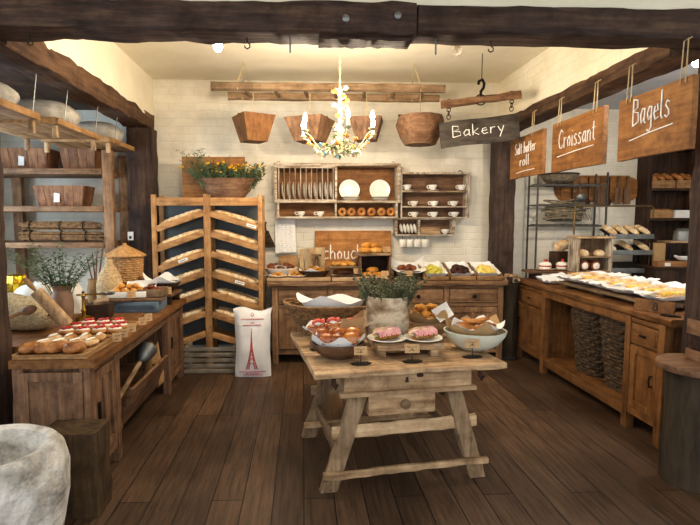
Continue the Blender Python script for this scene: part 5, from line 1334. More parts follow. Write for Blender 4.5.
# tray of strawberry croissants
c = at(331, 336, Z=ZT); c = Vector((at(333, 330, Y=3.19).x, 3.19, ZT))
t = thing('wooden_tray', 'small wooden tray of strawberry croissants on the left of the work table', 'tray', c)
s = MB(); s.box((c.x, c.y, ZT+.045), (.30, .19, .018), (6, 0, -2), .004); s.build('tray_board', 'pale_x', t)
s = MB(); s.b2(c.x-.1, c.x-.07, c.y-.07, c.y+.07, ZT+.001, ZT+.032); s.b2(c.x+.07, c.x+.1, c.y-.07, c.y+.07, ZT+.001, ZT+.032); s.build('foot', 'pale_x', t)
liner((c.x-.01, c.y, ZT+.062), .16, .10, .05, 'white and torn paper under the strawberry croissants', 21, depth=.028, corners=5)
sheet((c.x+.175, c.y+.06, ZT+.10), .10, .13, 'brown kraft paper corner standing right of the strawberry croissants', 6, .012, .5, 'kraft', (.02, .07, .09, .0), tilt=.5)
scr = thing('strawberry_croissant', 'x', 'pastry', (0, 0, 0), 'strawberry croissants on the work table')
croissant_mb(MB(), .040, .036, 4, 5).build('pastry', 'glazed', scr)
s = MB(); s.ell((0, .005, .055), (.034, .02, .014), None, .15, 2); s.build('cream', 'cream', scr)
s = MB()
for k in range(5): s.ell((-.028+.014*k, .004+.006*(k % 2), .068+.006*(k % 3)), (.013, .012, .016), (30*k, 20, 0), .1, k, 8, 6)
s.build('strawberry', 'straw_pink', scr)
zt_ = ZT+.088
place(scr, [(c.x-.10, c.y-.02, zt_), (c.x+.005, c.y+.015, zt_+.003), (c.x+.105, c.y-.005, zt_+.002)], 'strawberry topped croissant on the work table', 'strawberry croissants on the work table', [(.35, 0, .2), (.35, 0, -.1), (.35, 0, .3)], [1.05]*3)
card((at(319, 334, Y=3.06).x, 3.06, ZT+.0), 'kraft card in front of the strawberry croissants, left of the work table', .085, .05, stand=.06)

# wooden bowl of glazed buns
c = Vector((at(338, 358, Y=2.88).x, 2.90, ZT))
bowl('wooden_bowl', 'oval brown wooden bowl of glazed buns at the front left of the work table', c, BOWL(.155, .085, .012, .5), 'old_x', 1.05, .8, .04, seed=7)
liner((c.x, c.y, ZT+.03), .135, .10, .055, 'crumpled white paper around the glazed buns in the oval bowl', 5, depth=.06, corners=6)
sheet((c.x+.1, c.y+.10, ZT+.11), .16, .13, 'brown kraft paper sheet standing behind the glazed buns', 8, .012, -.3, 'kraft', (.0, .02, .08, .05), tilt=.7)
bn = bun_proto(.050, .85, 'glazed', 11, .16)
zt_ = ZT+.088
place(bn, [(c.x-.09, c.y+.03, zt_+.01), (c.x-.01, c.y-.055, zt_), (c.x+.075, c.y-.04, zt_), (c.x+.005, c.y+.045, zt_+.012), (c.x+.095, c.y+.045, zt_+.01), (c.x-.065, c.y-.045, zt_)], 'shiny glazed brown bun in the oval wooden bowl', 'glazed buns in the oval bowl')
card((at(360, 365, Y=2.78).x, 2.745, ZT), 'kraft card on a black stand before the bowl of glazed buns', .075, .048, stand=.05)

# riser with sandwich plates
xa, xb = at(375, 346, Y=2.86).x, at(443, 346, Y=2.86).x
zr = at(410, 345.5, Y=2.84).z
t = thing('wooden_riser', 'low pale wooden riser carrying two sandwich plates on the work table', 'riser', ((xa+xb)/2, 2.97, ZT))
s = MB(); s.hewn((xa, 2.96, zr-.017), (xb, 3.0, zr-.017), .26, .034, .003, 12, .006, 95); s.build('top_board', 'pale_x', t)
for x in (xa+.045, xb-.045): s = MB(); s.b2(x-.022, x+.022, 2.87, 3.07, ZT+.001, zr-.036, .003); s.build('foot', 'pale_x', t)
zr += .004
sw = thing('ham_sandwich', 'x', 'sandwich', (0, 0, 0), 'ham baguette sandwiches on the riser')
loaf(MB(), .195, .029, 3, (0, 0, 0), None, 4, .40).build('bottom_bread', 'bread', sw)
loaf(MB(), .195, .027, 5, (0, .034, .026), Matrix.Rotation(.75, 4, 'X'), 5, .5).build('top_bread', 'baguette', sw)
s = MB()
for k in range(7):
    x = -.075+.025*k; s.grid(lambda u, v: (x+.03*(u-.5)+.008*math.sin(v*6), -.038+.055*v, .032+.022*math.sin(PI*v)+.008*math.sin(u*9+k)+.010*v), 5, 6, .003)
s.build('ham', 'ham', sw)
s = MB()
for k in range(6):
    x = -.07+.028*k; s.grid(lambda u, v: (x+.03*(u-.5), -.043+.03*v, .026+.008*math.sin(u*8+k)+.006*v), 5, 4, .002)
s.build('lettuce', 'lettuce', sw)
s = MB()
for k in range(4): s.lathe([(0, 0), (.014, 0), (.014, .005), (0, .005)], (-.06+.04*k, -.033, .030), 10, Matrix.Rotation(.7, 4, 'X'))
s.build('tomato', 'red', sw)
sp = []
for k, (px, side) in enumerate(((387, 'left'), (423.5, 'right'))):
    p = at(px, 338, Y=2.94)
    pp = MB().lathe([(0, .008), (.07, .008), (.128, .022), (.131, .019), (.075, 0), (0, 0)], (p.x, 2.955, zr), 28, None, .9, .95).build('white_plate', 'porcelain', loc=(p.x, 2.955, zr)); tag(pp, f'{side} white plate of ham sandwiches on the riser', 'plate')
    sp += [(p.x-.004, 2.94, zr+.012), (p.x+.004, 3.005, zr+.014)]
lst = row(sw, sp, ['ham sandwich at the front of the left plate on the riser', 'ham sandwich at the back of the left plate on the riser', 'ham sandwich at the front of the right plate on the riser', 'ham sandwich at the back of the right plate on the riser'], [(.1, 0, .55), (.1, 0, .5), (.1, 0, .5), (.1, 0, .55)], [.92, .86, .92, .86])
card((at(412, 359, Y=2.78).x, 2.775, ZT), 'kraft card on a black stand before the riser of sandwiches', .085, .05, stand=.05)

# pale bowl of toasted wraps on the right
c = Vector((at(475, 348, Y=3.03).x, 3.04, ZT)); R = (at(507, 330, Y=3.04).x-at(443, 330, Y=3.04).x)/2*.96
hb = at(475, 335, Y=2.9).z-ZT
bowl('ceramic_bowl', 'large pale green white ceramic bowl of toasted slices at the right of the work table', c, BOWL(R, hb, .012, .42), nmat('pale_celadon', ['#c9cbb6', '#e2e0cd'], 5, .4, .1), 1, .9)
liner((c.x, c.y, ZT+.05), R*.78, R*.7, .075, 'brown and white paper standing up in the pale ceramic bowl', 15, 'kraft', 6, depth=hb-.045)
liner((c.x+.01, c.y-.01, ZT+.075), R*.70, R*.60, .055, 'crumpled white paper folded inside the pale ceramic bowl', 18, 'paper', 5, depth=hb-.06)
sl_ = MB(); sl_.ell((0, 0, .014), (.075, .028, .014), None, .15, 3, 16, 8); sl_ = sl_.build('toasted_slice', 'bread', loc=(0, 0, 0)); tag(sl_, 'x', 'bread')
zt_ = ZT+hb+.012
place(sl_, [(c.x-.065, c.y-.02, zt_), (c.x+.03, c.y-.04, zt_), (c.x+.085, c.y+.01, zt_), (c.x-.04, c.y+.05, zt_+.004), (c.x+.06, c.y+.06, zt_+.004), (c.x-.02, c.y+.005, zt_+.032), (c.x+.035, c.y+.015, zt_+.034)], 'toasted golden slice in the pale ceramic bowl', 'toasted slices in the pale bowl', [(.2, .1, .3), (.1, -.1, -.2), (.0, .1, .5), (.2, 0, -.1), (0, .1, .2), (.1, .15, .15), (.0, -.2, -.1)])
card((at(472, 360, Y=2.86).x, 2.855, ZT), 'kraft card on a black stand before the pale ceramic bowl', .085, .05, stand=.055)

# bowl of fried nuggets behind
c = Vector((at(428, 325, Y=3.42).x, 3.40, ZT))
bowl('wooden_bowl', 'wooden bowl of crumbed pieces and papers behind the sandwich riser', c, BOWL(.15, .11, .012, .45), 'pale_x', 1.1, .85, .03, seed=9)
liner((c.x, c.y, ZT+.05), .13, .105, .075, 'brown kraft paper with tall corners around the crumbed pieces', 27, 'kraft', 5, depth=.075)
sheet((c.x+.05, c.y-.09, ZT+.15), .12, .10, 'white paper triangle before the crumbed pieces behind the riser', 9, .01, .7, 'paper', (.0, .05, .08, .02), tilt=.6)
ng = MB(); ng.ell((0, 0, .022), (.042, .032, .024), None, .3, 5, 14, 10); ng = ng.build('crumbed_piece', 'fried', loc=(0, 0, 0)); tag(ng, 'x', 'fried food')
zt_ = ZT+.135
place(ng, [(c.x-.10, c.y-.02, zt_), (c.x-.03, c.y-.03, zt_+.0), (c.x+.045, c.y-.025, zt_), (c.x-.06, c.y+.04, zt_+.0), (c.x+.01, c.y+.04, zt_+.0), (c.x+.08, c.y+.04, zt_), (c.x-.055, c.y+.01, zt_+.045), (c.x+.02, c.y+.01, zt_+.045)], 'golden crumbed piece in the bowl behind the riser', 'crumbed pieces behind the riser')
# ------------------------------------------------------------------ left counter
ZL = .76; XF = -1.155
s = MB(); poly = [(XF+.03, 2.68), (XF+.03, 4.82), (-2.3, 4.82), (-2.3, 2.99), (-1.575, 2.99), (-1.575, 2.68)]
s.prism(poly, Matrix.Translation((0, 0, ZL-.045)), .045)
o = s.build('counter_worktop', 'honey_y', loc=(-1.6, 3.75, ZL-.045)); tag(o, 'long brown wooden worktop of the left counter carrying pastries', 'worktop')
def cabinet(name, label, x0, x1, y0, y1, zt, side, legs_z=.10, doors=1, drawers=False, mt='old', hside=1):
    """a floor cabinet; its door looks along +x (side 1) or -x (side -1)"""
    t = thing(name, label, 'cabinet', ((x0+x1)/2, (y0+y1)/2, 0))
    xf = x1 if side > 0 else x0
    s = MB(); s.b2(min(x0, x1)+.03, max(x0, x1)-.03, y0+.03, y1-.03, legs_z, zt-.001); s.build('carcass', mt+'_z', t)
    for x in (x0+.03, x1-.03):
        for y in (y0+.03, y1-.03): s = MB(); s.b2(x-.03, x+.03, y-.03, y+.03, 0, zt-.001, .004); s.build('leg', mt+'_z', t)
    ox = (xf, y0, 0) if side > 0 else (xf, y1, 0)
    yd = 1 if side > 0 else -1
    w = y1-y0
    m = mframe((xf-.02*side, (y0 if side > 0 else y1)+.062*yd, legs_z), (0, yd, 0), (0, 0, 1))
    wd = w-.124; h = zt-legs_z-.01
    s = MB(); mbox(s, m, 0, wd, 0, .05, 0, .015, .002); mbox(s, m, 0, wd, h-.03, h, 0, .015, .002); s.build('rail', mt+'_y', t)
    top = h-.035
    if drawers:
        drawer(t, m @ Matrix.Translation((.004, top-.145, -.004)), wd-.008, .14, mt+'_y', ((.5, .5),), kind='bar'); top -= .155
    wk = wd/doors
    for k in range(doors):
        hx = .03 if (hside > 0) == (side > 0) else wk-.04
        d = door(t, m @ Matrix.Translation((wk*k+.004, .055, -.004)), wk-.008, top-.06, mt+'_z', 2 if wk > .3 else 1, handle=(hx if doors == 1 else (wk-.04 if k == 0 else .03), (top-.06)*.55, 'ring' if side < 0 else 'bar'))
    return t
nc = cabinet('base_cabinet', 'brown panelled cabinet at the near end of the left counter', -1.57, XF, 2.70, 3.13, ZL-.046, 1)
s = MB(); m = mframe((-1.535, 2.706, .12), (1, 0, 0), (0, 0, 1))
door(nc, m, .34, .57, 'old_z', 1, .016, .05, name='side_panel')
fc = cabinet('base_cabinet', 'brown panelled cabinet at the far end of the left counter', -1.62, XF, 4.27, 4.79, ZL-.046, 1)
s = MB(); s.b2(XF-.03, XF-.005, 3.135, 4.265, ZL-.125, ZL-.047, .003); tag(s.build('counter_rail', 'old_y', loc=(XF, 3.7, ZL-.1)), 'brown rail under the left worktop between its two cabinets', 'rail')
s = MB(); s.b2(-1.62, -1.60, 3.135, 4.265, .02, ZL-.047); s.b2(-1.60, XF-.08, 3.135, 4.265, .10, .125); tag(s.build('low_shelf', 'dark_y', loc=(-1.4, 3.7, .1)), 'dark low shelf between the two cabinets of the left counter', 'shelf')
# trough with tools under the counter
t = thing('tool_crate', 'slanted brown wooden trough with tools under the left counter', 'crate', (-1.3, 3.7, .126))
s = MB(); ya, yb = 3.25, 4.1
s._add([(-1.22, ya, .13), (-1.22, yb, .13), (-1.115, yb, .40), (-1.115, ya, .40), (-1.24, ya, .13), (-1.24, yb, .13), (-1.135, yb, .405), (-1.135, ya, .405)], [(0, 1, 2, 3), (7, 6, 5, 4), (0, 4, 5, 1), (2, 6, 7, 3), (0, 3, 7, 4), (1, 5, 6, 2)]); s.build('front_board', 'old_y', t)
s = MB(); s.b2(-1.56, -1.2, ya, ya+.02, .127, .33); s.b2(-1.56, -1.2, yb-.02, yb, .127, .33); s.b2(-1.58, -1.56, ya, yb, .127, .36); s.b2(-1.56, -1.225, ya+.02, yb-.02, .127, .14); s.build('side_board', 'old_x', t)
p0, p1 = Vector((-1.33, 3.45, .2)), Vector((-1.21, 3.83, .50))
t = thing('metal_scoop', 'long handled metal scoop standing in the trough under the left counter', 'scoop', p0)
s = MB(); s.tube([p0, p0.lerp(p1, .8)], .018, 8); s.build('handle', 'pale_y', t)
d = (p1-p0).normalized(); q = d.to_track_quat('Z', 'Y').to_matrix().to_4x4()
s = MB(); s.lathe([(.018, 0), (.05, .03), (.07, .10), (.075, .14), (.07, .14), (.064, .10), (.044, .035), (0, .015)], p0.lerp(p1, .8), 18, q); s.build('scoop_cup', 'steel', t)
t = thing('metal_strainer', 'dark wire strainer lying in the trough under the left counter', 'strainer', (-1.4, 3.42, .25))
s = MB(); c = Vector((-1.38, 3.48, .36)); s.tube([c+Vector((.075*math.cos(a), .09*math.sin(a), .02*math.sin(a))) for a in [2*PI*k/20 for k in range(20)]], .006, 6, True); s.build('rim', 'steel', t)
s = MB(); s.lathe([(.075, 0), (.06, -.04), (.03, -.07), (0, -.075)], c, 18); s.build('mesh_bowl', 'iron', t)
s = MB()
def bagf(u, v):
    a = 2*PI*u; r_ = (.12+.03*math.sin(3*a)+.02*noise.noise(Vector((u*6, v*5, 1))))*(1-.45*v)*(.5+.5*min(1, v*6+.3)); return (-1.27+r_*.85*math.cos(a), 4.19-.06+.55*r_*math.sin(a), .128+.36*v+.02*math.sin(5*a)*v)
s.grid(bagf, 24, 10); tag(s.build('paper_bag', 'burlap', loc=(-1.27, 4.13, .128)), 'crumpled tan bag beside the tool trough under the left counter', 'bag')

# trays of pastry at the near end
def flat_tray(label, x0, x1, y0, y1, z, mt='pale', name='wooden_tray', rim=.03):
    t = thing(name, label, 'tray', ((x0+x1)/2, (y0+y1)/2, z))
    s = MB(); s.b2(x0, x1, y0, y1, z+.001, z+.014, .002); s.build('tray_base', mt+'_y', t)
    s = MB(); s.b2(x0, x0+.014, y0, y1, z+.0145, z+rim, .002); s.b2(x1-.014, x1, y0, y1, z+.0145, z+rim, .002); s.b2(x0+.014, x1-.014, y0, y0+.014, z+.0145, z+rim*.8, .002); s.b2(x0+.014, x1-.014, y1-.014, y1, z+.0145, z+rim*.8, .002); s.build('tray_rim', mt+'_y', t)
    return t
flat_tray('wooden tray of brown rolls and sugared pastries at the near end of the left counter', -1.565, -1.17, 2.70, 3.13, ZL, 'pine')
flat_tray('wooden tray of red strawberry tarts on the left counter', -1.60, -1.17, 3.15, 3.62, ZL, 'pine')
z = ZL+.0155
rl = thing('bread_roll', 'x', 'bread', (0, 0, 0), 'brown rolls on the left counter')
loaf(MB(), .125, .040, 7, (0, 0, 0), None, 0, .72).build('crust', 'rollcrust', rl)
s = MB(); s.ell((-.01, 0, .060), (.036, .008, .004), None, .2, 3); s.build('slash', 'brownbun', rl)
sp = [Vector((at(px, py, Z=z+.02).x, at(px, py, Z=z+.02).y, z)) for px, py in ((25, 353), (40, 353), (58, 349), (74, 350))]
for k, v in enumerate(sp): v.y = max(2.775, v.y)
place(rl, [tuple(v) for v in sp], 'brown bread roll in the front row of the left counter', 'brown rolls on the left counter', [(0, 0, .5+.12*k) for k in range(4)], [1.0]*4)
ps = thing('sugared_pastry', 'x', 'pastry', (0, 0, 0), 'sugared pastries on the left counter')
loaf(MB(), .12, .036, 9, (0, 0, 0), None, 3, .55).build('crust', 'sugar', ps)
s = MB(); s.ell((0, 0, .046), (.042, .014, .005), None, .3, 5); s.build('sugar_icing', 'cream', ps)
sp = []
for px, py in ((30, 345), (42, 342), (57, 341), (76, 338), (96, 337), (45, 335), (62, 334), (80, 333)):
    v = at(px, py, Z=z+.02); sp.append((min(v.x, -1.235), min(max(v.y, 2.87), 3.085), z))
sp = [(-1.50, 2.90, z), (-1.42, 2.915, z), (-1.33, 2.92, z), (-1.245, 2.93, z), (-1.51, 3.04, z), (-1.42, 3.05, z), (-1.33, 3.055, z), (-1.245, 3.06, z)]
place(ps, sp, 'sugar dusted pastry on the left counter', 'sugared pastries on the left counter', [(0, 0, 1.0+.1*k) for k in range(8)], [.95]*8)
tt = thing('strawberry_tart', 'x', 'tart', (0, 0, 0), 'strawberry tarts on the left counter')
s = MB(); s.ell((0, 0, .014), (.058, .038, .022), None, .1, 2, 16, 8, -.6); s.build('pastry', 'bread', tt)
s = MB(); s.ell((0, 0, .030), (.044, .027, .010), None, .1, 4); s.build('cream', 'cream', tt)
s = MB()
for k in range(9): s.ell((.030*math.cos(k*2.4)*math.sqrt((k+.5)/9), .018*math.sin(k*2.4)*math.sqrt((k+.5)/9), .041+.003*(k % 3)), (.012, .010, .009), (20*k, 10, 0), .1, k, 8, 6)
s.build('strawberry', 'red', tt)
sp = [(-1.525, 3.24, z), (-1.425, 3.25, z), (-1.325, 3.26, z), (-1.228, 3.27, z), (-1.53, 3.37, z), (-1.43, 3.38, z), (-1.33, 3.385, z), (-1.232, 3.39, z), (-1.50, 3.51, z), (-1.40, 3.515, z), (-1.30, 3.52, z)]
place(tt, sp, 'strawberry tart on the left counter tray', 'strawberry tarts on the left counter', [(0, 0, .25)]*11, [.98]*11)
# small price cards along the counter edge
for k, (px, py, lb) in enumerate([(90, 350, 'kraft card at the corner of the sugared pastry tray'), (106, 328, 'kraft card at the near corner of the strawberry tart tray'), (116, 319, 'kraft card second from near along the strawberry tart tray'), (125, 314, 'kraft card at the far corner of the strawberry tart tray'), (134, 312, 'kraft card before the blue grey box on the left counter')]):
    p = at(px, py, Z=ZL+.03); x = -1.135+.0; p.y = [3.085, 3.2, 3.35, 3.58, 3.72][k]
    card((-1.150, p.y, ZL), lb, .055, .045, .5, stand=.045) if False else card((-1.149, p.y, ZL), lb, .055, .055, .6, lean=.1)
# glass edging strips
# burlap roll, white cloth and foil behind
c = Vector((-1.90, 3.46, ZL)); s = MB()
def cush(u, v):
    a = 2*PI*v; e = (1-abs(2*u-1)**5)**.5; r_ = (.115+.006*noise.noise(Vector((u*5, math.cos(a)*2, math.sin(a)*2))))*e
    return c+Vector(((u-.5)*.44+.02*math.sin(a)*(u-.5), r_*1.25*math.cos(a)-.05*(u-.5), max(.0015, .115+r_*math.sin(a)*1.0-.10*(u-.5)*max(0, math.sin(a)))))
s.grid(cush, 22, 20); tag(s.build('linen_cushion', 'linen', loc=c), 'plump coarse natural linen cushion lying left of the pastry trays', 'cushion')
def heap(c, rx, ry, h, seed, name, label, cat):
    def fn(u, v):
        a = 2*PI*u; f = 1+.22*noise.noise(Vector((math.cos(a)*1.6+seed, math.sin(a)*1.6, v*2.5)))+.07*math.sin(7*a+v*5+seed)*(1-v)
        r_ = (1-v**2.2)**.5*(.92+.2*v)*f if v < 1 else 0
        return Vector(c)+Vector((rx*r_*math.cos(a), ry*r_*math.sin(a), .0015+h*v*(1+.12*noise.noise(Vector((math.cos(a)+seed, math.sin(a), v))))))
    s = MB(); s.grid(fn, 32, 14); return tag(s.build(name, 'cloth', loc=c), label, cat)
heap((-2.06, 3.9, ZL), .22, .17, .27, 8, 'cloth_bundle', 'white cloth bundle behind the linen cushion on the left counter', 'cloth')
heap((-1.86, 4.10, ZL), .075, .08, .25, 5, 'cloth_sack', 'white cloth sack behind the stoneware vase on the left counter', 'sack')
p = at(17, 290, Y=4.15); c = Vector((p.x, 4.15, ZL)); tag(MB().lathe([(0, .001), (.075, .001), (.085, .06), (.08, .16), (.085, .24), (.07, .3), (.03, .31), (0, .3)], c, 14, wob=.3, seed=6).build('foil_bag', 'foil', loc=c, smooth=False), 'shiny crumpled gold foil bag at the far left of the counter', 'bag')
# rolling pin
A, B = at(36, 291, Y=3.25), at(68, 325, Y=3.29); B.z = max(B.z, ZL+.045)
t = thing('rolling_pin', 'pale wooden rolling pin leaning on the linen cushion', 'rolling pin', B)
d = (B-A).normalized(); q = d.to_track_quat('Z', 'Y').to_matrix().to_4x4(); L = (B-A).length
s = MB(); s.lathe([(0, 0), (.036, 0), (.040, .008), (.040, L-.008), (.036, L), (0, L)], A, 20, q); s.build('roller', 'pale_z', t)
for sg in (-1, 1):
    s = MB(); c = A if sg < 0 else B; qq = (d*sg).to_track_quat('Z', 'Y').to_matrix().to_4x4()
    s.lathe([(.010, .001), (.012, .02), (.018, .06), (.016, .09), (.008, .105), (0, .106)] if sg < 0 else [(.010, .001), (.012, .012), (.014, .03), (.008, .045), (0, .046)], c, 12, qq); s.build('handle', 'pine_z', t)
# mallet
A, B = at(8, 320, Y=3.20), at(24, 311, Y=3.24)
t = thing('wooden_mallet', 'wooden mallet lying on the linen cushion', 'mallet', A)
s = MB(); s.tube([A-Vector((.1, 0, .03)), B], .013, 8); s.build('handle', 'pine_x', t)
s = MB(); s.ell(B+Vector((.03, 0, .005)), (.05, .034, .03), (0, -20, 20), .05, 1); s.build('head', 'old_x', t)
# stoneware vase with a leafy plant
vc = Vector((at(63, 315, Y=3.72).x, 3.72, ZL)); hv = at(63, 285, Y=3.72).z-ZL
tag(MB().lathe([(0, .001), (.06, .001), (.072, .05), (.078, hv*.5), (.066, hv*.78), (.056, hv*.86), (.068, hv), (.058, hv), (.048, hv*.86), (.06, hv*.7), (0, hv*.6)], vc, 28).build('stoneware_vase', 'terracotta', loc=vc), 'brown stoneware vase with leafy sprigs on the left counter', 'vase')
plant('leafy_plant', 'loose green leafy sprigs standing in the brown stoneware vase', (vc.x, vc.y, ZL+hv*.75), 34, 'leafgrey', spread=.04, h=.42, leaf=.045, lw=.02, per=14, ex=1.9, ey=1.2)
# brass scale
bc = Vector((at(83, 318, Y=3.76).x, 3.78, ZL))
t = thing('brass_scale', 'small brass balance scale between the vase and the grinder box', 'scale', bc)
s = MB(); s.lathe([(0, .001), (.055, .001), (.055, .012), (.02, .02), (.014, .06), (.022, .075), (.012, .09), (.011, .17), (.018, .185), (.008, .20), (.012, .215), (0, .225)], bc, 16); s.build('column', 'brass', t)
s = MB(); s.tube([bc+Vector((-.05, 0, .19)), bc+Vector((.06, 0, .195)), bc+Vector((.16, 0, .2))], .007, 6); s.build('beam', 'brass', t)
for k in range(3): s = MB(); s.lathe([(0, .013), (.02, .013), (.022, .03), (.012, .036), (0, .038)], bc+Vector((.038*math.cos(k*2.1+4), .038*math.sin(k*2.1+4), .0)), 12); s.build('weight', 'brass', t)
s = MB(); s.lathe([(0, 0), (.04, .004), (.052, .02), (.048, .02), (.036, .008), (0, .005)], bc+Vector((.185, 0, .19)), 16); s.build('pan', 'steel', t)
# dark grinder box
bc = Vector((at(100, 316, Y=3.85).x-.01, 3.87, ZL))
t = thing('wooden_grinder', 'dark wooden box with a pale slice on top beside the brass scale', 'box', bc)
s = MB(); s.box(bc+Vector((0, 0, .055)), (.17, .15, .108), (0, 0, 8), .005); s.build('box', 'dark_x', t)
s = MB(); s.box(bc+Vector((.02, -.01, .128)), (.11, .09, .018), (12, -10, 20), .004); s.build('lid', 'pale_x', t)
# wooden cup with sticks
bc = Vector((at(95, 300, Y=4.5).x, 4.52, ZL))
hcp = at(95, 279, Y=4.52).z-ZL
t = thing('wooden_jar', 'turned wooden jar holding long sticks on the left counter', 'jar', bc)
s = MB(); s.lathe([(0, .001), (.055, .001), (.068, .05), (.07, hcp*.6), (.058, hcp*.85), (.062, hcp), (.052, hcp), (.05, hcp*.8), (0, hcp*.7)], bc, 20); s.build('body', 'pine_z', t)
for k, (dx_, h_) in enumerate([(.02, .42), (-.03, .30), (.05, .48), (-.01, .34)]):
    q = bc+Vector((dx_*.4, .01*(k-1.5), hcp*.72)); tag(MB().tube([q, q+Vector((dx_*1.2, .0, h_-hcp*.72+.04)), q+Vector((dx_*1.7, .0, h_-hcp*.45+.06))], [.008, .007, .005], 6).build('wooden_stick', 'old_z', loc=q), f'{ORD[k]} thin stick standing in the turned wooden jar', 'stick', 'sticks in the wooden jar')
# woven jug
bc = Vector((at(110, 293, Y=4.38).x, 4.38, ZL)); hj = at(110, 257, Y=4.38).z-ZL
t = thing('woven_jug', 'straw wrapped narrow necked jug in front of the lidded basket', 'jug', bc)
s = MB()
prof = [(.085, .0), (.098, .08), (.1, hj*.45), (.085, hj*.62), (.05, hj*.76), (.028, hj*.84), (.026, hj*.96)]
def profr(z):
    for (r0, z0), (r1, z1) in zip(prof, prof[1:]):
        if z <= z1: return r0+(r1-r0)*(z-z0)/(z1-z0)
    return prof[-1][0]
n = 30
for k in range(n):
    z_ = (k+.5)/n*hj*.95; r_ = profr(z_); s.tube([bc+Vector((r_*(1+.02*((j+k) % 2))*math.cos(2*PI*j/28), r_*(1+.02*((j+k) % 2))*math.sin(2*PI*j/28), z_)) for j in range(28)], hj*.95/n*.62, 5, True)
s.lathe([(0, 0.001), (.08, .001), (.08, .006), (0, .006)], bc, 20); s.build('straw_wrap', 'straw', t)
s = MB(); s.lathe([(.02, hj*.94), (.026, hj*.96), (.028, hj), (.02, hj), (.016, hj*.97), (0, hj*.97)], bc, 14); s.build('neck', 'pale_z', t)
# lidded wicker basket
Yl = 4.66; bc = Vector((at(126, 280, Y=Yl).x, Yl+.0, ZL)); zr = at(126, 256.5, Y=Yl-.1).z-ZL; zt_ = at(124, 244, Y=Yl).z-ZL; R = (at(143, 257, Y=Yl).x-at(108.5, 257, Y=Yl).x)/2
bc.y = 4.66; R = min(R, .158)
t = thing('lidded_basket', 'golden wicker basket with a cone shaped lid on the left counter', 'basket', bc)
s = MB(); woven(s, bc, (R*.82, R*.82), (R*.98, R*.98), zr-.01, 20, 56, 2, .008, .004, 14); stakes(s, bc, (R*.82, R*.82), (R, R), zr-.01, 28, 2, .005); basketfloor(s, bc, (R*.8, R*.8)); s.build('body', 'wickerlight', t)
s = MB(); n = 14
for k in range(n):
    f = k/(n-1); r_ = R*1.05*(1-f)**.9+.012; s.tube([bc+Vector((r_*(1+.02*((j+k) % 2))*math.cos(2*PI*j/40), r_*(1+.02*((j+k) % 2))*math.sin(2*PI*j/40), zr+.004+(zt_-zr-.02)*f)) for j in range(40)], .0085, 5, True)
s.ell(bc+Vector((0, 0, zt_-.005)), (.018, .018, .016)); s.build('lid', 'wickerlight', t)
# far end: box, plank, plates and papers
p0, p1 = at(114, 312, Y=4.06), at(158, 312, Y=4.06)
zb_ = at(136, 302, Y=4.06).z
t = thing('metal_box', 'flat blue grey box under the plank on the left counter', 'box', ((p0.x+p1.x)/2, 4.16, ZL))
s = MB(); s.b2(p0.x, p1.x, 4.06, 4.34, ZL+.001, zb_-.001, .006); s.build('body', nmat('blue_grey_paint', ['#4c5a66', '#71808a'], 8, .6, .2), t)
s = MB(); s.b2(p0.x+.03, p1.x-.03, 4.0575, 4.0595, ZL+.03, zb_-.03); s.build('label_strip', nmat('dark_label_strip', ['#2e3941', '#4a5862'], 8, .6, .1), t)
xa, xb = -1.62, -1.17
tag(MB().hewn((xa, 4.20, zb_+.012), (xb, 4.26, zb_+.012), .34, .02, .003, 14, .005, 97).build('wooden_plank', 'old_x', loc=(xa, 4.2, zb_)), 'brown plank resting on the blue grey box on the left counter', 'board')
zp = zb_+.027
t = thing('wooden_stand', 'brown slatted stand at the far end of the left counter', 'stand', (-1.30, 4.58, ZL))
s = MB(); s.b2(-1.47, -1.15, 4.42, 4.78, ZL+.075, ZL+.095, .003); s.build('top_board', 'old_y', t)
for y in (4.46, 4.74): s = MB(); s.b2(-1.45, -1.17, y-.02, y+.02, ZL+.001, ZL+.0745, .003); s.build('foot', 'dark_x', t)
p = at(128, 296, Y=4.17)
t = thing('pastry_tray', 'white square dish heaped with orange pastries on the brown plank', 'dish', (p.x, 4.17, zp))
s = MB(); mm = Matrix.Translation((p.x, 4.19, zp)) @ Matrix.Rotation(.15, 4, 'Z')
mbox(s, mm, -.14, .14, -.09, .09, 0, .012, .003); mbox(s, mm, -.15, .15, -.10, -.088, .002, .05, .004); mbox(s, mm, -.15, .15, .088, .10, .002, .05, .004); mbox(s, mm, -.15, -.138, -.088, .088, .002, .05, .004); mbox(s, mm, .138, .15, -.088, .088, .002, .05, .004); s.build('dish', 'porcelain', t)
op = MB(); op.ell((0, 0, .022), (.034, .026, .024), None, .3, 4, 12, 8); op = op.build('orange_pastry', 'gold', loc=(0, 0, 0)); tag(op, 'x', 'pastry')
z_ = zp+.030
sp = [(-.09, -.05), (-.02, -.055), (.05, -.045), (.1, -.02), (-.06, .02), (.01, .015), (.07, .03), (-.1, .05)]
place(op, [tuple(mm @ Vector((a, b, .030))) for a, b in sp]+[tuple(mm @ Vector((a, b, .066))) for a, b in ((-.055, -.02), (.01, -.025), (.06, 0))], 'orange pastry heaped in the white square dish', 'orange pastries in the white dish')
p = at(155, 291, Y=4.22)
t = thing('loaf_tin', 'grey dish of dark pastries beside the white square dish', 'dish', (-1.265, 4.24, zp)); c = Vector((-1.265, 4.24, zp))
s = MB(); s.b2(c.x-.095, c.x+.095, c.y-.10, c.y+.10, zp, zp+.01); 
for (a, b, c_, d_) in ((-.1, -.09, -.105, .105), (.09, .1, -.105, .105), (-.09, .09, -.105, -.095), (-.09, .09, .095, .105)): s.b2(c.x+a, c.x+b, c.y+c_, c.y+d_, zp+.0, zp+.062, .003)
s.build('dish', 'grey_x', t)
dk = bun_proto(.03, .8, 'brownbun', 13, .25, 'dark_pastry', 'pastry')
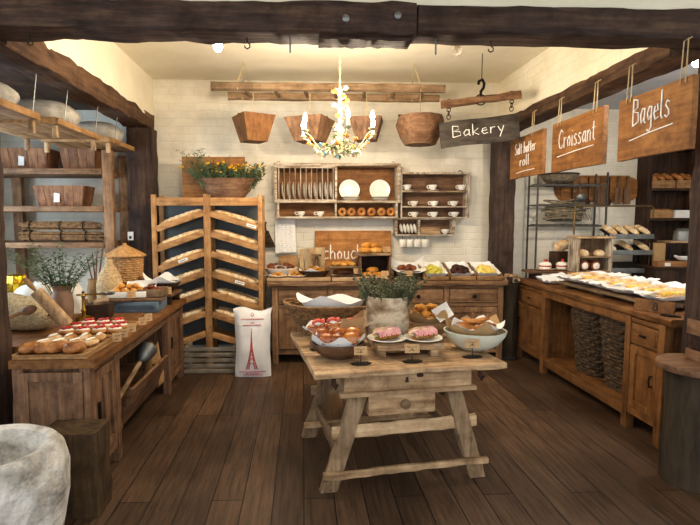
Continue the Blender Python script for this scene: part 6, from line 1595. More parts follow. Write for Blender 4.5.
place(dk, [(c.x-.05, c.y-.06, zp+.03), (c.x+.015, c.y-.06, zp+.03), (c.x-.045, c.y+.0, zp+.03), (c.x+.04, c.y+.01, zp+.03), (c.x-.02, c.y+.06, zp+.03), (c.x-.01, c.y-.03, zp+.065)], 'dark pastry in the grey dish', 'dark pastries in the grey dish')
card((-1.395, 4.085, zp), 'kraft card between the white dish and the grey dish', .065, .06, .2)
z_ = ZL+.096
bowl('wooden_bowl', 'dark round bowl with white paper at the far end of the left counter', Vector((-1.28, 4.61, z_)), BOWL(.15, .09, .012, .5), 'dark_x', 1, .95)
liner((-1.28, 4.61, z_+.03), .125, .12, .10, 'white paper spilling out of the dark bowl at the far left end', 31, depth=.055, corners=4, flare=1.3)
bp2 = bun_proto(.035, .8, 'brownbun', 15, .2, 'dark_pastry', 'pastry')
place(bp2, [(-1.32, 4.58, z_+.06), (-1.25, 4.57, z_+.06), (-1.28, 4.64, z_+.06)], 'dark bun in the paper lined bowl', 'dark buns in the far left bowl')
sheet((-1.42, 4.44, ZL+.14), .26, .14, 'white folded paper sheet lying before the lidded basket', 14, .02, .1, 'paper', (.01, .03, .05, .04), tilt=.25)
card((-1.20, 4.44, z_), 'kraft card before the dark paper lined bowl at the far left end', .07, .06, .2, lean=.15)

# ------------------------------------------------------------------ left alcove shelves
YS = 5.12
xr = at(113, 210, Y=YS).x; xl = -3.36
su = thing('shelf_unit', 'tall wooden shelf unit with crates in the left alcove', 'shelf', ((xl+xr)/2, YS+.25, 0))
zz = [at(60, 174, Y=YS).z, at(60, 211.5, Y=YS).z, at(60, 248, Y=YS).z, .45]
w = xr-at(103, 210, Y=YS).x; ztop = at(108, 150, Y=YS).z
for x in (xr-w/2, at(-8, 210, Y=YS).x):
    for y in ((YS+.04, YS+.48) if x > -2.5 else (YS+.48,)): s = MB(); s.b2(x-w/2, x+w/2, y-.035, y+.035, 0, ztop, .004); s.build('post', 'side_z', su)
for z in zz:
    s = MB(); s.b2(xl, xr-w-.002, YS-.005, YS+.53, z, z+.055, .004); s.build('shelf_board', 'side_x', su)
def trug(px0, px1, py0, z, Y, label, lab=True, cnt=5):
    xa, xb = at(px0, py0, Y=Y).x, at(px1, py0, Y=Y).x; h = at(px0, py0, Y=Y).z-z
    t = thing('slatted_box', label, 'box', ((xa+xb)/2, Y+.12, z), 'slatted boxes on the alcove shelves')
    for k in range(cnt):
        u0, u1 = k/cnt, (k+1)/cnt; c = (xa+xb)/2; W = (xb-xa)
        s = MB()
        for (y, sg) in ((Y, -1), (Y+.26, 1)):
            f = .86; a0, a1 = c+(u0-.5)*W*f+.002, c+(u1-.5)*W*f-.002; b0, b1 = c+(u0-.5)*W+.002, c+(u1-.5)*W-.002; dy = .03*sg
            for th in (0,): s._add([(a0, y-dy, z+.003), (a1, y-dy, z+.003), (b1, y+dy*.3, z+h), (b0, y+dy*.3, z+h), (a0, y-dy-.01*sg*-1, z+.003), (a1, y-dy+.01*sg, z+.003), (b1, y+dy*.3+.01*sg, z+h), (b0, y+dy*.3+.01*sg, z+h)], [(0, 1, 2, 3), (7, 6, 5, 4), (0, 4, 5, 1), (1, 5, 6, 2), (2, 6, 7, 3), (3, 7, 4, 0)])
        s.build('slat', wood_red, t, smooth=False)
    s = MB(); W = xb-xa
    for sg in (-1, 1): s._add([((xa+xb)/2+sg*W*.43, Y+.03, z+.003), ((xa+xb)/2+sg*W*.43, Y+.23, z+.003), ((xa+xb)/2+sg*W*.5, Y+.25, z+h), ((xa+xb)/2+sg*W*.5, Y+.01, z+h), ((xa+xb)/2+sg*W*.415, Y+.03, z+.003), ((xa+xb)/2+sg*W*.415, Y+.23, z+.003), ((xa+xb)/2+sg*W*.485, Y+.25, z+h), ((xa+xb)/2+sg*W*.485, Y+.01, z+h)], [(0, 1, 2, 3), (7, 6, 5, 4), (0, 4, 5, 1), (1, 5, 6, 2), (2, 6, 7, 3), (3, 7, 4, 0)])
    s.b2((xa+xb)/2-W*.41, (xa+xb)/2+W*.41, Y+.03, Y+.23, z+.003, z+.015); s.build('end_board', wood_red, t, smooth=False)
    if lab:
        s = MB(); xm = (xa+xb)/2-.02; s.box((xm, Y-.006, z+h*.5), (.055, .004, h*.62), (-8, 0, 4)); s.build('paper_label', 'label', t)
wood_red = wood('red_brown_board', ['#6a4630', '#9a6b49', '#b28159'], 'z', 5)
trug(-2, 48, 148, zz[0]+.056, 5.285, 'red brown slatted box with a white label, left on the top alcove shelf')
trug(59, 96, 147, zz[0]+.056, 5.285, 'red brown slatted box without label, right on the top alcove shelf', False, 4)
trug(33, 84, 185.5, zz[1]+.056, 5.22, 'red brown slatted box alone on the middle alcove shelf')
for k, (py, lb) in enumerate(((238, 'dark bundle of twigs lying directly on the alcove shelf'), (227, 'dark bundle of twigs on top of the other bundle'))):
    a, b_ = at(22, py, Y=5.28), at(103 if k == 0 else 100, py, Y=5.28); r0 = .046; zc = zz[2]+.056+r0+.012+k*(2*r0+.012)
    t = thing('twig_bundle', lb, 'twigs', ((a.x+b_.x)/2, 5.28, zc-r0), 'twig bundles on the alcove shelf'); rr = random.Random(k)
    s = MB()
    for q in range(26):
        A = rr.uniform(0, 6.28); rd = r0*.88*math.sqrt(rr.random()); e0, e1 = rr.uniform(-.04, .06), rr.uniform(-.06, .04)
        s.tube([(a.x+e0, 5.28+rd*math.cos(A), zc+rd*math.sin(A)), ((a.x+b_.x)/2, 5.28+rd*math.cos(A+.1), zc+rd*math.sin(A+.1)), (b_.x+e1, 5.28+rd*math.cos(A+.2), zc+rd*math.sin(A+.2))], .009, 5)
    s.build('twigs', 'wicker', t)
    s = MB()
    for f in (.12, .5, .8): x = a.x+(b_.x-a.x)*f; s.tube([(x, 5.28+(r0+.002)*math.cos(2*PI*j/14), zc+(r0+.002)*math.sin(2*PI*j/14)) for j in range(14)], .006, 5, True)
    s.build('tie', 'iron', t)
# switch on the wall behind
p = at(130.5, 236, Y=5.44)
o = MB().b2(p.x-.03, p.x+.03, 5.437, 5.449, p.z-.045, p.z+.045, .003); 
t = thing('wall_switch', 'white switch plate on the dark corner post of the left alcove', 'switch', (p.x, 5.443, p.z))
o.build('plate', 'label', t); s = MB(); s.b2(p.x-.012, p.x+.012, 5.431, 5.4365, p.z-.03, p.z+.0, .002); s.build('rocker', 'iron', t)

# hanging proofing boards with flour sacks under the left beam
XA = -1.79
def hboard(px0, px1, py, pyb, label, sacks, wires, w=.62):
    a, b_ = at(px0, py, X=XA), at(px1, pyb, X=XA); z = (a.z+b_.z)/2; y0, y1 = a.y, b_.y
    t = thing('hanging_tray', label, 'tray', (XA-w/2, (y0+y1)/2, z), 'plank trays hanging under the left beam')
    n = 4
    for k in range(n):
        xx0 = XA-w*(k+1)/n; s = MB(); s.b2(xx0+.002, xx0+w/n-.002, y0, y1, z, z+.022, .003); s.build('plank', 'pine_y', t)
    s = MB(); s.b2(XA-w, XA, y0-.016, y0-.001, z-.005, z+.045, .003); s.b2(XA+.001, XA+.016, y0-.016, y1, z-.005, z+.04, .003); s.build('edge_board', 'pine_y', t)
    for y in (y0+.03, y1-.03):
        for x in (XA+.001-.03, XA-w+.03): s = MB(); s.b2(x-.017, x+.017, y-.017, y+.017, z-.10, z-.006, .003); s.build('foot', 'pale_z', t)
    for y in (y0+.1, y1-.08): s = MB(); s.tube([(XA+.008, y, z+.035), (XA+.03, y+.03, 2.5)], .004, 5); s.build('wire', 'steel', t)
    for k, (yy, L, W_, h, mt, lb) in enumerate(sacks):
        c = Vector((XA-w*.45, y0+(y1-y0)*yy, z+.0235)); s = MB(); s.ell(c+Vector((0, 0, h*.9)), (W_, L, h), (0, 0, 5), .12, k+3, 18, 12, -.9); tag(s.build('flour_bag', mt, loc=c), lb, 'bag', 'white bags on the hanging trays')
hboard(-25, 38, 99, 117, 'plank tray hanging nearest under the left beam', [(.72, .17, .24, .10, 'floursack', 'white bag on the nearest hanging plank tray')], ())
hboard(57, 98, 124, 139, 'plank tray hanging second under the left beam', [(.55, .27, .25, .12, 'floursack', 'large white bag on the second hanging plank tray')], ())
hboard(110, 136, 143, 151, 'plank tray hanging farthest under the left beam', [(.6, .24, .24, .125, 'floursack', 'white bag on the farthest hanging plank tray')], ())

# ------------------------------------------------------------------ stone basin and block in the foreground
c = Vector((-1.335, 2.12, 0)); 
zr = at(10, 446, Y=2.12).z
t = thing('stone_basin', 'big rough pale stone mortar basin beside the brown wooden block', 'basin', c)
R = .29
s = MB(); s.lathe([(0, .0), (R*.72, .0), (R*.9, .12), (R*1.0, zr*.55), (R*1.0, zr*.78), (R*.93, zr*.94), (R*.84, zr), (R*.70, zr*.985), (R*.64, zr*.9), (R*.58, zr*.5), (0, zr*.3)], c, 48, wob=.05, seed=3); s.build('stone_body', 'stone', t)
a, b_ = at(48, 430, Y=2.47), at(104, 424, Y=2.47)
zt_ = at(90, 434, Y=2.47).z
tag(MB().hewn((-1.185, 2.56, .001), (-1.185, 2.56, zt_), .29, .20, .006, 10, .012, 99, up=(0, 1, 0)).build('wooden_block', wood('brown_block_wood', ['#3b2c1b', '#57432b', '#6d5636'], 'z', 4, .8, .5), loc=(-1.185, 2.56, 0)), 'brown upright wooden block between the stone basin and a cabinet', 'block')
# ------------------------------------------------------------------ right counter
ZR = .875; XR = 2.345
s = MB(); s.hewn((2.97, 3.035, ZR-.0225), (2.97, 5.40, ZR-.0225), 1.28, .045, .003, 30, .008, 101)
tag(s.build('counter_worktop', 'honey_y', loc=(2.97, 4.2, ZR-.045)), 'long brown wooden worktop of the right counter carrying papers and breads', 'worktop')
ZR += .003
yA, yB, yC, yD = 3.10, 3.50, 4.72, 5.36
cabinet('base_cabinet', 'brown cabinet with one drawer at the near end of the right counter', XR, 2.95, yA, yB, ZR-.05, -1, .12, 1, True, 'honey', 1)
cabinet('base_cabinet', 'brown cabinet with one drawer at the far end of the right counter', XR, 2.95, yC, yD, ZR-.05, -1, .12, 1, True, 'honey', -1)
s = MB(); s.b2(XR+.02, 2.95, yB+.003, yC-.003, .12, .16, .004); s.b2(XR+.005, XR+.019, yB+.003, yC-.003, .085, .165, .003); tag(s.build('low_shelf', 'honey_y', loc=(2.6, 4.1, .12)), 'low brown shelf holding tall wicker baskets under the right counter', 'shelf')
s = MB(); s.b2(XR+.01, XR+.03, yB+.003, yC-.003, ZR-.12, ZR-.05, .003); tag(s.build('counter_rail', 'honey_y', loc=(XR, 4.1, ZR-.1)), 'brown rail under the right worktop above the wicker baskets', 'rail')
s = MB(); s.b2(2.955, 2.975, yA, yD, .1, ZR-.05); tag(s.build('closing_board', 'dark_y', loc=(2.96, 4.2, .1)), 'dark board closing the back of the right counter', 'board')
for k, (y, lb) in enumerate(((4.24, 'tall dark woven basket under the right counter, farther of two'), (3.80, 'tall dark woven basket under the right counter, nearer of two'))):
    bc = Vector((2.64, y, .163)); t = thing('tall_basket', lb, 'basket', bc, 'tall baskets under the right counter')
    h = .56; a0 = (.17, .15); a1 = (.23, .20)
    s = MB(); woven(s, bc, a0, a1, h, 19, 60, 3, .0135, .007, 10); s.build('weave', 'wickerdark', t)
    s = MB(); stakes(s, bc, a0, a1, h, 26, 3, .009); basketfloor(s, bc, (a0[0]-.005, a0[1]-.005), 3); ring(s, bc, a1, h, .014, 3, amp=.012); ring(s, bc, (a1[0]+.004, a1[1]+.004), h-.03, .012, 3, amp=.012); s.build('rim', 'wickerdark', t)

# rough board with sandwiches in paper
bx0, bx1 = 2.42, 2.86; by0, by1 = 3.32, 4.62
t = thing('serving_board', 'long rough wooden board under the paper wrapped sandwiches on the right counter', 'board', (2.64, 3.95, ZR))
zb_ = ZR+.055
for k in range(2):
    x0 = bx0+(bx1-bx0)*k/2; s = MB(); s.hewn((x0+.108, by0, zb_-.012), (x0+.108, by1, zb_-.012), .212, .024, .004, 24, .006, 103+k); s.build('plank', 'grey_y', t)
for y in (by0+.12, (by0+by1)/2, by1-.12): s = MB(); s.b2(bx0+.02, bx1-.02, y-.025, y+.025, ZR+.001, zb_-.0285, .003); s.build('foot', 'dark_x', t)
zb_ += .006
sw2 = thing('egg_baguette', 'x', 'sandwich', (0, 0, 0), 'yellow filled baguettes on the right counter')
loaf(MB(), .37, .040, 3, (0, 0, 0), None, 0, .42).build('bottom_bread', 'breadpale', sw2)
loaf(MB(), .37, .034, 6, (0, .028, .034), Matrix.Rotation(.35, 4, 'X'), 5, .5).build('top_bread', 'breadpale', sw2)
s = MB()
for k in range(14): s.ell((-.14+.0215*k, -.022+.006*math.sin(k*2), .038), (.020, .020, .014), None, .3, k, 8, 6)
s.build('filling', 'eggyolk', sw2)
spots = []
ys = [3.42, 3.60, 3.79, 3.98, 4.17, 4.36, 4.53]
for k, y in enumerate(ys):
    sheet((2.645+.02*math.sin(k*2), y, zb_+.001+.0035*(k % 2)), .54, .20, f'crumpled white paper under the {ORD[k]} egg baguette from the near end', 40+k, .035, .25+.05*math.sin(k), 'paper', (.02, .03+.03*(k % 2), .06, .03))
    spots.append((2.635, y, zb_+.022))
row(sw2, spots, [f'yellow filled baguette on white paper, {ORD[k]} from the near end of the right counter' for k in range(len(ys))], [(0, 0, .25+.05*math.sin(k)) for k in range(len(ys))], [.86]*len(ys))
# wooden plaque with a mark, dark plate beneath
p = at(656, 304, X=2.43)
t = thing('wooden_plaque', 'wooden plaque with a black mark at the near end of the serving board', 'plaque', (2.39, p.y-.0, ZR))
s = MB(); mm = Matrix.Translation((2.40, 3.30, ZR+.001)) @ Matrix.Rotation(rad(-62), 4, 'Z') @ Matrix.Rotation(rad(75), 4, 'X')
mbox(s, mm, -.13, .13, 0, .085, -.018, 0, .003); s.build('plank', 'honey_x', t)
s = MB()
for (cx, cy, r_) in ((.01, .052, .012), (.01, .028, .015)): s.tube([mm @ Vector((cx+r_*math.cos(a), cy+r_*math.sin(a), .002)) for a in [2*PI*k/12 for k in range(12)]], .0035, 5, True)
s.build('black_mark', 'ink', t)
tag(MB().prism([(-.06, 0), (-.045, -.022), (-.02, -.03), (.025, -.028), (.05, -.012), (.062, .006), (.04, .016), (.048, .03), (.015, .02), (-.02, .03), (-.03, .016)], Matrix.Translation((2.42, 3.16, ZR+.0005)) @ Matrix.Rotation(-1, 4, 'Z'), .005).build('card_holder', 'iron', loc=(2.42, 3.16, ZR)), 'flat black iron card base on the near end of the right worktop', 'card holder')
# papers, card and riser at the far end
sheet((2.53, 4.86, ZR+.001), .34, .22, 'white folded napkins at the far front of the right counter', 60, .05, .2, 'paper', (.0, .03, .06, .03))
sheet((2.78, 4.82, ZR+.003), .24, .14, 'white paper fold beside the kraft tag on the right counter', 62, .05, .1, 'paper', (.0, .0, .07, .05))
t = thing('kraft_tag', 'reddish tag standing upright before the white napkins on the right counter', 'card', (2.60, 4.70, ZR))
s = MB(); s.box((2.60, 4.70, ZR+.065), (.095, .016, .128), (-8, 0, -10), .004); c_ = s.build('block', 'birdbrown', t)
s = MB(); s.ell((2.60, 4.690, ZR+.045), (.028, .004, .02)); s.build('pink_mark', 'ham', c_)
yr0, yr1 = 5.14, 5.39; zr = at(560, 271, Y=5.14).z
t = thing('wooden_riser', 'brown plank riser under the cakes at the far end of the right counter', 'riser', (2.85, 5.2, ZR))
s = MB(); s.hewn((2.40, 5.265, zr-.014), (3.0, 5.265, zr-.014), .23, .026, .003, 18, .006, 105); s.build('top_board', 'old_x', t)
for x in (2.5, 2.9): s = MB(); s.b2(x-.03, x+.03, 5.17, 5.36, ZR+.001, zr-.031, .003); s.build('foot', 'dark_x', t)
zr += .004
ck_ = thing('strawberry_cake', 'x', 'cake', (0, 0, 0), 'strawberry cakes on the riser')
s = MB(); s.lathe([(0, 0), (.062, 0), (.062, .022), (0, .022)], (0, 0, 0), 20); s.build('base_layer', 'cream', ck_)
s = MB()
for k in range(10): s.ell((.050*math.cos(k*.63), .050*math.sin(k*.63), .030), (.016, .016, .012), None, .1, k, 8, 6)
s.build('strawberry_layer', 'red', ck_)
s = MB(); s.lathe([(0, .034), (.062, .036), (.064, .05), (.05, .066), (.02, .074), (0, .076)], (0, 0, 0), 20, wob=.06); s.build('cream_top', 'cream', ck_)
s = MB(); s.ell((.005, 0, .085), (.017, .017, .019), None, .1, 2, 10, 8); s.build('strawberry', 'red', ck_)
c1, c2 = at(545, 271, Y=5.24), at(562, 271, Y=5.24)
row(ck_, [(c1.x, 5.24, zr+.012), (c2.x, 5.24, zr+.012)], ['small strawberry cream cake, left of two on the riser', 'small strawberry cream cake, right of two on the riser'])
for k, c in enumerate((c1, c2)):
    tag(MB().lathe([(0, .0), (.085, 0), (.1, .006), (.1, .010), (.0, .009)], (c.x, 5.24, zr), 24).build('cake_board', 'pale_x', loc=(c.x, 5.24, zr)), f'round pale board under the {["left", "right"][k]} strawberry cream cake', 'board')
xa, xb = at(556, 268, Y=5.22).x, at(576, 268, Y=5.22).x; zt_ = at(565, 252, Y=5.22).z
t = thing('dark_box', 'dark wooden box with a cut loaf on top behind the cakes', 'box', ((xa+xb)/2, 5.30, zr))
s = MB(); s.b2(xa, xb, 5.30, 5.385, zr+.001, zt_, .003); s.build('box', 'dark_z', t)
tag(MB().ell(((xa+xb)/2+.01, 5.34, zt_+.062), (.095, .05, .062), (0, -20, 0), .1, 3, 18, 10, -.9).build('cut_loaf', 'breadpale', loc=((xa+xb)/2, 5.31, zt_)), 'cut golden loaf on top of the dark box', 'bread')
card(((xa+xb)/2+.03, 5.285, zr), 'kraft card in front of the dark box behind the cakes', .06, .065, 0, stand=None)
# crate shelf with two tiers
Yc = 4.93; xa, xb = at(577.5, 272, Y=Yc).x, at(612, 272, Y=Yc).x; zt_ = at(596, 236.5, Y=Yc).z; zm = at(596, 256.5, Y=Yc).z
tag(MB().b2(xa-.01, xb+.01, Yc-.005, Yc+.205, ZR+.001, zr-.0005, .003).build('wooden_riser', 'old_x', loc=(xa, Yc, ZR)), 'low brown block under the upright grey crate', 'riser')
t = thing('crate_shelf', 'upright grey wooden crate used as a two tier bread shelf', 'crate', ((xa+xb)/2, Yc+.10, zr))
s = MB(); s.b2(xa, xa+.018, Yc, Yc+.20, zr+.001, zt_-.02, .002); s.b2(xb-.018, xb, Yc, Yc+.20, zr+.001, zt_-.02, .002); s.build('side_panel', 'worn_z', t)
s = MB(); s.b2(xa-.02, xb+.02, Yc-.01, Yc+.21, zt_-.02, zt_, .003); s.build('top_board', 'pale_x', t)
s = MB(); s.b2(xa+.018, xb-.018, Yc+.188, Yc+.20, zr+.001, zt_-.02); s.build('back_panel', 'grey_z', t)
s = MB(); s.b2(xa+.018, xb-.018, Yc+.005, Yc+.186, zm-.014, zm, .002); s.b2(xa+.018, xb-.018, Yc+.005, Yc+.186, zr+.001, zr+.015); s.build('shelf_board', 'grey_x', t)
xm_ = (xa+xb)/2
place(bun_proto(.060, .7, 'breadpale', 21, .1, 'bread_bun'), [(xm_-.085, Yc+.09, zm+.001), (xm_+.085, Yc+.09, zm+.001)], 'pale round bun on the upper tier of the grey crate', 'buns on the upper tier')
dn = thing('cream_roll', 'x', 'pastry', (0, 0, 0), 'dark rolls on the lower tier')
s = MB(); s.tube([(0, -.06, .05), (0, .06, .05)], .05, 16); s.build('pastry', 'brownbun', dn)
s = MB(); s.ell((0, -.062, .05), (.034, .012, .034), None, .15, 3); s.build('cream', 'cream', dn)
row(dn, [(xm_-.085, Yc+.095, zr+.0155), (xm_+.03, Yc+.09, zr+.0155)], ['dark cream filled roll on the lower tier of the grey crate, left', 'dark cream filled roll on the lower tier of the grey crate, right'])
rr = random.Random(5)
ft = MB(); ft.ell((0, 0, .012), (.05, .03, .012), None, .3, 3, 12, 6); ft = ft.build('flat_pastry', 'sugar', loc=(0, 0, 0)); tag(ft, 'x', 'pastry')
pA = at(580, 271, Y=5.0).x
tag(MB().b2(2.80, 3.30, 4.74, 4.90, ZR+.04, ZR+.055, .003).build('wooden_plank', 'pale_x', loc=(3.0, 4.82, ZR+.04)), 'pale plank of flat pastries before the grey crate', 'board')
tag(MB().b2(2.9, 3.2, 4.76, 4.88, ZR+.001, ZR+.0395, .003).build('wooden_riser', 'dark_x', loc=(3.05, 4.95, ZR)), 'dark block carrying the plank of flat pastries', 'riser')
place(ft, [(2.88+.09*k, 4.815+.02*(k % 2), ZR+.0565) for k in range(5)], 'flat sugared pastry on the pale plank before the crate', 'flat pastries on the pale plank', rots=[(0, 0, .3*k) for k in range(5)])

# glass-fronted iron bread rack
Yi = 5.17; xa, xb = at(607, 270, Y=Yi).x, at(651, 270, Y=Yi).x; zt_ = at(630, 206, Y=Yi).z
t = thing('bread_rack', 'black iron counter rack with sloping trays of baguettes on the right', 'rack', ((xa+xb)/2, Yi, ZR))
for x in (xa+.01, xb-.01):
    for y in (Yi, Yi+.20): s = MB(); s.b2(x-.009, x+.009, y-.009, y+.009, ZR+.001, at(630, 236, Y=Yi).z); s.build('post', 'iron', t)
s = MB(); x0 = at(575, 206, Y=Yi).x; s.tube([(x0, Yi, zt_-.3), (x0, Yi, zt_-.01), (x0+.02, Yi, zt_), (xb-.03, Yi, zt_), (xb-.008, Yi, zt_-.02), (xb-.008, Yi, zt_-.12)], .009, 8); s.build('top_hoop', 'oldbrass', t)
tiers = []
for k, py in enumerate((236, 252, 270)):
    z = at(633, py, Y=Yi).z; s = MB(); s._boxm(((xb-xa)/2-.02, .115, .005), Matrix.Translation(((xa+xb)/2, Yi+.10, z+.028)) @ Matrix.Rotation(.35, 4, 'X')); s.build('sloping_tray', 'iron', t)
    s = MB(); s.b2(xa, xb, Yi-.022, Yi-.010, z-.03, z+.022, .002); s.build('tray_lip', 'steel', t); tiers.append(z)
bq = baguette_proto(.25, .040, 12, 'baguette', 4); bq['group'] = 'baguettes on the iron rack'
spots, labs, rots = [], [], []
for r_ in range(2):
    n = 4 if r_ == 0 else 3
    for k in range(n):
        spots.append((xa+.06+(xb-xa-.12)*k/(n-1), Yi+.10, tiers[r_]+.040)); rots.append((0, -.33, PI/2)) ; labs.append(f'short baguette on the {["upper", "middle"][r_]} tray of the iron rack, {ORD[k]} from the left')
for i in range(len(rots)): rots[i] = (0, -.35, PI/2+.0)
row(bq, spots, labs, rots)

# thin iron stand with coiled vines, wire bowl
Ys_ = 5.44; xp = at(536.5, 230, Y=Ys_).x; xq = at(566, 230, Y=Ys_).x
t = thing('iron_stand', 'tall thin iron shelf stand behind the right counter', 'stand', (xp+.3, Ys_, 0))
zt_ = at(536, 172, Y=Ys_).z
for x in (xp, xp+.78):
    for y in (Ys_, Ys_+.22): s = MB(); s.b2(x-.008, x+.008, y-.008, y+.008, 0, zt_); s.build('post', 'greyiron', t)
zs = [at(550, 225, Y=Ys_).z, at(550, 204, Y=Ys_).z, at(550, 184, Y=Ys_).z]
for z in zs: s = MB(); s.b2(xp+.011, xp+.769, Ys_-.008, Ys_+.008, z-.02, z); s.b2(xp+.011, xp+.769, Ys_+.212, Ys_+.228, z-.02, z); s.build('cross_rail', 'greyiron', t)
for z in zs[:1]+zs[2:]: s = MB(); [s.b2(xp+.03+.073*k, xp+.04+.073*k, Ys_-.008, Ys_+.228, z+.0005, z+.008) for k in range(10)]; s.build('slat_shelf', 'greyiron', t)
rr = random.Random(9)
c = Vector((at(568, 215, Y=Ys_).x, Ys_+.1, zs[0]+.012)); s = MB()
for k in range(20):
    r0 = rr.uniform(.09, .18); pts = []
    ph = rr.uniform(0, 6); tl_ = rr.uniform(-.25, .25)
    for j in range(16): A = 2*PI*j/16; pts.append(c+Vector((r0*1.5*math.cos(A), r0*.48*math.sin(A), .012+.010*k+.05*math.sin(A+ph)*.5+.02+tl_*.1*math.cos(A)+.02)))
    s.tube(pts, rr.uniform(.006, .011), 5, True)
for k in range(10): s.tube([c+Vector((.12, .02*math.sin(k), .05+.01*k)), c+Vector((.20+.01*k, .03*math.cos(k), .07+.012*k)), c+Vector((.25+.010*k, .02, .05+.015*math.sin(k*2)))], .004, 4)
tag(s.build('vine_coil', 'vine', loc=c), 'tangle of dry coiled vines on the thin iron stand', 'vines')
bc = Vector((at(566, 180, Y=Ys_).x-.02, Ys_+.11, zs[2]+.010))
t = thing('wire_bowl', 'dark round wire bowl on top of the iron stand under the Croissant sign', 'bowl', bc)
s = MB(); s.lathe([(0, 0), (.10, .004), (.16, .03), (.19, .07), (.2, .1), (.19, .1), (.18, .07), (.15, .035), (0, .01)], bc, 24); s.build('body', 'vine', t)
s = MB(); ring(s, bc, (.2, .2), .103, .008); s.build('rim', 'iron', t)

# cutting boards and tools hanging on the back wall
Yw = 5.72; a, b_ = at(566, 190, Y=Yw), at(632, 190, Y=Yw); z0, z1 = at(600, 202, Y=Yw).z, at(600, 175.5, Y=Yw).z
t = thing('tool_board', 'long wooden board with rounded ends and hanging kitchen tools on the brick wall', 'board', ((a.x+b_.x)/2, Yw, z0))
s = MB(); s.b2(a.x-.06, b_.x-.04, Yw-.01, Yw+.012, z0, z1, .004); s.build('plank', 'sign_x', t)
s = MB(); zc = (z0+z1)/2; xe = at(556, 190, Y=Yw).x
for x, r_ in ((xe+.13, .145), (b_.x-.04, .14)): s.lathe([(0, 0), (r_, 0), (r_, .02), (0, .02)], (x, Yw+.026, zc), 28, Matrix.Rotation(PI/2, 4, 'X'))
s.build('round_end', 'sign_x', t)
s = MB()
for px in (573, 580.5, 589, 602, 610, 619, 626): p = at(px, 178, Y=Yw-.02); s.cyl((p.x, Yw-.03, p.z), (p.x, Yw-.01, p.z), .006, n=6)
s.build('peg', 'iron', t)
def hang(px, kind, label):
    p = at(px, 178, Y=Yw-.03); z = p.z
    if kind == 'ladle':
        q = thing('ladle', label, 'ladle', (p.x, Yw-.03, z)); s = MB(); s.tube([(p.x, Yw-.03, z), (p.x-.005, Yw-.03, z-.2)], .006, 6); s.build('handle', 'steel', q)
        s = MB(); s.lathe([(0, -.028), (.04, -.022), (.062, 0), (.058, 0), (.037, -.017), (0, -.022)], (p.x+.0, Yw-.06, z-.235), 18, Matrix.Rotation(-1.15, 4, 'X')); s.build('bowl', 'steel', q)
    elif kind == 'spoon':
        q = thing('wooden_spoon', label, 'spoon', (p.x, Yw-.03, z), 'tools hanging on the wall board'); s = MB(); s.tube([(p.x, Yw-.03, z), (p.x, Yw-.03, z-.24)], .007, 6); s.build('handle', 'dark_z', q)
        s = MB(); s.ell((p.x, Yw-.03, z-.275), (.028, .01, .045)); s.build('head', 'dark_z', q)
    else:
        w = .05 if kind == 'paddle' else .04; q = thing('wooden_paddle', label, 'paddle', (p.x, Yw-.03, z), 'tools hanging on the wall board')
        s = MB(); s.b2(p.x-.012, p.x+.012, Yw-.036, Yw-.024, z-.11, z+.02, .004); s.build('handle', 'old_z', q)
        s = MB(); s.b2(p.x-w, p.x+w, Yw-.038, Yw-.022, z-.30, z-.1105, .006); s.build('blade', 'old_z', q)
hang(580.5, 'ladle', 'steel ladle hanging on the wall board')
hang(573, 'spoon', 'thin dark spoon at the left of the wall board')
hang(589, 'spoon', 'thin dark spoon right of the steel ladle on the wall board')
hang(602, 'paddle', 'short wooden paddle hanging in the middle of the wall board')
hang(610, 'spoon', 'dark wooden spoon beside the short paddle on the wall board')
hang(619, 'slim', 'slim wooden paddle, left of two at the right end of the wall board')
hang(628, 'slim', 'slim wooden paddle, rightmost on the wall board')

# dark wall shelves on the right with boxes of bread
Yd = 5.55; xa, xb = at(647, 200, Y=Yd).x, 4.5
zt_ = at(670, 146, Y=Yd).z; zz = [at(670, 195, Y=Yd).z, at(670, 234.5, Y=Yd).z]
zz = [at(670, 194.5, Y=Yd).z, at(670, 234, Y=Yd).z]
t = thing('wall_shelf', 'tall dark wooden shelf with boxes of bread at the far right', 'shelf', ((xa+xb)/2, Yd+.2, 0))
s = MB(); s.b2(xa, xa+.05, Yd, YB-.003, 0, zt_, .003); s.b2(xb-.05, xb, Yd, YB-.003, 0, zt_, .003); s.build('upright', 'dark_z', t)
s = MB(); s.b2(xa+.05, xb-.05, Yd, YB-.003, zt_-.04, zt_, .003); s.build('top_board', 'dark_x', t)
zz3 = [at(670, 188, Y=Yd).z, at(670, 218, Y=Yd).z, 1.05]
for z in zz3: s = MB(); s.b2(xa+.05, xb-.05, Yd, YB-.03, z-.03, z, .003); s.build('shelf_board', 'dark_x', t)
s = MB()
for k in range(6): x = xa+.05+(xb-xa-.1)*k/6; s.b2(x+.003, x+(xb-xa-.1)/6-.003, YB-.028, YB-.006, .02, zt_-.042)
s.build('back_panel', 'dark_z', t)
bq2 = baguette_proto(.155, .036, 15, 'bread', 4); bq2['group'] = 'loaves in the boxes on the dark shelf'
spots, labs, rots = [], [], []
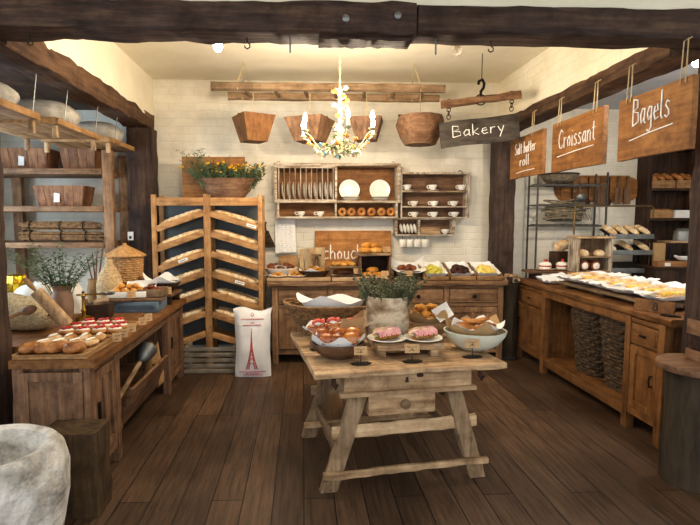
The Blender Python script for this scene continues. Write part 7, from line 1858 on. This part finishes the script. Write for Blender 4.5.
for r_, z in enumerate(zz3[:2]):
    for k in range(2):
        xa2 = at([648, 674][k], 190, Y=Yd+.05).x; w = at(672, 190, Y=Yd+.05).x-at(648, 190, Y=Yd+.05).x
        mt = 'pine_x' if not (r_ == 1 and k == 1) else 'label'
        tb_ = thing('bread_box', f'{["left", "right"][k]} {"white" if mt == "label" else "wooden"} box of loaves on the {["upper", "lower"][r_]} dark wall shelf', 'box', (xa2+w/2, Yd+.15, z), 'bread boxes on the dark wall shelf')
        s = MB(); h = .09; s.b2(xa2, xa2+w, Yd+.008, Yd+.02, z+.001, z+h, .002); s.build('front_board', mt, tb_)
        s = MB(); s.b2(xa2, xa2+w, Yd+.165, Yd+.177, z+.001, z+h); s.b2(xa2, xa2+.01, Yd+.02, Yd+.165, z+.001, z+h); s.b2(xa2+w-.01, xa2+w, Yd+.02, Yd+.165, z+.001, z+h); s.b2(xa2+.01, xa2+w-.01, Yd+.02, Yd+.165, z+.001, z+.012); s.build('side_board', mt, tb_)
        if mt == 'label':
            continue
        n = 3
        for q in range(n):
            spots.append((xa2+w*(q+.5)/n, Yd+.09, z+h+ .02 if r_ == 0 else z+.055)); rots.append((0, -.5 if r_ == 0 else 0, PI/2+.25)); labs.append(f'loaf in the {["left", "right"][k]} box on the {["upper", "lower"][r_]} dark wall shelf, {ORD[q]} from left')
row(bq2, spots, labs, rots)

# things beyond the iron rack: dark cabinet, papers, bag, machine
Yq = 4.62; xa, xb = at(650, 290, Y=Yq).x, at(683, 290, Y=Yq).x; 
xa = max(xa, 3.64)
Yq = 5.0; zt_ = at(665, 267, Y=Yq).z
xa = at(651, 268, Y=Yq).x; 
t = thing('side_cabinet', 'dark wooden cabinet behind the right counter carrying bags and a glass case', 'cabinet', (3.95, 5.1, 0))
s = MB(); s.b2(max(xa, 3.63), 4.4, Yq, 5.3, 0, zt_-.02, .003); s.build('body', 'dark_z', t)
s = MB(); s.b2(max(xa, 3.63)-.01, 4.42, Yq-.02, 5.31, zt_-.0195, zt_, .003); s.build('top_board', 'dark_x', t)
zt_ += .001
p0, p1 = at(657, 267, Y=Yq+.02), at(686, 262, Y=Yq+.02)
t = thing('cardboard_tray', 'brown cardboard tray with a white label on the dark side cabinet', 'box', ((p0.x+p1.x)/2, Yq+.1, zt_))
s = MB(); s.b2(p0.x, p1.x+.1, Yq+.005, Yq+.10, zt_, zt_+.055, .003); b1_ = s.build('box', 'birdbrown', t)
pl_ = at(668, 264, Y=Yq); s = MB(); s.b2(pl_.x-.03, pl_.x+.03, Yq+.002, Yq+.0045, zt_+.008, zt_+.042); s.build('white_label', 'label', b1_)
pa_ = at(653, 245, Y=Yq+.16); s = MB(); s.b2(max(pa_.x, 3.64), pa_.x+.12, Yq+.13, Yq+.22, zt_, at(656, 243, Y=Yq+.15).z, .006); tag(s.build('paper_bag', 'kraft', loc=(pa_.x, Yq+.15, zt_)), 'upright brown paper bag on the dark side cabinet', 'bag')
cg = at(672, 252, Y=Yq+.2)
t = thing('glass_case', 'clear glass case with a pale top on the dark side cabinet', 'case', (cg.x, Yq+.2, zt_))
zc = at(672, 243, Y=Yq+.13).z
s = MB(); s.b2(cg.x-.07, cg.x+.24, Yq+.125, Yq+.29, zt_, zc); s.build('glass_panel', 'glass', t, smooth=False)
s = MB(); s.b2(cg.x-.1, cg.x+.26, Yq+.115, Yq+.30, zc+.001, zc+.02, .003); s.build('top_board', 'pale_x', t)
s = MB(); cc_ = Vector((cg.x+.12, Yq+.21, zc+.021)); s.lathe([(0, 0), (.09, 0), (.092, .02), (.085, .1), (.05, .13), (0, .135)], cc_, 20); tag(s.build('white_canister', 'steel', loc=cc_), 'pale grey rounded canister on top of the glass case', 'canister')
sheet((cg.x+.06, Yq+.055, zt_+.058), .22, .12, 'white paper sheet lying on the cardboard tray of the side cabinet', 70, .03, .1, 'paper', (.02, .05, .02, .03))
p = at(652, 232, Y=5.6)
tag(MB().lathe([(0, 0), (.05, 0), (.055, .08), (.045, .085), (.045, .02), (0, .02)], (p.x+.1, 5.64, 1.051), 16).build('white_pot', 'porcelain', loc=(p.x+.1, 5.64, 1.051)), 'small white pot on the dark wall shelf beside the iron rack', 'pot')

# ------------------------------------------------------------------ right foreground: stump seat and box by the post
c = Vector((2.255, 2.70, 0)); zs_ = at(690, 378, Y=2.35).z
zs_ = .70
t = thing('stump_seat', 'log stump with a round wooden seat by the front post', 'stool', c)
s = MB(); s.lathe([(0, .001), (.165, .001), (.16, .2), (.155, .4), (.16, zs_-.042), (0, zs_-.042)], c, 32, wob=.06, seed=3); s.build('log', 'log', t)
s = MB(); s.lathe([(0, zs_-.04), (.205, zs_-.04), (.21, zs_-.03), (.21, zs_-.008), (.205, zs_), (0, zs_)], c, 48); s.build('round_seat', 'old_x', t)
x0 = at(687, 345, Y=2.79).x
t = thing('wooden_box', 'old open wooden box standing on the round stump seat', 'box', (x0+.18, 2.68, zs_+.001))
z0 = zs_+.001; zA, zB_ = at(690, 350, Y=2.55).z, at(690, 320, Y=2.55).z
s = MB(); s.b2(x0, x0+.36, 2.60, 2.615, z0, z0+.055, .003); s.b2(x0, x0+.36, 2.60, 2.615, z0+.155, z0+.235, .003); s.build('front_slat', 'old_x', t)
s = MB(); s.b2(x0, x0+.015, 2.6155, 2.80, z0, z0+.06, .002); s.b2(x0, x0+.015, 2.6155, 2.80, z0+.15, z0+.235, .002); s.build('side_slat', 'old_y', t)
s = MB();  s.b2(x0+.345, x0+.36, 2.6155, 2.80, z0, z0+.235, .002); s.b2(x0+.015, x0+.345, 2.785, 2.80, z0, z0+.235); s.b2(x0+.015, x0+.345, 2.6155, 2.785, z0, z0+.012); s.build('side_board', 'dark_y', t)
# ------------------------------------------------------------------ daylight and exposure
w = bpy.data.worlds.new('world'); S.world = w; w.use_nodes = True
bgn = w.node_tree.nodes['Background']; bgn.inputs['Color'].default_value = (.92, .96, 1.0, 1); bgn.inputs['Strength'].default_value = 1.0
S.view_settings.view_transform = 'Standard'; S.view_settings.look = 'None'; S.view_settings.gamma = 1; S.view_settings.exposure = 0.66
S.view_settings.use_curve_mapping = False
